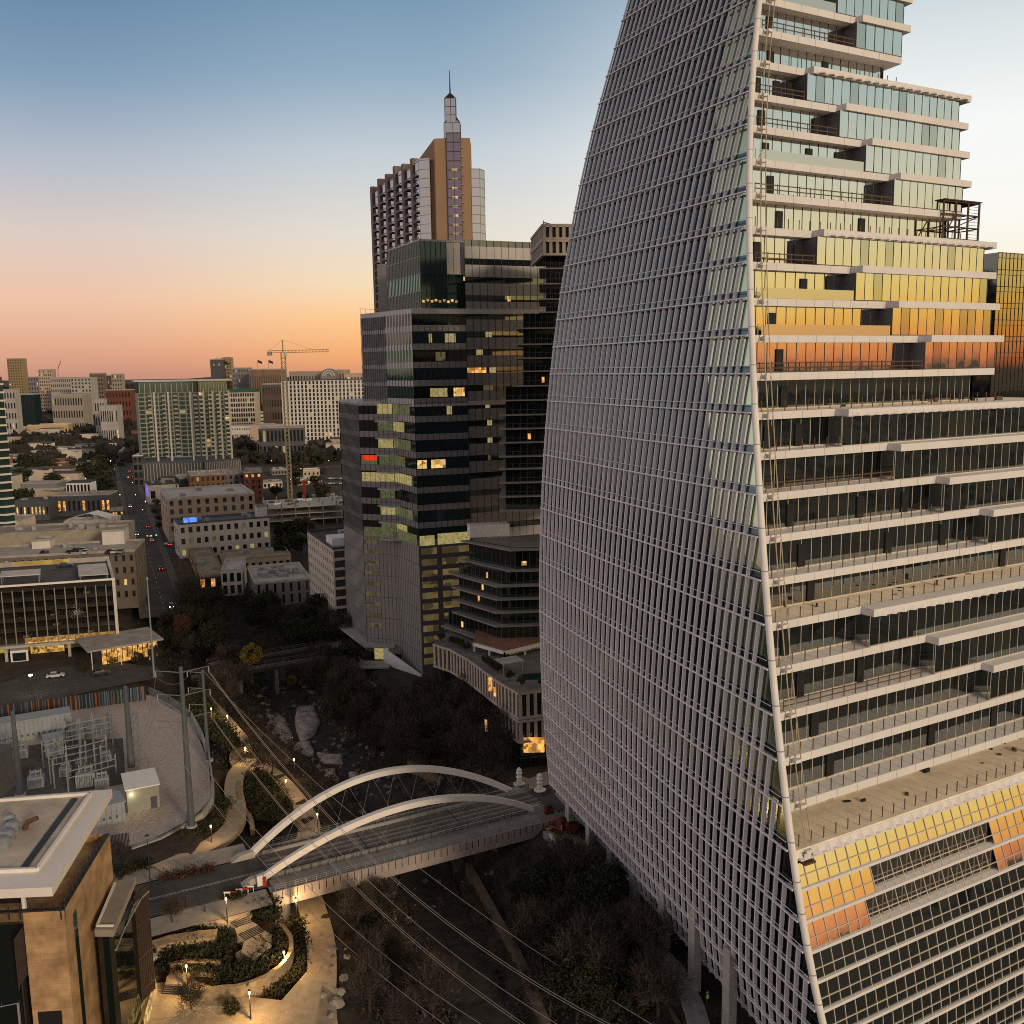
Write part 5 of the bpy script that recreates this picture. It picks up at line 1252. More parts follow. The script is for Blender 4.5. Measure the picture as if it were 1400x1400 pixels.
b2, z2_, tp2 = steel_pole(285, 1040, 273, 916, 'slim steel power pole at the fence corner by the creek path', [(.6, 3, 200), (4, 3, 200), (7.5, 3, 200)], (.42, .25))
b3, z3_, tp3 = steel_pole(180, 1050, 166, 938, 'two-piece steel power pole in the middle of the gravel yard', [(12, 2.5, -20)], (.75, .4))
b4, z4_, tp4 = steel_pole(28, 1087, 14, 972, 'steel power pole among the transformers near the left edge', [], (.7, .35))
mast = site(211, 926, .1); t = thing('light_mast', 'very tall thin light mast standing beside the cafe pavilion', 'light mast', mast); MB().tube([mast, (mast.x, mast.y, site_y(201, 793, mast.y).z)], [.3, .14], 8).obj('shaft', m_steel, t); MB().box((mast.x, mast.y, site_y(201, 793, mast.y).z), (.5, .5, .7)).obj('lamp_head', m_steel, t)
# wires from the poles down over the creek
wire_lab = 'overhead power line strung from the steel poles over the dark creek'
m_wire = M('wire', (.30, .25, .21), .5, 0)
def wire(S, x, y, Ym=106, r=.045, sag=0):
    Mp = site_y(x, y, Ym); Ee = S + (Mp - S) * 1.9; zE = S.z - 3
    t_m = 1 / 1.9; zM = Mp.z
    # z(t)=a t^2+b t+c through (0,S.z),(t_m,zM),(1,zE)
    c = S.z; k1_, k2_ = zM - c, zE - c; a = (k2_ - k1_ / t_m) / (1 - t_m); b = k2_ - a
    pts = [(S.x + (Ee.x - S.x) * t, S.y + (Ee.y - S.y) * t, a * t * t + b * t + c) for t in [i / 28 for i in range(29)]]
    o = MB().tube(pts, r, 4, cap=True).obj('power_line', m_wire); return tag(o, wire_lab, 'power line', 'power lines over the creek')
ends = [607, 657, 711, 761, 826, 890]
for S, x in zip([tp1[5], tp1[4], tp1[2], tp1[1], tp1[0], Vector((b2.x, b2.y, z2_))], ends): wire(S, x, 1400)
for S, x in ((tp1[2], 717), (tp1[0], 833)): wire(S + Vector((.3, 0, -.2)), x, 1400)
for a, b in ((tp2[0], tp1[3]), (tp2[1], tp1[4]), (tp2[2], tp1[5]), (tp3[0], tp1[3]), (tp3[0], tp1[4])):
    m = (a + b) / 2 - Vector((0, 0, 1.5)); tag(MB().tube([a, (a + m) / 2 - Vector((0, 0, .4)), m, (b + m) / 2 - Vector((0, 0, .4)), b], .035, 4).obj('jumper_wire', m_wire), 'slack jumper wire between two of the steel power poles', 'wire', 'jumper wires in the yard')
def hut(name, label, xl, yl, xr, yr, dp, h, wall, roofm, ridge=0, ang=None, cat='equipment building', group=None, door=None, rib=True):
    A_ = site(xl, yl, .1); B_ = site(xr, yr, .1); d = (B_ - A_).normalized(); n = Vector((-d.y, d.x, 0)); Lw = (B_ - A_).length; t = thing(name, label, cat, A_ + d * Lw / 2, group); z0 = .1
    C_, D_ = B_ + n * dp, A_ + n * dp
    mb = MB()
    for a, b in ((A_, B_), (B_, C_), (C_, D_), (D_, A_)): mb.quad(V2(a, z0), V2(b, z0), V2(b, z0 + h), V2(a, z0 + h))
    mb.obj('wall', wall, t)
    o_ = .25; rf = MB(); A2, B2, C2, D2 = A_ - d * o_ - n * o_, B_ + d * o_ - n * o_, C_ + d * o_ + n * o_, D_ - d * o_ + n * o_
    rf.loft([V2(A2, z0 + h), V2(B2, z0 + h), V2(C2, z0 + h), V2(D2, z0 + h)], [V2(A2, z0 + h + .2), V2(B2, z0 + h + .2), V2(C2, z0 + h + .2 + ridge), V2(D2, z0 + h + .2 + ridge)]); rf.obj('roof', roofm, t)
    if rib:
        r = MB()
        for q in range(int(Lw / .9)): p = A_ + d * (q + .5) * .9 - n * .04; r.bar(V2(p, z0), V2(p, z0 + h), .12, .08)
        r.obj('wall_rib', wall, t)
        v = MB()
        for q in range(int(Lw / 1.1)): p = A_ + d * (q * 1.1 + .5) - n * .1; v.quad(V2(p, z0 + 1.0), V2(p + d * .35, z0 + 1.0), V2(p + d * .35, z0 + 1.5), V2(p, z0 + 1.5))
        v.obj('vent_row', m_greyd, t)
    if door: p = A_ + d * Lw * door - n * .06; MB().quad(V2(p, z0), V2(p + d * 1.1, z0), V2(p + d * 1.1, z0 + 2.3), V2(p, z0 + 2.3)).obj('door', m_greyd, t)
    return t, A_, B_, d, n
m_bluegrey = M('blue_grey_steel', (.28, .30, .32), .6, .12, .4)
hut('switchgear_building', 'long blue-grey ribbed switchgear container in front of the painted fence', -12, 1021, 98, 1002, 4.5, 4.6, m_bluegrey, m_bluegrey)
tt, A_, B_, d_, n_ = hut('control_house', 'pale square control house with a lit wall lamp in the gravel yard', 175, 1112, 219, 1103, 8, 4.4, M('pale_greenish_wall', (.27, .27, .23), .8, .1), m_white, 0, door=.72, rib=False)
p = A_ + d_ * .8 - n_ * .15 + Vector((0, 0, 3.4)); MB().lathe([(.14, 0), (.2, .15), (.1, .3)], p, 8).obj('wall_lamp', lit('lamp_glow', (1, .85, .5), 12, .01, 1), tt)
def lamp_light(p, e=60, col=(1, .62, .22), r=.25):
    l = bpy.data.lights.new('lamp_light', 'POINT'); l.energy = e; l.color = col; l.shadow_soft_size = r; o = bpy.data.objects.new('lamp_light', l); COL.objects.link(o); o.location = p; return o
lamp_light(p - n_ * .6, 60, (1, .8, .45))
hut('relay_container', 'grey ribbed relay container beside the library roof edge', 128, 1133, 172, 1122, 5, 3.6, m_bluegrey, m_bluegrey)
hut('cable_box', 'small blue-grey cubicle on legs beside the bus frames', 63, 1036, 88, 1031, 4, 3.6, m_bluegrey, m_bluegrey, rib=False)
sheet('crushed_stone_pad', [site(x, y, 0) for x, y in ((-40, 1100), (60, 1092), (172, 1072), (168, 1010), (100, 1012), (-40, 1030))], .115, M('dark_crushed_stone', (.10, .088, .082), 1, .3, 1.2))
# transformers
def transformer(px, py, s, label):
    p = site(px, py, .1); t = thing('transformer', label, 'transformer', p, 'transformers in the yard')
    MB().box((p.x, p.y, p.z), (3.2 * s, 2.2 * s, 2.4 * s), 20).obj('tank', m_bluegrey, t)
    f = MB()
    for q in range(7): f.box((p.x + dirv(20).x * (q - 3) * .4 * s - dirv(110).x * 1.4 * s, p.y + dirv(20).y * (q - 3) * .4 * s - dirv(110).y * 1.4 * s, p.z + .3 * s), (.12 * s, .6 * s, 1.8 * s), 20)
    f.obj('radiator', m_steel, t)
    for q in (-1, 0, 1): c = p + dirv(20) * q * s; MB().lathe([(.22 * s, 2.4 * s), (.12 * s, 2.5 * s), (.2 * s, 2.8 * s), (.1 * s, 2.9 * s), (.18 * s, 3.2 * s), (.08 * s, 3.3 * s), (.15 * s, 3.6 * s), (.04 * s, 4 * s)], c, 7).obj('bushing', M('insulator', (.3, .28, .25), .4, .1), t)
    MB().tube([p + Vector((0, 0, 3 * s)) + dirv(110) * .9 * s - dirv(20) * 1.2 * s, p + Vector((0, 0, 3 * s)) + dirv(110) * .9 * s + dirv(20) * 1.2 * s], .35 * s, 8).obj('conservator', m_steel, t)
for a in ((50, 1075, .9, 'white-topped transformer standing alone near the left pole'), (118, 1073, 1.1, 'large transformer under the sloping bus bars'), (106, 1008, 1.0, 'transformer at the far end of the bus frames'), (130, 1006, 1.0, 'transformer beside the yard pole, last in the row'), (10, 1055, 1.2, 'transformer at the left edge of the yard'), (4, 1030, 1.0, 'transformer behind the left-edge pole'), (140, 1075, .8, 'small transformer beside the control house')): transformer(*a)
# bus frames
def frame(pts, h, label, beams=3):
    q = [site(x, y, .1) for x, y in pts]; t = thing('bus_frame', label, 'steel frame', q[0], 'bus bar frames'); mb = MB()
    for p in q: mb.bar(p, V2(p, h), .22)
    mb.obj('post', m_steel, t); b = MB()
    for k in range(beams):
        z = h - k * 1.3
        for a, c in zip(q, q[1:]): b.bar(V2(a, z), V2(c, z), .14, .18)
    b.obj('beam', m_steel, t)
    for p in q:
        MB().lathe([(.1, 0), (.18, .2), (.1, .3), (.18, .5), (.1, .6), (.16, .8), (.05, 1.0)], V2(p, h), 6).obj('insulator', MATS['insulator'], t)
frame([(70, 1072), (94, 1066), (120, 1060), (148, 1052)], 6.5, 'front row of the galvanised bus frames')
frame([(92, 1035), (112, 1030), (130, 1026), (155, 1020)], 7, 'middle row of the galvanised bus frames')
frame([(94, 1085), (160, 1066)], 4.5, 'low sloping bus frame nearest the library', 2)
frame([(92, 1035), (94, 1078)], 6.5, 'bus frame running towards the library on the left', 1)
frame([(110, 1030), (113, 1073)], 6.5, 'bus frame running towards the library in the centre', 1)
frame([(128, 1026), (132, 1066)], 6.5, 'bus frame running towards the library on the right', 1)
frame([(0, 1045), (22, 1040)], 6, 'bus frame behind the left-edge pole', 3)
frame([(0, 1070), (25, 1066)], 6, 'bus frame in front of the left-edge pole', 3)
frame([(60, 1050), (86, 1045), (112, 1040)], 5, 'short bus frame between the two long galvanised rows', 2)
frame([(100, 1018), (128, 1012), (150, 1008)], 5.5, 'rear row of bus frames by the far transformers', 2)
frame([(75, 1078), (78, 1046)], 5, 'short bus frame beside the blue-grey cubicle', 2)
frame([(140, 1060), (146, 1020)], 5.5, 'bus frame at the right end of the rows', 2)
for a in ((90, 1060, .7, 'small transformer between the front and middle bus frames'), (112, 1052, .7, 'second small transformer between the bus frames'), (30, 1035, .8, 'transformer just right of the left-edge pole'), (146, 1040, .6, 'little switch unit beside the lattice stand'), (84, 1016, .8, 'transformer behind the blue-grey cubicle')): transformer(*a)
sw = thing('lattice_stand', 'slender lattice stand beside the yard pole', 'steel frame', site(188, 1042, .1)); p = site(188, 1042, .1); mb = MB()
for u, v in ((-.7, -.7), (.7, -.7), (.7, .7), (-.7, .7)): mb.bar(p + Vector((u, v, 0)), p + Vector((u * .6, v * .6, 11)), .12)
for k in range(7): z = k * 1.6; mb.bar(p + Vector((-.6, -.6, z)), p + Vector((.6, -.6, z + 1.4)), .08).bar(p + Vector((.6, -.6, z)), p + Vector((.6, .6, z + 1.4)), .08).bar(p + Vector((-.6, .6, z)), p + Vector((-.6, -.6, z + 1.4)), .08)
mb.obj('lattice', m_rail if False else m_steel, sw)
# painted fence
A_, B_ = site(-14, 987, .1), site(200, 957, .1); d = (B_ - A_); Lf = d.length; d.normalize(); n = Vector((d.y, -d.x, 0)); pf = thing('painted_fence', 'long dark fence with boards painted orange, blue and green', 'fence', (A_ + B_) / 2)
MB().loft([A_, B_, B_ - n * .2, A_ - n * .2], [A_ + Vector((0, 0, 3.6)), B_ + Vector((0, 0, 3.6)), B_ - n * .2 + Vector((0, 0, 3.6)), A_ - n * .2 + Vector((0, 0, 3.6))]).obj('backing', M('fence_dark', (.03, .028, .03), .9, .2), pf)
cols_ = {'orange': M('orange_board', (.30, .085, .02), .8, .15), 'blue': M('blue_board', (.09, .17, .24), .8, .15), 'green': M('green_board', (.07, .11, .04), .8, .15), 'grey': M('grey_board', (.08, .075, .085), .8, .15)}
u = .3
while u < Lf - .5:
    f_ = u / Lf; c = rnd.choices(('orange', 'blue', 'green', 'grey'), (.28 * (1 - f_) + .06, .15 + .75 * f_, .15, .5 - .2 * f_))[0]; w_ = rnd.uniform(.18, .4)
    p = A_ + d * u + n * .03; MB().bar(p + Vector((0, 0, .05)), p + Vector((0, 0, 3.6)), .06, w_, up=d).obj('board', cols_[c], pf)
    u += w_ + rnd.uniform(.1, 1.3) * (1.2 - f_)
# yard fence on its low retaining wall
yf = thing('yard_fence', 'grey mesh fence on a low curved concrete wall round the gravel yard', 'fence', site(288, 1060, 0)); pp = [site(x, y, .1) for x, y in ((204, 951), (232, 964), (262, 985), (278, 1015), (287, 1045), (291, 1070), (290, 1092), (276, 1112), (250, 1130), (220, 1146), (180, 1160))]
wl_ = MB(); pk = MB(); rl = MB()
for a, b in zip(pp, pp[1:]):
    L_ = (b - a).length; wl_.bar(a - Vector((0, 0, 1.6)), b - Vector((0, 0, 1.6)), .4, 3.4)
    for q in range(int(L_ / .28)): p = a + (b - a) * (q * .28 / L_); pk.bar(p, p + Vector((0, 0, 2.4)), .035)
    for z in (.3, 2.3): rl.bar(a + Vector((0, 0, z)), b + Vector((0, 0, z)), .07)
wl_.obj('retaining_wall', m_conc, yf); pk.obj('pickets', m_steel, yf); rl.obj('rail', m_steel, yf)
gt = thing('yard_gate', 'dark vertical-bar gate between library and yard fence', 'gate', site(165, 1165, 0)); a, b = site(152, 1168, 0), site(177, 1164, 0); mb = MB()
for q in range(14): p = a + (b - a) * (q / 13); mb.bar(p, p + Vector((0, 0, 3.4)), .16, .1)
mb.obj('bars', m_dark, gt)
# ------------------------------------------------------------------ parking garage with pale fins
ga = 15.1; gB = Vector((-114.8, 270.6, 0)); ge = dirv(ga); gi = dirv(115); gA = gB - ge * 52; gh = 21.6
gar = thing('parking_garage', 'dark glass-screened parking garage with thin pale vertical fins and cars on its roof', 'parking garage', (gA + gB) / 2)
def GP(u, v, z): p = gA + ge * u + gi * v; return Vector((p.x, p.y, z))
def gbox(u0, u1, v0, v1, z0, z1): return MB().prism([(p.x, p.y) for p in (GP(u0, v0, 0), GP(u1, v0, 0), GP(u1, v1, 0), GP(u0, v1, 0))], z0, z1)
for k in range(6):
    z = 5.6 + k * 2.9; gbox(.3, 51.7, .8, 33, z - .3, z).obj('parking_deck', m_conc_d, gar)
    gbox(.3, 51.7, .5, .7, z, z + .9).obj('deck_parapet', m_greyd, gar)
    for q in range(14): MB().quad(GP(1.5 + q * 3.6, 8 + (q % 3) * 6, z + 2.5), GP(3 + q * 3.6, 8 + (q % 3) * 6, z + 2.5), GP(3 + q * 3.6, 8.5 + (q % 3) * 6, z + 2.5), GP(1.5 + q * 3.6, 8.5 + (q % 3) * 6, z + 2.5)).obj('deck_lamp', l_park, gar) if q % 2 and k < 5 else None
gbox(0.3, 51.7, 22, 22.4, 0, gh - .3).obj('rear_wall', M('dim_garage_wall', (.12, .105, .05), .9, .3, .2), gar)
scr = MB().quad(GP(0, 0, 5.2), GP(52, 0, 5.2), GP(52, 0, gh), GP(0, 0, gh))
m_scr = bpy.data.materials.new('tinted_screen_glass'); m_scr.use_nodes = True; _t = m_scr.node_tree; _t.nodes.clear(); _o = _t.nodes.new('ShaderNodeOutputMaterial'); _m1 = _t.nodes.new('ShaderNodeMixShader'); _m1.inputs[0].default_value = .14; _tr = _t.nodes.new('ShaderNodeBsdfTransparent'); _tr.inputs[0].default_value = (.62, .58, .5, 1); _gl = _t.nodes.new('ShaderNodeBsdfGlossy'); _gl.inputs['Roughness'].default_value = .12; _gl.inputs[0].default_value = (.6, .58, .55, 1)
_t.links.new(_tr.outputs[0], _m1.inputs[1]); _t.links.new(_gl.outputs[0], _m1.inputs[2]); _t.links.new(_m1.outputs[0], _o.inputs[0])
scr.obj('screen_glass', m_scr, gar)
for u in [52 - 2.6 - q * 2.72 for q in range(19)]:
    MB().bar(GP(u, -.25, 4.6), GP(u, -.25, gh - 1.2), .11, .28, up=ge).obj('fin', M('garage_fin', (.24, .21, .18), .6, .1), gar)
gbox(51.2, 52, -.4, 33, 4.6, gh + .5).obj('end_wall', m_whitew, gar)
gbox(0, 52, -.45, .0, gh, gh + .55).obj('roof_edge', m_lroof, gar)
gbox(0, 51.2, .0, 33, gh - .5, gh - .3).obj('roof_deck', m_asph, gar)
gbox(-.4, .0, -.4, 33, gh - .3, gh + 1.1).obj('roof_edge', m_lroof, gar); gbox(0, 52, 33, 33.4, 0, gh + 1.2).obj('rear_parapet', m_conc, gar)
gbox(-8, 52, -.6, 10, 3.9, 4.6).obj('canopy_band', m_conc, gar)
gbox(0, 52, 10, 10.3, 0, 3.9).obj('ground_floor_wall', M('ochre_wall', (.45, .34, .1), .8, .2, .4), gar)
for u0, u1, z0, z1, m_ in ((27, 51, 4.75, 6.4, l_amber),): MB().quad(GP(u0, .3, z0), GP(u1, .3, z0), GP(u1, .3, z1), GP(u0, .3, z1)).obj('timber_band_glow', lit('timber_glow', (1, .55, .16), .95, 1.6, .25), gar)  # glowing sheet stands in for lamp light on the timber
MB().quad(GP(2, 9.8, .2), GP(21, 9.8, .2), GP(21, 9.8, 3.8), GP(2, 9.8, 3.8)).obj('drive_wall_glow', lit('drive_glow', (1, .70, .08), .55, .12, .5), gar)  # self-lit sheet in place of yellow light falling on the drive wall
MB().quad(GP(28, 5.8, .2), GP(37, 5.8, .2), GP(37, 5.8, 3.2), GP(28, 5.8, 3.2)).obj('lit_shop_front', lit('shop_glow', (1, .55, .12), .8, 1.2, .05), gar)
kk_ = gbox(23, 27.5, -.8, 3, 0, 3.2); kk_.obj('entrance_kiosk', m_white, gar); MB().quad(GP(23.5, -.85, .2), GP(27, -.85, .2), GP(27, -.85, 2.6), GP(23.5, -.85, 2.6)).obj('kiosk_glass', g_win, gar)
for u in (0, 21.5, 38): gbox(u, u + .8, 0, .8, 0, 3.9).obj('column', m_conc, gar)
for u0, u1, v0, v1, zz in ((11.5, 21.5, 2, 13, 3.2), (22, 32.5, 1.5, 10, 2.8), (42.5, 50.5, 1.5, 19, 1.6)):
    c_o = gbox(u0, u1, v0, v1, gh + zz - .25, gh + zz).obj('roof_canopy', m_roof_w, gar)
    ps = MB()
    for a in (u0 + .4, u1 - .4):
        for b in (v0 + .4, v1 - .4): ps.bar(GP(a, b, gh - .3), GP(a, b, gh + zz - .25), .2)
    ps.obj('canopy_post', m_steel, c_o)
MB().quad(GP(2, 32.9, gh + .0), GP(12, 32.9, gh + .0), GP(12, 32.9, gh + .9), GP(2, 32.9, gh + .9)).obj('parapet_glow', lit('sodium_glow', (1, .6, .08), .5, .3, .5), gar)  # emissive strips imitate sodium light on the rear parapet
MB().quad(GP(24, 32.9, gh), GP(40, 32.9, gh), GP(40, 32.9, gh + 1.1), GP(24, 32.9, gh + 1.1)).obj('parapet_glow', MATS['sodium_glow'], gar)
# cafe pavilion to the right of the garage
caf = thing('cafe_pavilion', 'low flat-roofed cafe pavilion with a glowing amber glass front', 'cafe', site(195, 905, 0)); a0, a1 = site(142, 913, 0), site(219, 899, 0); cd_ = (a1 - a0).normalized(); cn_ = Vector((-cd_.y, cd_.x, 0)); Lc = (a1 - a0).length
MB().prism([(p.x, p.y) for p in (a0 - cd_ * 4 - cn_ * 1, a1 + cd_ - cn_ * 1, a1 + cd_ + cn_ * 15, a0 - cd_ * 4 + cn_ * 15)], 5.2, 5.7).obj('roof', m_roof, caf)
MB().prism([(p.x, p.y) for p in (a0 + cn_ * 2, a1 + cn_ * 2, a1 + cn_ * 14, a0 + cn_ * 14)], 0, 5.2).obj('wall', m_greyd, caf)
MB().quad(V2(a0 + cn_ * 1.9, .3), V2(a1 + cn_ * 1.9, .3), V2(a1 + cn_ * 1.9, 5), V2(a0 + cn_ * 1.9, 5)).obj('lit_glass_front', lit('cafe_glow', (1, .48, .1), 1.1, 1.1, .05), caf)
fr = MB()
for q in range(12): p = a0 + cd_ * (Lc * q / 11) + cn_ * 1.8; fr.bar(V2(p, 0), V2(p, 5.2), .15)
fr.obj('glazing_frame', m_dark, caf)
for q in (0, .5, 1): p = a0 - cd_ * 3 + (a1 - a0) * q - cn_ * .6; MB().bar(V2(p, 0), V2(p, 5.2), .2).obj('post', m_white, caf)
# ------------------------------------------------------------------ middle-distance buildings
def px_of(p):
    v = p - Vector((0, 0, EYE)); d = v.dot(_f); return 700 + FPX * v.dot(CR) / d, 700 - FPX * v.dot(CU) / d
def width_to(A, ang, px, z):
    e = dirv(ang); lo, hi = 0.0, 400.0
    for _ in range(40):
        m = (lo + hi) / 2
        if px_of(V2(A + e * m, z))[0] < px: lo = m
        else: hi = m
    return lo
def bpx(name, label, cat, base, xr, ytop, ang, dp, Y=None, z0=0.0, **kw):
    """building from the pixel of its front left base corner (or its top corner at distance Y)"""
    A = site(base[0], base[1], z0) if Y is None else site_y(base[0], ytop, Y)
    h = site_y(base[0] if Y is not None else base[0] - (base[1] - ytop) * .04, ytop, A.y).z
    A = Vector((A.x, A.y, 0)); return building(name, label, cat, A, ang, width_to(A, ang, xr, h), dp, h, **kw)
lw = (l_warm, l_yel)
bpx('pink_building', 'five-storey pinkish building with pale roof behind the white corner block', 'building', (232, 742), 348, 683, 24, 42, wall=m_pink, f=(10, 4, .42, .62), l=(4, 4, .35, .5), roof=m_roof_w, clutter=3, lits=lw, frac=.03, base_z=4.5)
wb = bpx('white_building', 'three-storey white corner block with a blue lit sign on its grey roof', 'building', (247, 764), 368, 718, 26, 17, wall=m_whitew, f=(12, 3, .5, .5), l=(2, 2, .3, .4), roof=M('slate_roof', (.10, .105, .12), .8, .15), lits=(l_dim, l_yel), frac=.18)
p = site_y(252, 712, wb.location.y - 4); sg = thing('roof_sign', 'blue glowing sign board on the roof of the white corner block', 'sign', p)
MB().box((p.x + 2.6, p.y, p.z - 1.2), (5.6, .4, 2.6), 20).obj('panel', lit('blue_sign', (.12, .28, 1), 1.6, 1.2, .3), sg); MB().bar((p.x + .6, p.y + .3, p.z - 3), (p.x + .6, p.y + .3, p.z), .15).bar((p.x + 4.6, p.y + .8, p.z - 3), (p.x + 4.6, p.y + .8, p.z), .15).obj('support', m_steel, sg)
bpx('stair_block', 'small white stair block on the right end of the white corner block', 'building', (351, 708), 365, 694, 24, 6, Y=wb.location.y + 9, wall=m_whitew)
bpx('brick_building', 'long brown brick apartment row with grey and red ends below the condo tower', 'building', (262, 690), 308, 651, 22, 26, wall=m_brick, f=(7, 4, .45, .55), roof=m_roof, lits=lw, frac=.05, dark=g_green)
bpx('grey_building', 'grey clad apartment block joined to the brown brick row', 'building', (306, 682), 334, 649, 22, 30, wall=m_grey, f=(4, 4, .4, .55), roof=m_roof, dark=g_green, clutter=2)
bpx('red_building', 'dark red brick apartment block at the right end of the row', 'building', (335, 686), 358, 647, 14, 26, wall=m_redbrick, f=(3, 5, .4, .5), l=(3, 5, .3, .5), roof=m_roof, lits=lw, frac=.2)
bpx('glass_corner_block', 'low dark glass corner block left of the brown brick row', 'building', (247, 686), 263, 655, 26, 22, wall=m_greyd, f=(3, 4, .85, .8), l=(4, 4, .8, .8), roof=m_roof, dark=g_green, lits=lw, frac=.1)
bpx('purple_lit_shop', 'small white shop with a purple glowing end wall on the avenue', 'shop', (204, 690), 240, 664, 26, 20, wall=m_roof_w, f=(3, 1, .5, .4), roof=m_roof_d)
p = site_y(203, 668, 520); tag(MB().box((p.x - .5, p.y - .6, p.z - 4), (.5, 5, 6), 26).obj('purple_sign', lit('purple_sign_light', (.28, .15, 1), 1.2, .5, .5)), 'purple lit panel on the end of the small white shop', 'sign')
# low retail and the loft pair
rt = bpx('retail_building', 'low tan-roofed retail building with a warm lit arcade on the avenue', 'shop', (274, 806), 309, 790, 22, 62, wall=m_greyd, f=(5, 1, .8, .7), l=(10, 1, .8, .6), roof=M('tan_roof', (.33, .255, .18), .9, .15, .2), lits=(l_amber,), frac=.8, clutter=4)
bpx('retail_wing', 'long tan-roofed wing running behind the two grey lofts', 'shop', (304, 784), 398, 768, 20, 22, wall=m_pink, roof=MATS['tan_roof'], f=(10, 1, .5, .4))
bpx('white_loft', 'small two-storey white loft with large teal windows', 'building', (304, 815), 331, 782, 12, 22, wall=m_whitew, f=(3, 2, .62, .72), roof=m_roof_w, dark=g_green)
Lb = site(350, 834, -1); lb_h = site_y(349, 799, Lb.y).z
building('grey_loft', 'grey loft with white slot windows and a snow-pale roof full of ducts', 'building', Lb, 20, width_to(Lb, 20, 425, lb_h), 30, lb_h, z0=-3, wall=m_grey, f=(7, 2, .3, .8), l=(9, 2, .35, .8), roof=m_roof_w, clutter=16, base_z=0, lits=(l_yel,), frac=.06)
# pale hotel
hA = site(460, 868, 0); hh = site_y(459, 752, hA.y).z
hD = site(425, 832, 0); hang = math.degrees(math.atan2((hD - hA).y, (hD - hA).x)) - 90
hot = building('hotel_building', 'narrow cream hotel with rows of dark paired windows beside the grey office block', 'hotel', hA, hang, 12, (hD - hA).length, hh, wall=m_cream, l=(12, 8, .42, .48), f=(3, 8, .8, .72), roof=m_roof_d, base_z=2.5, lits=lw, frac=.02, cap=100)
p = hA + dirv(hang) * 4 + dirv(hang + 90) * 9; MB().box((p.x, p.y, hh), (6, 8, 2.6), hang).obj('roof_house', m_white, hot)
# condo tower
cA_ = site(197, 663, 0); ct = site_y(192, 520, cA_.y).z
cond = thing('condo_tower', 'broad green-glass condo tower with white ribs and a thin flat roof, left of centre', 'condo tower', cA_)
c1 = Vector((cA_.x, cA_.y, 0)); w1 = width_to(c1, 8, 270, ct); c2 = c1 + dirv(8) * w1; w2 = width_to(c2, 32, 311, ct); c3 = c2 + dirv(32) * w2
wins = []; mb = MB(); zb_, zt_ = 20, ct - 9
wins += wall_grid(mb, c1, c2, zb_, zt_, 9, 15, .82, .74, .5); wins += wall_grid(mb, c2, c3, zb_, zt_, 6, 15, .8, .74, .5)
mb.quad(V2(c1 + dirv(115) * 25, 0), V2(c1, 0), V2(c1, zt_), V2(c1 + dirv(115) * 25, zt_)).quad(V2(c3, 0), V2(c3 + dirv(115) * 25, 0), V2(c3 + dirv(115) * 25, zt_), V2(c3, zt_))
mb.obj('frame_wall', M('greenish_concrete', (.25, .26, .22), .8, .1, .2), cond)
place_windows(cond, wins, glass('condo_glass', (.5, .68, .56), .3, .08, .05, base=(.03, .045, .036)), (l_warm, l_yel), .03, 100, bars=(2, 1))
ins_ = [c1 + dirv(60) * 2, c2 + dirv(110) * 2, c3 + dirv(140) * 2, c3 + dirv(115) * 24, c1 + dirv(115) * 24]
MB().prism([(p.x, p.y) for p in ins_], zt_ - .5, ct - 1.2).obj('penthouse_glazing', MATS['condo_glass'], cond)
fr = MB()
for a, b in ((ins_[0], ins_[1]), (ins_[1], ins_[2])):
    for q in range(12): p = a + (b - a) * (q / 11) - Vector((0, .15, 0)); fr.bar(V2(p, zt_), V2(p, ct - 1.2), .35)
fr.obj('penthouse_frame', M('pale_mint_frame', (.4, .42, .36), .7, .05), cond)
cm = (c1 + c3) / 2 + dirv(115) * 12
MB().prism([((p - cm) * 1.05 + cm)[:2] for p in (c1, c2, c3, c3 + dirv(115) * 25, c1 + dirv(115) * 25)], ct - 1.2, ct).obj('roof_slab', M('roof_slab_white', (.5, .5, .5), .7, .1), cond)
for (a, b), us in (((c1, c2), (.27, .5, .86)), ((c2, c3), (.15, .45, .7, 1.0))):
    for u in us:
        p = a + (b - a) * u; n = Vector(((b - a).y, -(b - a).x, 0)).normalized(); MB().bar(V2(p + n * .4, 14), V2(p + n * .4, zt_ + .4), 1.5, .9).obj('white_rib', m_whitew, cond)
for (a, b), us in (((c1, c2), (.2, .43, .62, .95)), ((c2, c3), (.05, .35, .62, .9))):
    for u in us:
        p = a + (b - a) * u; n = Vector(((b - a).y, -(b - a).x, 0)).normalized(); bl = MB(); d = (b - a).normalized()
        for k in range(15): z = zb_ + (zt_ - zb_) * k / 15; bl.bar(V2(p + n * .8, z + .1), V2(p + n * .8 + Vector((0, 0, 1.1)), z + .1 + 1.1), 2.6, 1.5, up=n)
        bl.obj('balcony_stack', m_alu, cond)
pod_ = [c1 + dirv(188) * 4 - dirv(115) * 6, c2 - dirv(115) * 6, c3 + dirv(12) * 5 - dirv(115) * 4, c3 + dirv(115) * 28, c1 + dirv(115) * 28]
MB().prism([(p.x, p.y) for p in pod_], 0, 17).obj('podium', m_greyd, cond)
fr = MB()
for a, b in ((pod_[0], pod_[1]), (pod_[1], pod_[2])):
    for q in range(22): p = a + (b - a) * (q / 21) - Vector((0, .2, 0)); fr.bar(V2(p, 3), V2(p, 16), .5, .4)
fr.obj('podium_fin', m_conc, cond)
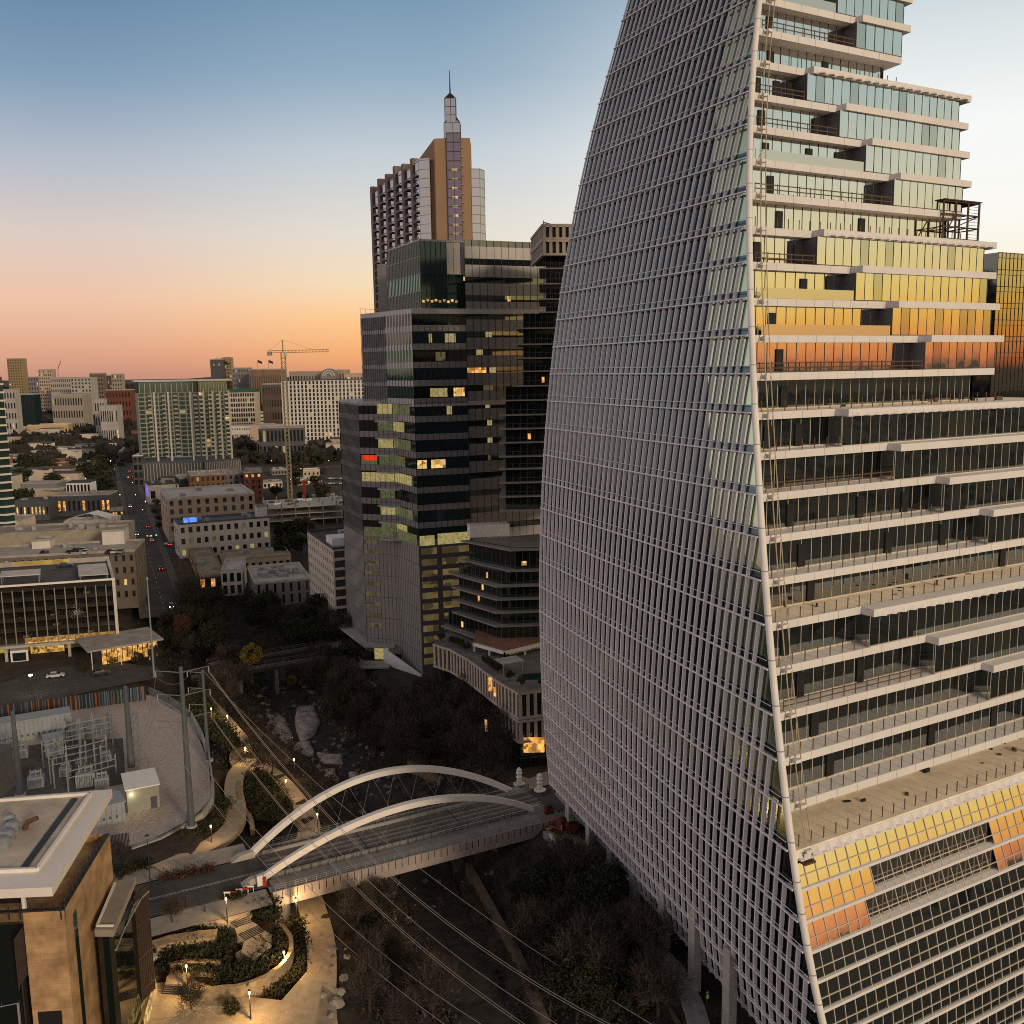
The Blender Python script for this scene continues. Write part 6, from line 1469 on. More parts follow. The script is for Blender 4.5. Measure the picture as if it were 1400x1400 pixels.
# crane rising from a building site, with the unfinished frame at its foot
kB = site(398, 702, 0); kt = site_y(391, 482, kB.y).z
cr = thing('tower_crane', 'yellow-white tower crane standing in the half-built concrete frame', 'crane', kB); m_cr = M('crane_paint', (.42, .34, .2), .6, .15)
mb = MB(); s = 1.1; 
ex = px_of(V2(kB, 10))[0]
def kp(z): return Vector((kB.x, kB.y, z))
for u, v in ((-s, -s), (s, -s), (s, s), (-s, s)): mb.bar(kp(0) + Vector((u, v, 0)), kp(kt) + Vector((u, v, 0)), .28)
for k in range(int(kt / 2.4)):
    z = k * 2.4
    for (a, b), (c, d) in (((-s, -s), (s, -s)), ((s, -s), (s, s)), ((s, s), (-s, s)), ((-s, s), (-s, -s))): mb.bar(kp(z) + Vector((a, b, 0)), kp(z + 2.4) + Vector((c, d, 0)), .18)
mb.obj('mast', m_cr, cr); jb = MB(); jd = dirv(-10)
for o in (0, 1.2): jb.bar(kp(kt + o) - jd * 9, kp(kt + o) + jd * 27, .3)
for k in range(18): jb.bar(kp(kt) + jd * (k * 2 - 9), kp(kt + 1.2) + jd * (k * 2 - 8), .15)
jb.bar(kp(kt), kp(kt + 7), .5).bar(kp(kt + 7), kp(kt + 1.2) + jd * 18, .1).bar(kp(kt + 7), kp(kt + 1.2) - jd * 8, .1); jb.obj('jib', m_cr, cr)
MB().box(kp(kt - 1.5) - jd * 8, (2.4, 2, 2.2), -10).obj('counterweight', m_conc, cr); MB().box(kp(kt - 2.2) + Vector((1.3, -1, 0)), (1.6, 1.6, 2.2)).obj('cab', m_white, cr)
bf = thing('concrete_frame', 'half-built concrete frame around the foot of the tower crane', 'building site', site(425, 715, 0)); bA = site(366, 722, 0); be = dirv(18); bi = dirv(108)
for k in range(3): MB().prism([(p.x, p.y) for p in (bA, bA + be * 44, bA + be * 44 + bi * 34, bA + bi * 34)], 3.4 * (k + 1) - .35, 3.4 * (k + 1)).obj('floor_slab', m_conc, bf)
for u in range(7):
    for v in range(3): p = bA + be * (.5 + u * 7.1) + bi * (.5 + v * 16); MB().bar(V2(p, 0), V2(p, 12.4), .5).obj('column', m_conc_d, bf)
for q in range(14): p = bA + be * rnd.uniform(2, 42) + bi * rnd.uniform(2, 30); MB().box((p.x, p.y, 10.22), (rnd.uniform(1, 4), rnd.uniform(.6, 2), rnd.uniform(.3, 1.2)), rnd.uniform(0, 90)).obj('site_material', rnd.choice((m_rail, m_steel, m_white)), bf)
p = site(417, 690, 0); tag(MB().box((p.x, p.y, 0), (1.8, 1.8, 15), 10).obj('red_mast', M('red_paint', (.4, .05, .03), .6, .1)), 'short red and white banner mast beside the crane site', 'mast')
# white striped apartments and their neighbours
bpx('striped_apartments', 'tall white-striped apartment block with dark balcony columns, right of the crane', 'apartment block', (384, 0), 498, 521, 4, 40, Y=1010, wall=m_whitew, f=(22, 17, .5, .80), roof=m_roof_d, lits=lw, frac=.03, cap=100)
bpx('box_museum', 'boxy pale stone building with a dark glazed upper storey behind the crane mast', 'building', (352, 627), 418, 604, 10, 40, wall=m_cream, f=(14, 1, .5, .7), roof=m_roof_w, lits=(l_yel,), frac=.3)
bpx('glazed_box', 'dark glazed upper storey set on the boxy pale stone building', 'building', (353, 0), 415, 586, 10, 34, Y=885, wall=m_greyd, f=(12, 2, .6, .7), roof=m_roof, lits=lw, frac=.12)
bpx('green_roof_office', 'grey grid-fronted office with a dark green roof, right of the condo tower', 'office', (308, 0), 347, 537, 6, 45, Y=1200, wall=m_cream, f=(12, 9, .75, .68), roof=M('green_copper', (.02, .10, .06), .7, .1), lits=(l_yel, l_dim), frac=.1, par=4)
bpx('white_annex', 'low white annex with a row of small windows below the green-roofed office', 'building', (310, 0), 342, 583, 6, 20, Y=1080, wall=m_whitew, f=(10, 3, .4, .3))
bpx('white_offices', 'small white banded office between the green-roofed office and the crane', 'office', (352, 0), 378, 563, 6, 30, Y=1250, wall=m_whitew, f=(3, 6, .85, .4))
bpx('terraced_offices', 'stepped cream office behind the small white banded office', 'office', (362, 0), 388, 542, 6, 40, Y=1320, wall=m_cream, f=(6, 6, .7, .5))
bpx('long_low_block', 'long low beige block beside the boxy stone building', 'building', (341, 0), 390, 582, 8, 25, Y=1000, wall=m_pink)
bpx('cream_shop', 'small cream building among the trees left of the grey office block', 'shop', (446, 625), 466, 608, 10, 16, wall=m_cream, f=(3, 1, .5, .4), roof=m_roof)
bpx('tan_cottage', 'small tan two-storey house among trees right of the crane', 'house', (415, 660), 437, 644, 12, 14, wall=m_pink, f=(4, 2, .4, .4), roof=m_roof_w)
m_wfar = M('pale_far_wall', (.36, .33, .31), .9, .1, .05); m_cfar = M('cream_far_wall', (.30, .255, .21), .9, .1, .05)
SKY_ = [  # (left px, right px, top px, Y, wall, cols, rows, label)
    (9, 29, 491, 1900, M('ochre_glass_wall', (.28, .20, .10), .5, .1), 6, 22, 'lone slim ochre tower at the far left of the skyline'),
    (34, 52, 516, 2100, m_grey, 5, 8, 'grey distant block between the ochre tower and the stepped hotel'),
    (52, 70, 506, 1900, m_pink, 6, 14, 'stepped brown distant tower, left one of the skyline cluster'),
    (68, 96, 517, 1800, m_whitew, 10, 8, 'chequered white distant block in the skyline cluster'),
    (96, 124, 517, 1700, m_whitew, 6, 12, 'bright white distant slab in the skyline cluster'),
    (122, 140, 511, 1900, M('brown_concrete', (.18, .13, .10), .8, .1), 5, 10, 'brown distant slab right of the bright white one'),
    (140, 152, 514, 2000, m_greyd, 4, 9, 'dark distant slab on the right of the skyline cluster'),
    (152, 166, 512, 1900, m_cream, 4, 10, 'two-tone cream and green distant tower ending the cluster'),
    (144, 178, 534, 1500, m_redbrick, 8, 4, 'low red brick distant block below the skyline cluster'),
    (70, 112, 541, 1350, m_cream, 12, 3, 'long low cream distant block in front of the chequered one'),
    (0, 20, 534, 1200, m_whitew, 5, 5, 'white low distant block at the left edge of the frame'),
    (20, 46, 540, 1250, g_teal, 5, 2, 'low teal-glazed distant hall near the left edge'),
    (287, 304, 492, 1500, m_greyd, 5, 20, 'dark twin-topped distant tower behind the condo roof'),
    (302, 316, 490, 1520, MATS['ochre_glass_wall'], 4, 20, 'gold-faced distant tower beside the dark twin-topped one'),
    (317, 340, 504, 1450, m_grey, 6, 12, 'grey striped distant office right of the gold tower'),
    (340, 384, 506, 1400, M('brown_pier_wall', (.20, .13, .085), .8, .1), 14, 1, 'brown pier-fronted distant office under the two flags'),
    (395, 440, 509, 1500, m_cream, 12, 3, 'pale distant office terrace left of the arched gable'),
    (442, 475, 507, 1500, m_cream, 8, 4, 'cream distant office with square windows right of the arched gable'),
    (470, 496, 512, 1450, m_pink, 6, 4, 'pink distant office beside the grey block'),
    (358, 392, 526, 1250, M('dark_brown_block', (.10, .07, .055), .8, .1), 9, 4, 'dark brown distant block below the pier-fronted office'),
    (128, 142, 547, 1150, m_white, 4, 3, 'small white distant building with a domed centre in the trees'),
    (136, 160, 556, 1100, m_white, 8, 2, 'white distant villa with a row of dark windows'),
]
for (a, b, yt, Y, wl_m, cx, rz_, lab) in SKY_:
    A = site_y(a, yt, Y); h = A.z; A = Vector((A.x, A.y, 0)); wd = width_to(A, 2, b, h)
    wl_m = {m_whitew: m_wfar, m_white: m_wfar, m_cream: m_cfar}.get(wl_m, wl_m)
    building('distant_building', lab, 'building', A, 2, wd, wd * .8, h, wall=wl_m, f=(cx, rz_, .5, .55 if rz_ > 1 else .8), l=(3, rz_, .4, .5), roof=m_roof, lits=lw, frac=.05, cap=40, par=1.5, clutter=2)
# arched gable of the distant hall, rooftop tanks, flags
p = site_y(449, 512, 1480); t = thing('arched_hall', 'distant hall with a round arched gable on the skyline', 'building', V2(p, 0)); h = p.z
mb = MB(); arch = [(12 * math.cos(a), 9 + 12 * math.sin(a)) for a in [math.pi * i / 14 for i in range(15)]]; mb.loft([Vector((p.x - x, 1480, h - 12 + z)) for x, z in [(12, -60)] + arch + [(-12, -60)]][::-1], [Vector((p.x - x, 1500, h - 12 + z)) for x, z in [(12, -60)] + arch + [(-12, -60)]][::-1]); mb.obj('gable_wall', m_grey, t)
mb = MB()
for s0 in (9.0, 5.5): mb.tube([(p.x + s0 * math.cos(a), 1479.6, h - 3 + s0 * math.sin(a)) for a in [math.pi * i / 12 for i in range(13)]], .9, 5)
mb.obj('arch_ring', m_whitew, t)
for x, y, lab in ((352, 492, 'left of two dark flags flying on the distant brown office'), (367, 492, 'right of two dark flags flying on the distant brown office')):
    p = site_y(x, y, 1380); t = thing('flag', lab, 'flag', V2(p, p.z - 16)); MB().bar(V2(p, p.z - 18), V2(p, p.z), .5).obj('pole', m_steel, t); mb = MB()
    for q in range(5): mb.quad(p + Vector((q * 1.3, math.sin(q) * .8, -q * .5)), p + Vector((q * 1.3 + 1.3, math.sin(q + 1) * .8, -(q + 1) * .5)), p + Vector((q * 1.3 + 1.3, math.sin(q + 1) * .8, -(q + 1) * .5 - 3.6)), p + Vector((q * 1.3, math.sin(q) * .8, -q * .5 - 3.6)))
    mb.obj('cloth', M('flag_cloth', (.05, .04, .06), .9, .1), t)
for x0, y0, x1, y1, Y, lab in ((83, 494, 79, 505, 1880, 'thin red distant crane jib leaning over the skyline cluster'), (34, 501, 34.5, 520, 2100, 'thin distant mast beside the lone ochre tower')):
    a, b = site_y(x0, y0, Y), site_y(x1, y1, Y); tag(MB().bar(a, b - (a - b) * .0, 1.0).bar(b, V2(b, b.z - 30), .6).obj('distant_crane', M('rust_red', (.2, .08, .06), .8, .1)), lab, 'crane')
for i, (x, y, s) in enumerate(((297, 490, 4), (311, 488, 4.5), (313, 490, 3))): p = site_y(x, y + 1, 1515); tag(MB().box((p.x, p.y, p.z - 6), (s * 1.6, s * 1.6, 7)).obj('roof_tank', m_tan), ['rooftop plant tower on the dark twin-topped tower', 'tall rooftop plant tower on the gold-faced tower', 'short rooftop plant tower on the gold-faced tower'][i], 'roof plant')
for x, y, xr, yt, w_, l_ in ((360, 668, 386, 660, m_whitew, 'low white roofed shop left of the crane mast'), (405, 664, 424, 657, m_pink, 'low tan shop behind the banner mast'), (430, 690, 462, 681, m_greyd, 'low dark shed beside the parked cars'), (372, 650, 392, 643, m_grey, 'small grey flat-roofed shop beyond the red brick block'), (118, 640, 150, 632, m_greyd, 'low dark shed by the avenue trees'), (60, 668, 84, 659, m_cream, 'small cream building behind the bars'), (150, 706, 168, 699, m_greyd, 'dark kiosk at the avenue crossing'), (270, 648, 300, 640, m_greyd, 'low dark shop at the foot of the condo podium')):
    bpx('low_shop', l_, 'shop', (x, y), xr, yt, 20, 12, wall=w_, f=(5, 1, .6, .5), roof=rnd.choice((m_roof, m_roof_w)), lits=(l_warm, l_amber), frac=.4, clutter=2)
# tower on the left edge
eA = site(-40, 716, 0); eh = 118
et_ = thing('edge_tower', 'teal glass tower with white floor bands cut off by the left edge of the frame', 'tower', site_y(0, 600, 420))
ec = site_y(8, 600, 400); top_ = site_y(0, 540, 400).z
for k in range(40):
    z = 12 + k * 3.4
    if z > top_ + 6: break
    out_ = [(ec.x - 28, 398), (ec.x - 2, 398), (ec.x + .6, 401), (ec.x - 16, 425), (ec.x - 28, 425)]
    MB().prism(out_, z, z + .75).obj('floor_band', m_whitew, et_)
    cxm, cym = ec.x - 14, 412; MB().prism([(cxm + (a - cxm) * .95, cym + (b - cym) * .95) for a, b in out_], z + .75, z + 3.4, cap=False).obj('glass_band', g_green, et_)
MB().prism([(ec.x - 30, 392), (ec.x + 3, 392), (ec.x - 12, 425), (ec.x - 30, 425)], 0, 11.8).obj('podium', m_cream, et_)
# right-hand dark glass building behind the sail tower
rb = thing('glass_tower', 'dark gridded glass tower catching the golden sky at the right edge', 'tower', (120, 232, 0))
q0 = site_y(1365, 345, 232); zr_ = q0.z; q1_ = q0 + dirv(29) * 60
MB().quad(V2(q0, 0), V2(q1_, 0), V2(q1_, zr_), V2(q0, zr_)).obj('curtain_wall', glass('gold_glass', (.80, .72, .55), .62, .03, .04), rb)
MB().quad(V2(q0 + dirv(119) * 30, 0), V2(q0, 0), V2(q0, zr_), V2(q0 + dirv(119) * 30, zr_)).obj('side_wall', g_dark, rb)
MB().poly([V2(p, zr_ - .1) for p in (q0, q1_, q1_ + dirv(119) * 30, q0 + dirv(119) * 30)]).obj('roof', m_roof, rb)
mu = MB(); nn = Vector((E_S.y, -E_S.x, 0))
for k in range(40): p = q0 + dirv(29) * (k * 1.5) + nn * .05; mu.bar(V2(p, 0), V2(p, zr_), .08, .1, up=nn)
for k in range(28):
    z = zr_ - k * 3.9
    if z > 0: mu.bar(V2(q0 + nn * .05, z), V2(q1_ + nn * .05, z), .12, .14); mu.bar(V2(q0 + nn * .05, z - 1.2), V2(q1_ + nn * .05, z - 1.2), .06, .1)
mu.obj('mullion_grid', m_dark, rb)
# steel scaffold cage on the sail terrace
cg = thing('scaffold_cage', 'open steel mesh cage standing on the upper right terrace of the sail tower', 'scaffold', LP(-4, 36, 4, .1)); mb = MB()
for u in (36, 38.6, 41.2, 43.6):
    for v in (1.2, 4.5): mb.bar(LP(-4, u, v, .05), LP(-4, u, v, 5.6), .22)
for z in (.6, 2.2, 3.9, 5.6):
    for v in (1.2, 4.5): mb.bar(LP(-4, 36, v, z), LP(-4, 43.6, v, z), .18)
    for u in (36, 38.6, 41.2, 43.6): mb.bar(LP(-4, u, 1.2, z), LP(-4, u, 4.5, z), .14)
for k in range(12): mb.bar(LP(-4, 41.2, 1.1, .5 + k * .42), LP(-4, 43.6, 1.1, .5 + k * .42), .05)
mb.bar(LP(-4, 36, 1.2, .6), LP(-4, 38.6, 1.2, 3.9), .12).bar(LP(-4, 38.6, 1.2, 2.2), LP(-4, 43.6, 1.2, 3.9), .12)
mb.obj('frame', M('brown_scaffold', (.07, .045, .03), .7, .1), cg); MB().prism([(p.x, p.y) for p in (LP(-4, 35.8, .9), LP(-4, 43.8, .9), LP(-4, 43.8, 4.8), LP(-4, 35.8, 4.8))], LP(-4, 36, 1, 5.7).z, LP(-4, 36, 1, 5.7).z + .15).obj('roof_sheet', MATS['brown_scaffold'], cg)
# long flat-roofed block and low buildings behind the garage
bpx('flat_block', 'long flat beige-roofed block with a rooftop parking deck behind the garage', 'building', (-30, 790), 184, 765, 12, 22, Y=314, wall=M('dark_brown_wall', (.15, .12, .095), .9, .15, .3), f=(20, 4, .4, .5), r=(4, 5, .45, .55), roof=m_roof, base_z=3, lits=lw, frac=.05, clutter=3)  # wall in one even dark brown
bpx('white_stairhouse', 'white stair house with a lit door on the rooftop parking deck', 'building', (139, 0), 169, 728, 14, 12, Y=338, wall=m_whitew, roof=m_roof, f=(3, 1, .12, .2))
bpx('roof_terrace_block', 'beige flat-roofed block with a low round parapet arch behind the rooftop cars', 'building', (-20, 0), 172, 733, 12, 20, Y=352, wall=M('dull_beige_wall', (.30, .25, .195), .9, .15, .3), roof=M('patchy_roof', (.26, .23, .19), .9, .4, .2), clutter=8)
bpx('white_lockups', 'white-doored lock-ups facing the rooftop cars', 'building', (43, 0), 68, 741, 12, 8, Y=332, wall=m_whitew, f=(2, 1, .1, .7))
p = site_y(60, 727, 372); mb = MB(); ar = [(4.2 * math.cos(a), 2.4 * math.sin(a)) for a in [math.pi * i / 12 for i in range(13)]]; mb.loft([Vector((p.x - x, 372, p.z - 1 + z)) for x, z in ar][::-1], [Vector((p.x - x, 373, p.z - 1 + z)) for x, z in ar][::-1]); tag(mb.obj('parapet_arch', m_cream), 'round-topped parapet on the beige flat-roofed block', 'parapet')
bpx('gable_shop', 'low cream shop with a shallow white gable beside the avenue crossing', 'shop', (87, 0), 155, 715, 8, 14, Y=487, wall=m_cream, roof=m_roof_w, f=(10, 1, .3, .3))
p = site_y(120, 702, 500); t = thing('white_canopy', 'white pitched canopy roof behind the low cream shop', 'canopy', p); mb = MB()
for sx in (-1, 1): mb.quad(Vector((p.x, p.y, p.z)), Vector((p.x, p.y + 12, p.z)), Vector((p.x + sx * 13, p.y + 12, p.z - 3.4)), Vector((p.x + sx * 13, p.y, p.z - 3.4)))
mb.obj('roof', m_white, t); mb = MB()
for sx in (-12, 0, 12): mb.bar((p.x + sx, p.y, 0), (p.x + sx, p.y, p.z - 3.4 * abs(sx) / 13), .3)
mb.obj('post', m_steel, t)
bpx('long_bar', 'long dark bar building with a white-edged roof beyond the pitched canopy', 'bar', (70, 0), 150, 679, 6, 16, Y=545, wall=m_greyd, roof=m_roof, f=(12, 1, .5, .5), lits=(l_amber,), frac=.5)
bpx('dark_bar', 'dark single-storey bar with a yellow lit front under bare trees', 'bar', (20, 0), 66, 686, 6, 14, Y=530, wall=m_greyd, roof=m_roof_d, f=(9, 1, .5, .4), lits=(l_warm,), frac=.5)
bpx('white_pavilion', 'small tilted white pavilion roof at the avenue corner', 'pavilion', (131, 0), 150, 681, 18, 8, Y=560, wall=m_greyd, roof=m_white, par=.2)
bpx('porch_house', 'two-storey white porch house with a dark roof among trees by the avenue', 'house', (90, 0), 123, 661, 6, 12, Y=600, wall=m_white, f=(7, 2, .65, .7), roof=m_roof_d)
bpx('podium_wall', 'cream parking podium with a pale end wall at the left edge', 'building', (-30, 0), 24, 715, 4, 20, Y=450, wall=m_cream, roof=m_roof)
bpx('yellow_school', 'long yellow institutional building with a pale roof among the trees', 'school', (37, 0), 93, 582, 14, 30, Y=1230, wall=M('yellow_wall', (.48, .33, .17), .85, .1), f=(9, 1, .35, .4), roof=m_roof_w)
bpx('tan_annex', 'tan annex with a clock lit window left of the yellow building', 'building', (11, 0), 38, 584, 14, 24, Y=1245, wall=m_pink, f=(4, 1, .3, .4), roof=m_roof)
bpx('brown_podium', 'small pale-roofed corner building at the foot of the condo tower', 'building', (184, 665), 194, 624, 10, 16, wall=m_greyd, f=(2, 4, .7, .7), l=(3, 3, .6, .7), roof=m_roof_w)
# houses with pitched roofs among the trees
def house(px, Y, yt, wd, label, wallm, roofm):
    Y = 80 * 1310 / (yt + 10 - 513); p = site_y(px, yt, Y); h = max(5.5, min(p.z, 9)); x, y = p.x, p.y; a = rnd.choice((24, 114)); t = thing('house', label, 'house', (x, y, 0), 'houses among the trees')
    MB().box((x, y, 0), (wd, wd * .7, h * .6), a).obj('wall', wallm, t); e, n = dirv(a), dirv(a + 90); c = Vector((x, y, h * .6)); r = MB(); u, v = e * (wd / 2 + .4), n * (wd * .35 + .4); rz = Vector((0, 0, h * .4))
    r.quad(c - u - v, c + u - v, c + u + rz, c - u + rz).quad(c + u + v, c - u + v, c - u + rz, c + u + rz).poly([c - u - v, c - u + rz, c - u + v]).poly([c + u - v, c + u + v, c + u + rz]); r.obj('roof', roofm, t)
    for q in (-.25, .25): p_ = Vector((x, y, 1)) + e * wd * q - n * (wd * .35 + .05); MB().quad(p_, p_ + e * 1.1, p_ + e * 1.1 + Vector((0, 0, 1.4)), p_ + Vector((0, 0, 1.4))).obj('window', rnd.choice((g_win, l_warm, l_yel)), t)
for a in ((110, 560, 618, 13, 'pale gabled house with a lit window in the trees left of the avenue', m_cream, m_roof), (84, 600, 626, 12, 'brown-roofed house half hidden in trees', m_cream, m_brick), (60, 690, 604, 14, 'house with a grey roof in the residential trees', m_white, m_roof_d), (95, 650, 612, 14, 'long-roofed house in the trees below the yellow building', m_pink, m_roof), (150, 800, 585, 14, 'red-roofed house right of the avenue', m_pink, m_redbrick), (162, 780, 588, 12, 'second red-roofed house near the condo tower', m_cream, m_redbrick), (140, 830, 580, 13, 'tan house at the avenue crossing', m_pink, m_roof), (170, 620, 612, 14, 'grey-roofed house right of the avenue', m_grey, m_roof), (150, 660, 606, 12, 'pale house by the avenue kerb', m_cream, m_roof_w), (30, 560, 640, 13, 'house with a dark roof beside the edge tower', m_grey, m_roof_d), (105, 520, 640, 12, 'red-roofed house beside the porch house', m_cream, m_redbrick), (325, 700, 622, 14, 'pale pitched house at the foot of the condo tower', m_white, m_roof_w)): house(*a)
# ------------------------------------------------------------------ trees
m_bark = M('bark', (.05, .036, .028), .95, .3, 1)
def leafmat(n, col): 
    m = M(n, col, .9, .55, .35); return m
m_oak = leafmat('oak_leaves', (.028, .030, .015)); m_brownt = leafmat('winter_twigs', (.068, .053, .045)); m_olive = leafmat('olive_leaves', (.050, .046, .018)); m_rust = leafmat('rusty_leaves', (.085, .038, .02)); m_yell = leafmat('yellow_leaves', (.17, .125, .02))
def crown(seed, R, h0, h1, clumps, per, leaf, sliver=False):
    r = random.Random(seed); mb = MB(); zc, hz = (h0 + h1) / 2, (h1 - h0) / 2
    for _ in range(clumps):
        while True:
            x, y, z = r.uniform(-1, 1), r.uniform(-1, 1), r.uniform(-1, 1); q = x * x + y * y + z * z
            if .15 < q < 1: break
        c = Vector((x * R * .85, y * R * .85, zc + z * hz * .85)); cr = R * r.uniform(.2, .42)
        for _ in range(per):
            d = Vector((r.gauss(0, 1), r.gauss(0, 1), r.gauss(0, .8))); d = d.normalized() * cr * r.random() ** .4; p = c + d
            if sliver:
                o = (p - Vector((0, 0, h0 * .6))).normalized() + Vector((r.gauss(0, .4), r.gauss(0, .4), r.gauss(0, .4))); o = o.normalized() * leaf * r.uniform(.8, 2.2); s = Vector((r.gauss(0, 1), r.gauss(0, 1), r.gauss(0, 1))).normalized() * leaf * .07
                mb.quad(p - s, p + s, p + o + s * .3, p + o - s * .3)
            else:
                a = Vector((r.gauss(0, 1), r.gauss(0, 1), r.gauss(0, 1))).normalized(); b = a.cross(Vector((r.gauss(0, 1), r.gauss(0, 1), r.gauss(0, 1)))).normalized(); s = leaf * r.uniform(.5, 1.2)
                mb.quad(p - a * s, p + b * s * .6, p + a * s, p - b * s * .6)
    return mb
def trunk(seed, h, R, r0=.28, n=6, depth=2):
    r = random.Random(seed); mb = MB(); top = Vector((r.uniform(-.5, .5), r.uniform(-.5, .5), h * .45)); mb.tube([(0, 0, -1.0), (0, 0, h * .15), top * .6, top], [r0 * 1.25, r0, r0 * .85, r0 * .65], 6)
    def br(p, d, L_, rr, k):
        q = p + d * L_ * .55 + Vector((r.gauss(0, .08), r.gauss(0, .08), 0)) * L_; e = q + (d + Vector((r.gauss(0, .25), r.gauss(0, .25), .15))).normalized() * L_ * .5; mb.tube([p, q, e], [rr, rr * .7, rr * .3], 4, cap=False)
        if k > 0:
            for _ in range(3): br(p + (e - p) * r.uniform(.35, .95), (d + Vector((r.gauss(0, .6), r.gauss(0, .6), r.gauss(.15, .4)))).normalized(), L_ * .62, rr * .5, k - 1)
    for i in range(n):
        a = 2 * math.pi * i / n + r.uniform(-.4, .4); d = Vector((math.cos(a), math.sin(a), r.uniform(.5, 1.3))).normalized(); br(top * r.uniform(.7, 1.0), d, R * r.uniform(.75, 1.05), r0 * .45, depth)
    return mb
_far = Vector((0, -400, -200))
def proto(name, cr_, tr_, mat):
    t = bpy.data.objects.new(name, None); COL.objects.link(t); t.empty_display_size = .5; t['category'] = 'tree'
    o1 = bpy.data.objects.new('trunk', tr_.mesh('trunk', m_bark)); o2 = bpy.data.objects.new('crown', cr_.mesh('crown', mat))
    for o in (o1, o2): COL.objects.link(o); o.parent = t
    return t
PR = {}
PR['oak'] = [proto('oak_tree', crown(s, 5, 2.6, 9.5, 40, 150, .30), trunk(s, 9, 4.6), m_oak) for s in (1, 2)]
PR['olive'] = [proto('leafy_tree', crown(s, 3.6, 2, 8, 26, 120, .26), trunk(s, 8, 3.4, .2), m_olive) for s in (3,)]
PR['bare'] = [proto('bare_tree', crown(s, 4.4, 2.6, 10, 40, 60, .75, True), trunk(s, 10, 4.2, .26, 8, 3), m_brownt) for s in (4, 5, 6)]
PR['rust'] = [proto('autumn_tree', crown(s, 3.8, 2.4, 7.5, 26, 100, .26), trunk(s, 8, 3.4, .2), m_rust) for s in (7,)]
PR['yellow'] = [proto('yellow_tree', crown(s, 2.6, 2, 7.5, 20, 110, .24), trunk(s, 8, 2.6, .18), m_yell) for s in (8,)]
PR['faroak'] = [proto('oak_tree', crown(s, 5.5, 1.8, 9, 22, 22, 1.0), trunk(s, 8, 4.5, .3, 5, 0), m_oak) for s in (11, 12)]
PR['farbare'] = [proto('bare_tree', crown(s, 5, 2.2, 9.5, 22, 22, .8), trunk(s, 9, 4.4, .3, 5, 0), m_brownt) for s in (13, 14)]
PR['farolive'] = [proto('leafy_tree', crown(15, 4.2, 1.8, 8, 18, 22, .9), trunk(15, 8, 4, .3, 5, 0), m_olive)]
used = set(); NT = [0]
def plant(kind, p, s, label, group):
    src = rnd.choice(PR[kind]); rz = rnd.uniform(0, 6.28); sc_ = (s * rnd.uniform(.9, 1.15), s * rnd.uniform(.9, 1.15), s * rnd.uniform(.85, 1.2))
    if src.name not in used: used.add(src.name); o = src; o.location = p; o.rotation_euler = (0, 0, rz); o.scale = sc_
    else: o = dup(src, p, rz, None, sc_)
    o['label'] = label; o['group'] = group; NT[0] += 1; return o
PATHS = [PATH_A, PATH_B]
def near_path(p, d=4.0):
    for P_ in PATHS:
        for a, b in zip(P_, P_[1:]):
            dx, dy = b.x - a.x, b.y - a.y; L2 = dx * dx + dy * dy; t = max(0, min(1, ((p.x - a.x) * dx + (p.y - a.y) * dy) / L2))
            if math.hypot(p.x - a.x - dx * t, p.y - a.y - dy * t) < d: return True
    return False
def inpoly(x, y, P_):
    c = False; j = len(P_) - 1
    for i in range(len(P_)):
        if (P_[i][1] > y) != (P_[j][1] > y) and x < (P_[j][0] - P_[i][0]) * (y - P_[i][1]) / (P_[j][1] - P_[i][1]) + P_[i][0]: c = not c
        j = i
    return c
def scatter(poly, n, kinds, smin, smax, where, group, z=None, mind=4.0, avoid=True):
    xs = [p[0] for p in poly]; ys = [p[1] for p in poly]; pts = []; tries = 0
    names = {'oak': 'dark evergreen oak', 'faroak': 'dark evergreen oak', 'olive': 'olive green leafy tree', 'farolive': 'olive green leafy tree', 'bare': 'bare brown winter tree', 'farbare': 'bare brown winter tree', 'rust': 'rusty autumn tree', 'yellow': 'yellow-leaved tree'}
    while len(pts) < n and tries < n * 60:
        tries += 1; x, y = rnd.uniform(min(xs), max(xs)), rnd.uniform(min(ys), max(ys))
        if not inpoly(x, y, poly): continue
        p = site(x, y, z if z is not None else 0)
        if z is None:
            for _ in range(4): p = site(x, y, H(p.x, p.y))
        if any((p - q).length < mind for q in pts): continue
        if avoid and near_path(p): continue
        if creek_d(p.x, p.y)[0] < 6.5 and p.y < 330: continue
        a = p - av[0]
        if abs(a.dot(AVN)) < 8.5 and a.dot(avd) > -60: continue
        pts.append(p); k = rnd.choices(list(kinds.keys()), list(kinds.values()))[0]
        plant(k, p, rnd.uniform(smin, smax), names[k] + ' ' + where, group + ', ' + names[k])
scatter([(215, 835), (330, 840), (420, 850), (470, 872), (470, 890), (400, 905), (280, 912), (225, 890)], 34, {'oak': 4, 'bare': 4, 'olive': 1, 'rust': 1.4}, .8, 1.25, 'in the dense wood behind the rail trestles', 'trees behind the trestles')
scatter([(300, 925), (470, 905), (500, 960), (470, 990), (440, 960), (350, 955), (310, 990), (290, 960)], 16, {'oak': 2, 'bare': 4}, .7, 1.05, 'on the creek banks in front of the trestles', 'trees before the trestles')
scatter([(450, 940), (560, 990), (600, 950), (700, 1040), (690, 1065), (600, 1050), (520, 1050), (450, 1000)], 36, {'bare': 6, 'oak': .7}, .7, 1.1, 'on the dark east bank upstream of the arch bridge', 'trees on the east bank')
scatter([(778, 1205), (815, 1245), (900, 1330), (900, 1400), (760, 1420), (720, 1320), (700, 1260), (712, 1225)], 24, {'oak': 2, 'bare': 4}, .6, 1.0, 'on the slope below the fins of the sail tower', 'trees below the sail tower')
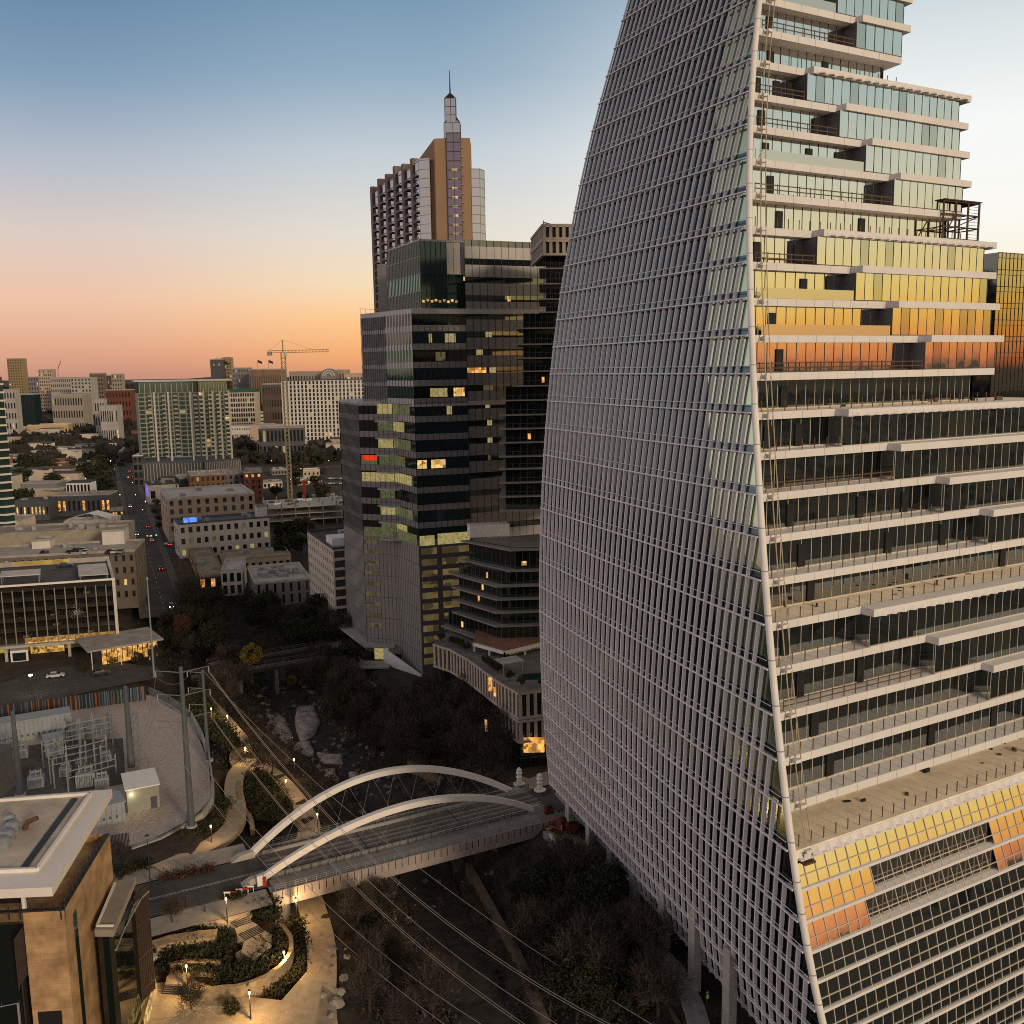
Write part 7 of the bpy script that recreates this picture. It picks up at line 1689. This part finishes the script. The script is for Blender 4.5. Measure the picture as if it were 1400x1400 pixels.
scatter([(500, 1250), (640, 1290), (700, 1400), (560, 1420), (480, 1380), (470, 1290)], 9, {'bare': 5, 'oak': 1}, .5, .8, 'in the dark creek bed under the power lines', 'trees under the power lines')
scatter([(20, 575), (125, 570), (150, 600), (158, 640), (140, 690), (120, 665), (20, 700)], 62, {'faroak': 6, 'farbare': 4, 'farolive': 1}, .9, 1.5, 'in the residential blocks left of the avenue', 'residential trees left', mind=9, avoid=False)
scatter([(20, 548), (105, 545), (130, 572), (20, 580)], 28, {'faroak': 5, 'farbare': 4}, 1.1, 1.8, 'around the far end of the residential blocks', 'far residential trees', mind=14, avoid=False)
scatter([(125, 560), (190, 560), (195, 625), (175, 640), (160, 600)], 30, {'faroak': 5, 'farbare': 5}, .9, 1.5, 'between the avenue and the condo tower', 'trees beside the condo', mind=10, avoid=False)
scatter([(312, 600), (352, 610), (345, 640), (318, 645)], 9, {'faroak': 5, 'farbare': 3}, .9, 1.4, 'between the condo tower and the boxy stone building', 'trees right of the condo', mind=9, avoid=False)
scatter([(400, 635), (465, 610), (468, 650), (420, 660)], 16, {'faroak': 6, 'farbare': 3}, .9, 1.4, 'in the clump left of the grey office block', 'trees by the office block', mind=8, avoid=False)
scatter([(372, 690), (395, 640), (445, 662), (465, 690), (462, 720), (440, 700)], 12, {'faroak': 4, 'farbare': 4}, .6, .9, 'among the lots right of the crane', 'trees by the crane lots', mind=8, avoid=False)
scatter([(368, 735), (418, 720), (424, 760), (380, 768)], 8, {'faroak': 5}, .8, 1.2, 'in the dark clump beside the white corner block', 'trees by the white block', mind=7, avoid=False)
scatter([(190, 760), (205, 755), (245, 800), (245, 830), (205, 825)], 6, {'bare': 5, 'rust': 1}, .7, 1.0, 'along the avenue pavement behind the garage', 'trees behind the garage', mind=6, avoid=False)
scatter([(176, 735), (192, 735), (172, 655), (160, 655)], 12, {'farbare': 5, 'farolive': 2}, .5, .75, 'along the left kerb of the avenue', 'avenue trees', mind=7, avoid=False)
scatter([(214, 725), (224, 725), (205, 660), (196, 660)], 8, {'farbare': 5, 'farolive': 2}, .45, .65, 'along the right kerb of the avenue', 'avenue trees right', mind=7, avoid=False)
scatter([(25, 700), (120, 680), (165, 690), (90, 705), (40, 712)], 8, {'farbare': 5}, .6, .8, 'between the bars near the avenue', 'trees between the bars', mind=7, avoid=False)
for x, y, k, s, lab in ((345, 925, 'yellow', 1.1, 'bright yellow-leaved tree in front of the rail trestle'), (400, 945, 'yellow', .6, 'small yellow-green tree below the trestle pier'), (352, 1045, 'bare', .8, 'dark bare tree forking beside the round plaza'), (372, 1065, 'bare', .75, 'dark bare tree between the two park paths'), (320, 1252, 'oak', .42, 'round green lamp-lit shrub tree beside the top stairs'), (263, 1392, 'bare', .5, 'thin leafless tree in the lower plaza'), (318, 1395, 'olive', .35, 'small fuzzy shrub at the bottom of the lower plaza'), (262, 1348, 'yellow', .42, 'small yellow lamp-lit tree by the lower steps'), (250, 875, 'rust', .9, 'rusty tree beside the cafe pavilion'), (155, 915, 'yellow', .5, 'small lamp-lit tree in front of the cafe'), (190, 912, 'olive', .55, 'leafy street tree before the cafe glass'), (118, 925, 'olive', .5, 'leafy tree beside the parked white car'), (212, 905, 'olive', .6, 'leafy tree at the right end of the cafe'), (236, 1262, 'bare', .4, 'small bare sapling on the street verge'), (158, 1185, 'bare', .45, 'bare sapling in the verge by the gate'), (250, 1150, 'olive', .28, 'small shrub tree by the yard fence corner')):
    z = 0 if y < 935 else H(site(x, y, -2).x, site(x, y, -2).y)
    p = site(x, y, z); plant(k, p, s, lab, None) if False else None
    o = plant(k, p, s, lab, ''); del o['group']
for i in range(16):
    a, b = pod[i % 6], pod[i % 6 + 1]; q = a + (b - a) * rnd.random() + Vector((1.2, 2.2, 0)); plant('olive', V2(q, zt0), .28, 'small planter shrub on the podium roof of the dark apartment tower', 'podium roof shrubs')
# planting beds and undergrowth nobody could count
def cover(name, pts, leaf, mat, seed, up=.5):
    r = random.Random(seed); mb = MB()
    for p in pts:
        for _ in range(14):
            q = p + Vector((r.gauss(0, .55), r.gauss(0, .55), abs(r.gauss(0, up)))); a = Vector((r.gauss(0, 1), r.gauss(0, 1), r.gauss(0, 1))).normalized(); b = a.cross(Vector((r.gauss(0, 1), r.gauss(0, 1), r.gauss(0, 1)))).normalized(); s = leaf * r.uniform(.4, 1.2)
            mb.quad(q - a * s, q + b * s * .5, q + a * s, q - b * s * .5)
    return struct(mb.obj(name, mat), 'stuff')
pts_b, pts_g = [], []
while len(pts_b) < 2600:
    x, y = rnd.uniform(-110, 30), rnd.uniform(85, 300); d, s_ = creek_d(x, y); p = Vector((x, y, 0))
    if d < 3 or d > 27 or near_path(p, 3.2): continue
    if s_ > 0 and d > 21: continue
    if s_ < 0 and (d > 17 and y < 140): continue
    q = p - BC0; 
    if -1 < q.dot(E1) < 53 and abs(q.dot(E2)) < 9: continue
    p.z = H(x, y); (pts_b if rnd.random() < .55 or s_ < 0 and d < 10 else pts_g).append(p)
cover('undergrowth', pts_b, .3, m_brownt, 21); cover('creek_scrub', pts_g, .28, m_oak, 22)
r_ = random.Random(44); mb = MB(); k = 0
while k < 900:
    i = r_.randrange(3, 9); a, b = Vector(CREEK[i]).to_3d() if False else Vector((CREEK[i][0], CREEK[i][1], 0)), Vector((CREEK[i + 1][0], CREEK[i + 1][1], 0)); p = a + (b - a) * r_.random(); n = Vector((-(b - a).y, (b - a).x, 0)).normalized(); p = p + n * r_.gauss(0, 5.0)
    if near_path(p, 3.5): continue
    k += 1; s = .16 + .9 * r_.random() ** 3; z = max(H(p.x, p.y), -8.3); m = 5
    lo = [Vector((p.x + s * r_.uniform(.7, 1.3) * math.cos(t * 6.283 / m), p.y + s * r_.uniform(.7, 1.3) * math.sin(t * 6.283 / m), z - .1)) for t in range(m)]; mb.loft(lo, [Vector((p.x + (q.x - p.x) * .55, p.y + (q.y - p.y) * .55, z + s * r_.uniform(.35, .7))) for q in lo])
struct(mb.obj('creek_stones', M('dull_creek_stone', (.20, .172, .152), .95, .5, .8, bump=.6)), 'stuff')
def bed(pp, z, n, name, mat, seed, leaf=.3):
    P_ = []
    while len(P_) < n:
        x, y = rnd.uniform(min(p[0] for p in pp), max(p[0] for p in pp)), rnd.uniform(min(p[1] for p in pp), max(p[1] for p in pp))
        if inpoly(x, y, pp): P_.append(site(x, y, z))
    q = [site(x, y, z) for x, y in pp]
    struct(MB().poly([(p.x, p.y, z) for p in q[::-1]]).obj('planting_bed', m_earth)); return cover(name, P_, leaf, mat, seed, .45)
bed([(338, 1060), (352, 1050), (385, 1075), (402, 1105), (385, 1125), (345, 1118), (334, 1090)], -3.4, 420, 'garden_shrubs', m_olive, 31)
bed([(330, 1345), (375, 1318), (388, 1290), (378, 1268), (352, 1292), (338, 1318), (300, 1330), (296, 1345)], -2.6, 380, 'garden_shrubs', m_oak, 32)
bed([(348, 1362), (385, 1362), (410, 1330), (412, 1260), (402, 1262), (402, 1300), (388, 1330), (362, 1348)], -4.6, 360, 'garden_shrubs', m_olive, 33)
bed([(210, 1280), (300, 1255), (320, 1285), (300, 1300), (215, 1310)], -1.4, 360, 'garden_shrubs', m_oak, 34)
bed([(210, 1312), (300, 1302), (318, 1310), (300, 1330), (225, 1325)], -2.2, 220, 'garden_shrubs', m_oak, 35)
bed([(340, 1240), (375, 1228), (380, 1258), (352, 1250)], -.9, 160, 'garden_shrubs', m_oak, 36)
bed([(158, 1192), (205, 1176), (206, 1186), (160, 1204)], .05, 60, 'verge_shrubs', m_oak, 37, .3)
bed([(219, 1198), (292, 1183), (294, 1190), (220, 1206)], .16, 50, 'verge_shrubs', m_rust, 38, .25)
bed([(262, 1160), (300, 1125), (316, 1095), (305, 1090), (296, 1120), (262, 1145)], -1.2, 200, 'verge_shrubs', m_olive, 39)
bed([(235, 960), (275, 940), (330, 1015), (318, 1030), (290, 1010)], -1.2, 320, 'bank_shrubs', m_olive, 40, .4)
# distant woodland out to the horizon
r_ = random.Random(50); mb = MB()
for _ in range(8200):
    Y = 900 * math.exp(r_.random() * 2.1); X = r_.uniform(-.56, .06) * Y
    if _ % 3 == 1: Y = r_.uniform(850, 2000); X = r_.uniform(-.56, -.16) * Y
    if _ % 4 == 0: X, Y = r_.uniform(220, 2600), r_.uniform(-900, 700)
    if abs((Vector((X, Y, 0)) - av[0]).dot(AVN)) < 14: continue
    s = r_.uniform(4, 8) * (1 + max(Y, 0) / 4000)
    for _ in range(9):
        c = Vector((X + r_.gauss(0, s), Y + r_.gauss(0, s), abs(r_.gauss(4, 2.5)))); a = Vector((r_.gauss(0, 1), r_.gauss(0, .5), r_.gauss(0, 1))).normalized() * s * .55; b = a.cross(Vector((r_.gauss(0, .4), 1, r_.gauss(0, .4)))).normalized() * s * .45; mb.quad(c - a, c + b, c + a, c - b)
struct(mb.obj('distant_woodland', M('far_trees', (.035, .031, .026), 1, .5, .02)), 'stuff')
mb = MB(); r_ = random.Random(51)
hp = [(-9000 + i * 300, 9000, 10 + 26 * math.sin(i * .37) ** 2 + 12 * math.sin(i * .9 + 1) ** 2 + r_.uniform(0, 8)) for i in range(50)]
for a, b in zip(hp, hp[1:]): mb.quad((a[0], a[1], -5), (b[0], b[1], -5), b, a); mb.quad(a, b, (b[0], b[1] + 2500, -5), (a[0], a[1] + 2500, -5))
struct(mb.obj('hills', M('hazy_hills', (.075, .065, .075), 1, .2, .002)))  # distance haze put into the hill colour
# far scattered low roofs on the plain
r_ = random.Random(52)
for i in range(150):
    Y = r_.uniform(900, 2600) if i < 110 else r_.uniform(620, 900); X = r_.uniform(-.55, -.02 if i < 110 else -.34) * Y; s = r_.uniform(10, 28); h = r_.uniform(5, 14)
    if abs((Vector((X, Y, 0)) - av[0]).dot(AVN)) < 26: continue
    t = thing('low_building', 'small low building among distant trees on the plain', 'building', (X, Y, 0), 'low buildings on the far plain'); MB().box((X, Y, 0), (s, s * .6, h), r_.choice((0, 25))).obj('wall', r_.choice((m_cream, m_pink, m_grey, m_whitew, m_brick)), t); MB().box((X, Y, h), (s * 1.04, s * .63, .6), 0).obj('roof', r_.choice((m_roof, m_roof_w, m_roof_d)), t)
    if r_.random() < .5: MB().box((X + s * .2, Y - s * .31, h * .4), (2.4, .4, 1.8)).obj('lit_window', r_.choice((l_warm, l_yel)), t)
# ------------------------------------------------------------------ cars
l_red = lit('tail_lamp_glow', (1, .03, .01), 7, .01, 1); l_head = lit('head_lamp_glow', (1, .85, .6), 9, .01, 1)
def car_proto(name, paint, l_red, l_hd):
    t = bpy.data.objects.new(name, None); COL.objects.link(t); t.empty_display_size = .5; t['category'] = 'car'
    prof = [(-2.2, .35), (-2.25, .75), (-2.1, .95), (-1.2, 1.0), (1.0, .98), (2.0, .82), (2.25, .6), (2.2, .35)]; mb = MB()
    mb.loft([Vector((x, -.88, z)) for x, z in prof], [Vector((x, .88, z)) for x, z in prof]); o = mb.mesh('body', paint)
    cab = MB(); lo = [(-1.75, -.82), (1.15, -.82), (1.15, .82), (-1.75, .82)]; hi = [(-1.15, -.66), (.35, -.66), (.35, .66), (-1.15, .66)]; cab.loft([Vector((x, y, .97)) for x, y in lo], [Vector((x, y, 1.44)) for x, y in hi], cap=False); rf = MB().loft([Vector((x, y, 1.44)) for x, y in hi], [Vector((x * .96, y * .94, 1.49)) for x, y in hi])
    wh = MB().tube([(0, -.11, 0), (0, .11, 0)], .33, 10).mesh('wheel', m_black)
    for nm, me, loc in (('body', o, (0, 0, 0)), ('windows', cab.mesh('windows', g_dark), (0, 0, 0)), ('roof', rf.mesh('roof', paint), (0, 0, 0))) + tuple(('wheel', wh, (x, y, .33)) for x in (-1.35, 1.4) for y in (-.82, .82)):
        q = bpy.data.objects.new(nm, me); COL.objects.link(q); q.parent = t; q.location = loc
    tl = MB().box((-2.26, 0, 0), (.05, .35, .16)).mesh('tail_light', l_red); hl = MB().box((2.26, 0, 0), (.06, .34, .16)).mesh('headlight', l_hd)
    for nm, me, loc in (('tail_light', tl, (0, .6, .7)), ('tail_light', tl, (0, -.6, .7)), ('headlight', hl, (0, .58, .55)), ('headlight', hl, (0, -.58, .55))):
        q = bpy.data.objects.new(nm, me); COL.objects.link(q); q.parent = t; q.location = loc
    return t
_cc = (('white', (.55, .55, .55)), ('dark', (.03, .03, .035)), ('silver', (.25, .25, .26)))
CP = {k: car_proto('parked_car', M('car_' + k, c, .3, 0, spec=.6), M('red_plastic', (.14, .01, .008), .4, 0), m_white) for k, c in _cc}
CP.update({'moving_' + k: car_proto('moving_car', M('car_' + k, c, .3, 0, spec=.6), l_red, l_head) for k, c in _cc})
cu = set()
def car(col, p, ang, label, group=None):
    src = CP[col]
    if col not in cu: cu.add(col); o = src; o.location = p; o.rotation_euler = (0, 0, rad(ang))
    else: o = dup(src, p, rad(ang))
    o['label'] = label
    if group: o['group'] = group
    elif 'group' in o: del o['group']
    return o
car('white', site(76, 926, .1), 20, 'white saloon car in the driveway before the lit garage entrance')
car('dark', site(138, 923, .1), 25, 'dark car parked beside the cafe forecourt')
zd = gh - .28
for u, v, c, a, l in ((39, 27, 'dark', 20, 'dark car alone on the garage roof between the canopies and the sodium-lit parapet'), (3, 12, 'white', 105, 'white car at the left end of the garage roof'), (4, 6, 'dark', 105, 'dark car at the front left of the garage roof')): p = GP(u, v, zd); car(c, p, a, l)
for k in range(5):
    for q in range(6):
        if rnd.random() < .75: u = 3 + q * 8.2 + rnd.uniform(-1, 1); p = GP(u, 4.5, 5.62 + k * 2.9); car(rnd.choice(('white', 'dark', 'silver')), p, 105 if rnd.random() < .6 else 285, 'car parked on a garage deck behind the tinted screen', 'cars on the garage decks')
fb = site_y(-30, 765, 314)
for x, c, l in ((60, 'dark', 'dark car by the white lock-ups on the rooftop deck'), (95, 'dark', 'dark car in the middle of the rooftop deck'), (117, 'white', 'white car facing the camera on the rooftop deck'), (114, 'silver', 'silver car behind the white one on the rooftop deck'), (150, 'dark', 'dark car beside the white stair house'), (156, 'white', 'white car beside the white stair house'), (165, 'silver', 'silver car at the right end of the rooftop deck'), (104, 'dark', 'second dark car on the rooftop deck')):
    p = site_y(x, 750, 322 + (4 if 'behind' in l or 'second' in l else 0)); car(c, V2(p, fb.z - .02), 100, l)
# avenue traffic
def on_av(d, o): return av[0] + avd * d + AVN * o + Vector((0, 0, .11))
aa = math.degrees(math.atan2(avd.y, avd.x))
for d, o, c, f, l in ((-48, 2.5, 'white', 180, 'car with headlights on coming down the avenue behind the bare tree'), (-40, 2.5, 'dark', 180, 'dark car behind the one with headlights on the avenue'), (105, 3, 'white', 0, 'first car waiting with red tail lights at the avenue crossing'), (118, 3, 'dark', 0, 'second car queued with red tail lights at the crossing'), (128, -3, 'silver', 180, 'car facing the crossing with its lamps on'), (150, 3, 'dark', 0, 'dark car driving away up the avenue'), (240, -3, 'white', 180, 'car approaching on the middle of the avenue'), (420, 3, 'dark', 0, 'distant car with red tail lights on the avenue'), (470, 3, 'white', 0, 'distant white car on the avenue near the vanishing trees'), (640, 3, 'dark', 0, 'farthest car with red tail lights on the avenue'), (88, 9, 'silver', 30, 'silver car turning at the crossing by the pinkish building'), (30, 3, 'dark', 0, 'dark car beside the white corner block')):
    o_ = car('moving_' + c, on_av(d, o), aa + f, l)
    if f == 180:
        for s in (-.58, .58): p = on_av(d, o) + Vector((-avd.x, -avd.y, 0)) * 2.3 + AVN * s + Vector((0, 0, .6)); 
for i in range(12):
    x, y = 448 + (i % 6) * 5, 655 + (i // 6) * 7; car(('dark', 'white', 'silver')[i % 3], site(x, y, .1), 20, 'car in the small lot left of the grey office block', 'cars in the lot by the office block')
hl = MB()
for d in (-48,):
    for s in (-.6, .6): p = on_av(d, 2.5) - avd * 2.35 + AVN * s + Vector((0, 0, .62)); q = MB().box((p.x, p.y, p.z), (.3, .3, .25)).obj('headlamp_beam', l_head); q.name = 'headlamp'; tag(q, 'one of two bright headlamps of the car on the avenue', 'headlamp', 'headlamps of the avenue car')
# traffic signals and street lights
def lamp_post(p, h, label, glow, name='street_lamp', cat='street lamp', group=None, e=0, col=(1, .62, .25), head=.16):
    t = thing(name, label, cat, p, group); MB().tube([p, V2(p, p.z + h)], [.09, .06], 6).obj('post', m_dark, t)
    MB().lathe([(head * .5, 0), (head, .1), (head * .9, .45), (head * .3, .6)], V2(p, p.z + h), 8).obj('lantern', glow, t); MB().lathe([(head * 1.3, 0), (head * .4, .2)], V2(p, p.z + h + .55), 8).obj('cap', m_dark, t)
    if e: lamp_light(V2(p, p.z + h - .05) + Vector((.3, -.3, 0)), e * 2.2, col, .07)
    return t
l_lamp = lit('lantern_glow', (1, .68, .25), 4.5, .01, 1); l_sig_g = lit('green_signal', (.05, .8, .3), 2.5, .01, 1); l_sig_r = lit('red_signal', (1, .05, .02), 3, .01, 1); l_cool = lit('cool_lamp', (1, .86, .6), 14, .01, 1)
for x, y, z, e, l in ((311, 1262, -.3, 260, 'lit path lamp beside the round green shrub tree'), (406, 1262, -4.7, 300, 'lit path lamp under the near end of the arch bridge'), (390, 1336, -4.7, 420, 'lit path lamp against the curved stone wall'), (343, 1394, -3.6, 420, 'lit path lamp at the bottom of the lower plaza'), (257, 1356, -3.4, 420, 'lit path lamp beside the lower steps and yellow tree'), (336, 1046, -4, 260, 'lit path lamp on the round plaza'), (312, 1000, -4, 360, 'glowing path lamp on the wooded path above the plaza'), (290, 990, -3, 130, 'small lit lamp at the fence end of the wooded path'), (403, 1062, -4.4, 150, 'lit path lamp by the farther white arch'), (392, 1092, -4.2, 190, 'lit path lamp between the bare trees and the arch'), (435, 1140, -4.6, 120, 'lit path lamp in front of the bridge parapet'), (290, 1158, -1.4, 90, 'path lamp beside the yard fence shrubs')):
    lamp_post(site(x, y, z), 3.6, l, l_lamp, e=e, name='path_lamp', cat='path lamp')
t = lamp_post(site(44, 950, .1), 5, 'bright floodlight post in the driveway bed', l_cool, e=60, col=(1, .85, .6), head=.5)
lamp_post(site(206, 1212, .1), 8, 'tall dark street lamp on the street verge by the gate', m_steel, head=.3)
for i, (x, y) in enumerate(((229, 1245), (280, 1246), (256, 1240))): tag(MB().lathe([(.12, 0), (.12, .9), (.06, 1.0)] if i != 2 else [(.25, 0), (.25, 1.9), (.2, 2.0)], site(x, y, .1), 8).obj('bollard', m_dark), ['black bollard at the left of the street edge', 'black bollard beside the stairs landing', 'thick black signal cabinet post between the two bollards'][i], 'bollard')
sgp = [(202, 733, l_sig_g), (207, 733, l_sig_g), (214, 732, l_sig_g), (317, 745, l_sig_r), (326, 744, l_sig_r), (336, 743, l_sig_r), (348, 742, l_sig_g), (168, 694, l_sig_r), (430, 658, l_sig_r), (440, 658, l_sig_r)]
for i, (x, y, m_) in enumerate(sgp):
    p = site(x, y + 6, .1); q = site_y(x, y, p.y); t = thing('traffic_light', ('green' if m_ is l_sig_g else 'red') + ' traffic light glowing over the distant streets', 'traffic light', p, ('green' if m_ is l_sig_g else 'red') + ' traffic lights'); MB().bar(p, V2(p, q.z), .16).obj('post', m_dark, t); MB().box((q.x, q.y - .2, q.z - .3), (.4, .3, 1.1)).obj('housing', m_dark, t); MB().box((q.x, q.y - .45, q.z), (.5, .2, .5)).obj('lens', m_, t)
r_ = random.Random(60)
ng = 0
for (x, y) in [(182, 672), (176, 664), (186, 690), (152, 640), (157, 652), (133, 612), (126, 596), (58, 612), (80, 618), (30, 622), (118, 666), (122, 682), (150, 690), (200, 700), (90, 600), (226, 700), (196, 712), (240, 730), (412, 652), (450, 640), (372, 640), (398, 668), (330, 640), (20, 600), (48, 632), (64, 645), (100, 630), (165, 690), (70, 700), (170, 620), (110, 588), (445, 605), (300, 652), (345, 655)]:
    p = site(x, y, .1); lamp_post(p, 6, 'distant street lamp glowing warm between the trees', l_lamp if r_.random() < .7 else l_cool, group='distant street lamps', head=.2); ng += 1
# sculptures, barriers, site clutter by the bridge ends
for x, y, l in ((710, 1073, 'left white totem sculpture on the pavement beyond the arches'), (738, 1081, 'right white totem sculpture nearest the sail tower')):
    p = site(x, y, .12); t = thing('totem_sculpture', l, 'sculpture', p); MB().lathe([(1.1, 0), (1.2, .25), (.9, .4)], p, 14).obj('plinth', m_white, t); MB().lathe([(.4, .4), (.55, .8), (.38, 1.2), (.6, 1.6), (.42, 2.0), (.62, 2.4), (.45, 2.8), (.5, 3.1), (.2, 3.5)], p, 10).obj('figure', m_white, t)
p = BP(-1.5, -4.2, .05); t = thing('barrier_cabinet', 'white and red barrier box at the left end of the bridge walkway', 'barrier', p); MB().box(p, (.9, .5, 1.7), 27).obj('box', m_white, t); MB().box((p.x + .75, p.y - .1, p.z), (.5, .5, 1.4), 27).obj('red_panel', M('signal_red', (.40, .03, .02), .5, .05), t)
for i in range(5): p = BP(-3.2 - i * .9, -5.4 - .3 * (i % 2), .05); t = thing('striped_barrier', 'red and white striped barricade on the pavement beside the stairs', 'barricade', p, 'striped barricades'); MB().bar(p + Vector((-.5, 0, .9)), p + Vector((.5, 0, .9)), .08, .25).obj('board', MATS['signal_red'] if i % 2 else m_white, t); MB().bar(p + Vector((-.4, 0, 0)), p + Vector((-.4, 0, 1)), .06).bar(p + Vector((.4, 0, 0)), p + Vector((.4, 0, 1)), .06).obj('leg', m_white, t)
m_or = M('site_red', (.14, .03, .02), .6, .15)
for x, y, sz, a, l in ((751, 1112, (1.6, 1.0, 1.2), 20, 'small red site container beside the bridge end'), (773, 1131, (3.0, 1.6, 1.7), 30, 'red site generator behind the first concrete column'), (782, 1136, (2.2, 1.4, 1.4), 10, 'second red site machine under the fins'), (841, 1216, (2.4, 1.6, 1.8), 30, 'red machine between the third and fourth columns')):
    p = site(x, y, .1); t = thing('site_generator', l, 'site machine', p); MB().box(p, sz, a).obj('housing', m_or, t); MB().box((p.x, p.y, p.z + sz[2]), (sz[0] * .6, sz[1] * .5, .3), a).obj('exhaust_cover', m_dark, t); MB().box((p.x, p.y, p.z - .02), (sz[0] * 1.05, sz[1] * 1.05, .2), a).obj('skid', m_dark, t)
for i, (x, y, a) in enumerate(((757, 1120, 25), (760, 1137, -50), (764, 1140, -45), (790, 1150, -48), (838, 1222, -50), (800, 1168, -50))):
    p = site(x, y, .12); mb = MB()
    for k in range(6): c = p + dirv(a + 90) * (k * .28 - .7); mb.bar(c - dirv(a) * 2 + Vector((0, 0, .12)), c + dirv(a) * 2 + Vector((0, 0, .12)), .24, .12)
    tag(mb.obj('timber_stack', M('raw_timber', (.34, .17, .07), .8, .2, 1)), ['brown timber boards laid at the bridge end', 'timber boards on the walkway below the red machines', 'second timber bundle on the walkway', 'timber bundle by the first columns', 'timber bundle beside the red machine between columns', 'timber bundle by the second column'][i], 'timber')
ribbon('construction_walkway', [site(x, y, .1) for x, y in ((752, 1135), (778, 1172), (806, 1205), (830, 1234), (870, 1272), (910, 1308), (940, 1345), (955, 1380), (962, 1430))], 2.6, M('pale_planks', (.34, .31, .30), .85, .25, .9), .12, zf=lambda x, y: max(.0, H(x, y)))
wall_curve('site_kerb', [(752, 1140), (780, 1180), (806, 1212)], .5, 2.5, .4, m_white, 'pale upstand along the walkway under the fins', 'kerb')
wall_curve('slope_kerb', [(850, 1290), (880, 1325), (905, 1360), (930, 1400)], -.6, 1.0, .35, MATS['channel_concrete'], 'thin tan kerb line on the dark slope under the tower', 'kerb')
# workers
def person(p, ang, label, vest):
    t = thing('person', label, 'person', p); me = bpy.data.meshes.new('body')
    J = [(0, 0, .95), (0, 0, 1.2), (0, 0, 1.45), (0, 0, 1.55), (0, .02, 1.68), (.1, 0, .9), (.12, .08, .5), (.12, 0, .06), (.12, .14, .03), (-.1, 0, .9), (-.12, -.06, .5), (-.12, -.16, .06), (-.12, -.02, .03), (.2, 0, 1.42), (.27, .06, 1.15), (.26, .22, .98), (-.2, 0, 1.42), (-.27, 0, 1.14), (-.26, .12, .92)]
    Ed = [(0, 1), (1, 2), (2, 3), (3, 4), (0, 5), (5, 6), (6, 7), (7, 8), (0, 9), (9, 10), (10, 11), (11, 12), (2, 13), (13, 14), (14, 15), (2, 16), (16, 17), (17, 18)]
    Rr = [.14, .13, .15, .06, .105, .09, .065, .05, .045, .09, .065, .05, .045, .065, .05, .04, .065, .05, .04]
    me.from_pydata(J, Ed, []); o = bpy.data.objects.new('body', me); COL.objects.link(o); o.parent = t; t.rotation_euler = (0, 0, rad(ang))
    m = o.modifiers.new('skin', 'SKIN'); 
    for v, r in zip(me.skin_vertices[0].data, Rr): v.radius = (r, r)
    me.skin_vertices[0].data[0].use_root = True
    o.modifiers.new('sub', 'SUBSURF').levels = 1; me.materials.append(M('work_clothes', (.05, .05, .07), .9, .1))
    v = local(MB()).lathe([(.17, .95), (.19, 1.2), (.2, 1.42), (.1, 1.5)], (0, 0, 0), 10).mesh('safety_vest', vest); q = bpy.data.objects.new('safety_vest', v); COL.objects.link(q); q.parent = t
    h = local(MB()).lathe([(.13, 1.7), (.13, 1.76), (.09, 1.84), (.02, 1.86)], (0, .02, 0), 10).mesh('hard_hat', m_white); q = bpy.data.objects.new('hard_hat', h); COL.objects.link(q); q.parent = t
hv = M('hi_vis', (.45, .75, .05), .7, 0, emit=(.4, .7, .05), es=.05)  # vest colour given a faint glow of its own
for x, y, a, l in ((786, 1160, 40, 'worker in a yellow-green vest on the walkway by the first columns'), (967, 1374, 200, 'worker in a yellow-green vest on the curved walkway by the last column'), (768, 1142, 120, 'worker in an orange vest beside the timber boards')): person(site(x, y, .15), a, l, hv if 'orange' not in l else M('hi_vis_orange', (.8, .2, .03), .7, 0))
for o in (PR['oak'] + PR['olive'] + PR['bare'] + PR['rust'] + PR['yellow'] + PR['faroak'] + PR['farbare'] + PR['farolive'] + list(CP.values())):
    if 'label' not in o:
        for c_ in list(o.children): bpy.data.objects.remove(c_)
        bpy.data.objects.remove(o)
print('trees', NT[0], 'objects', len(COL.objects))
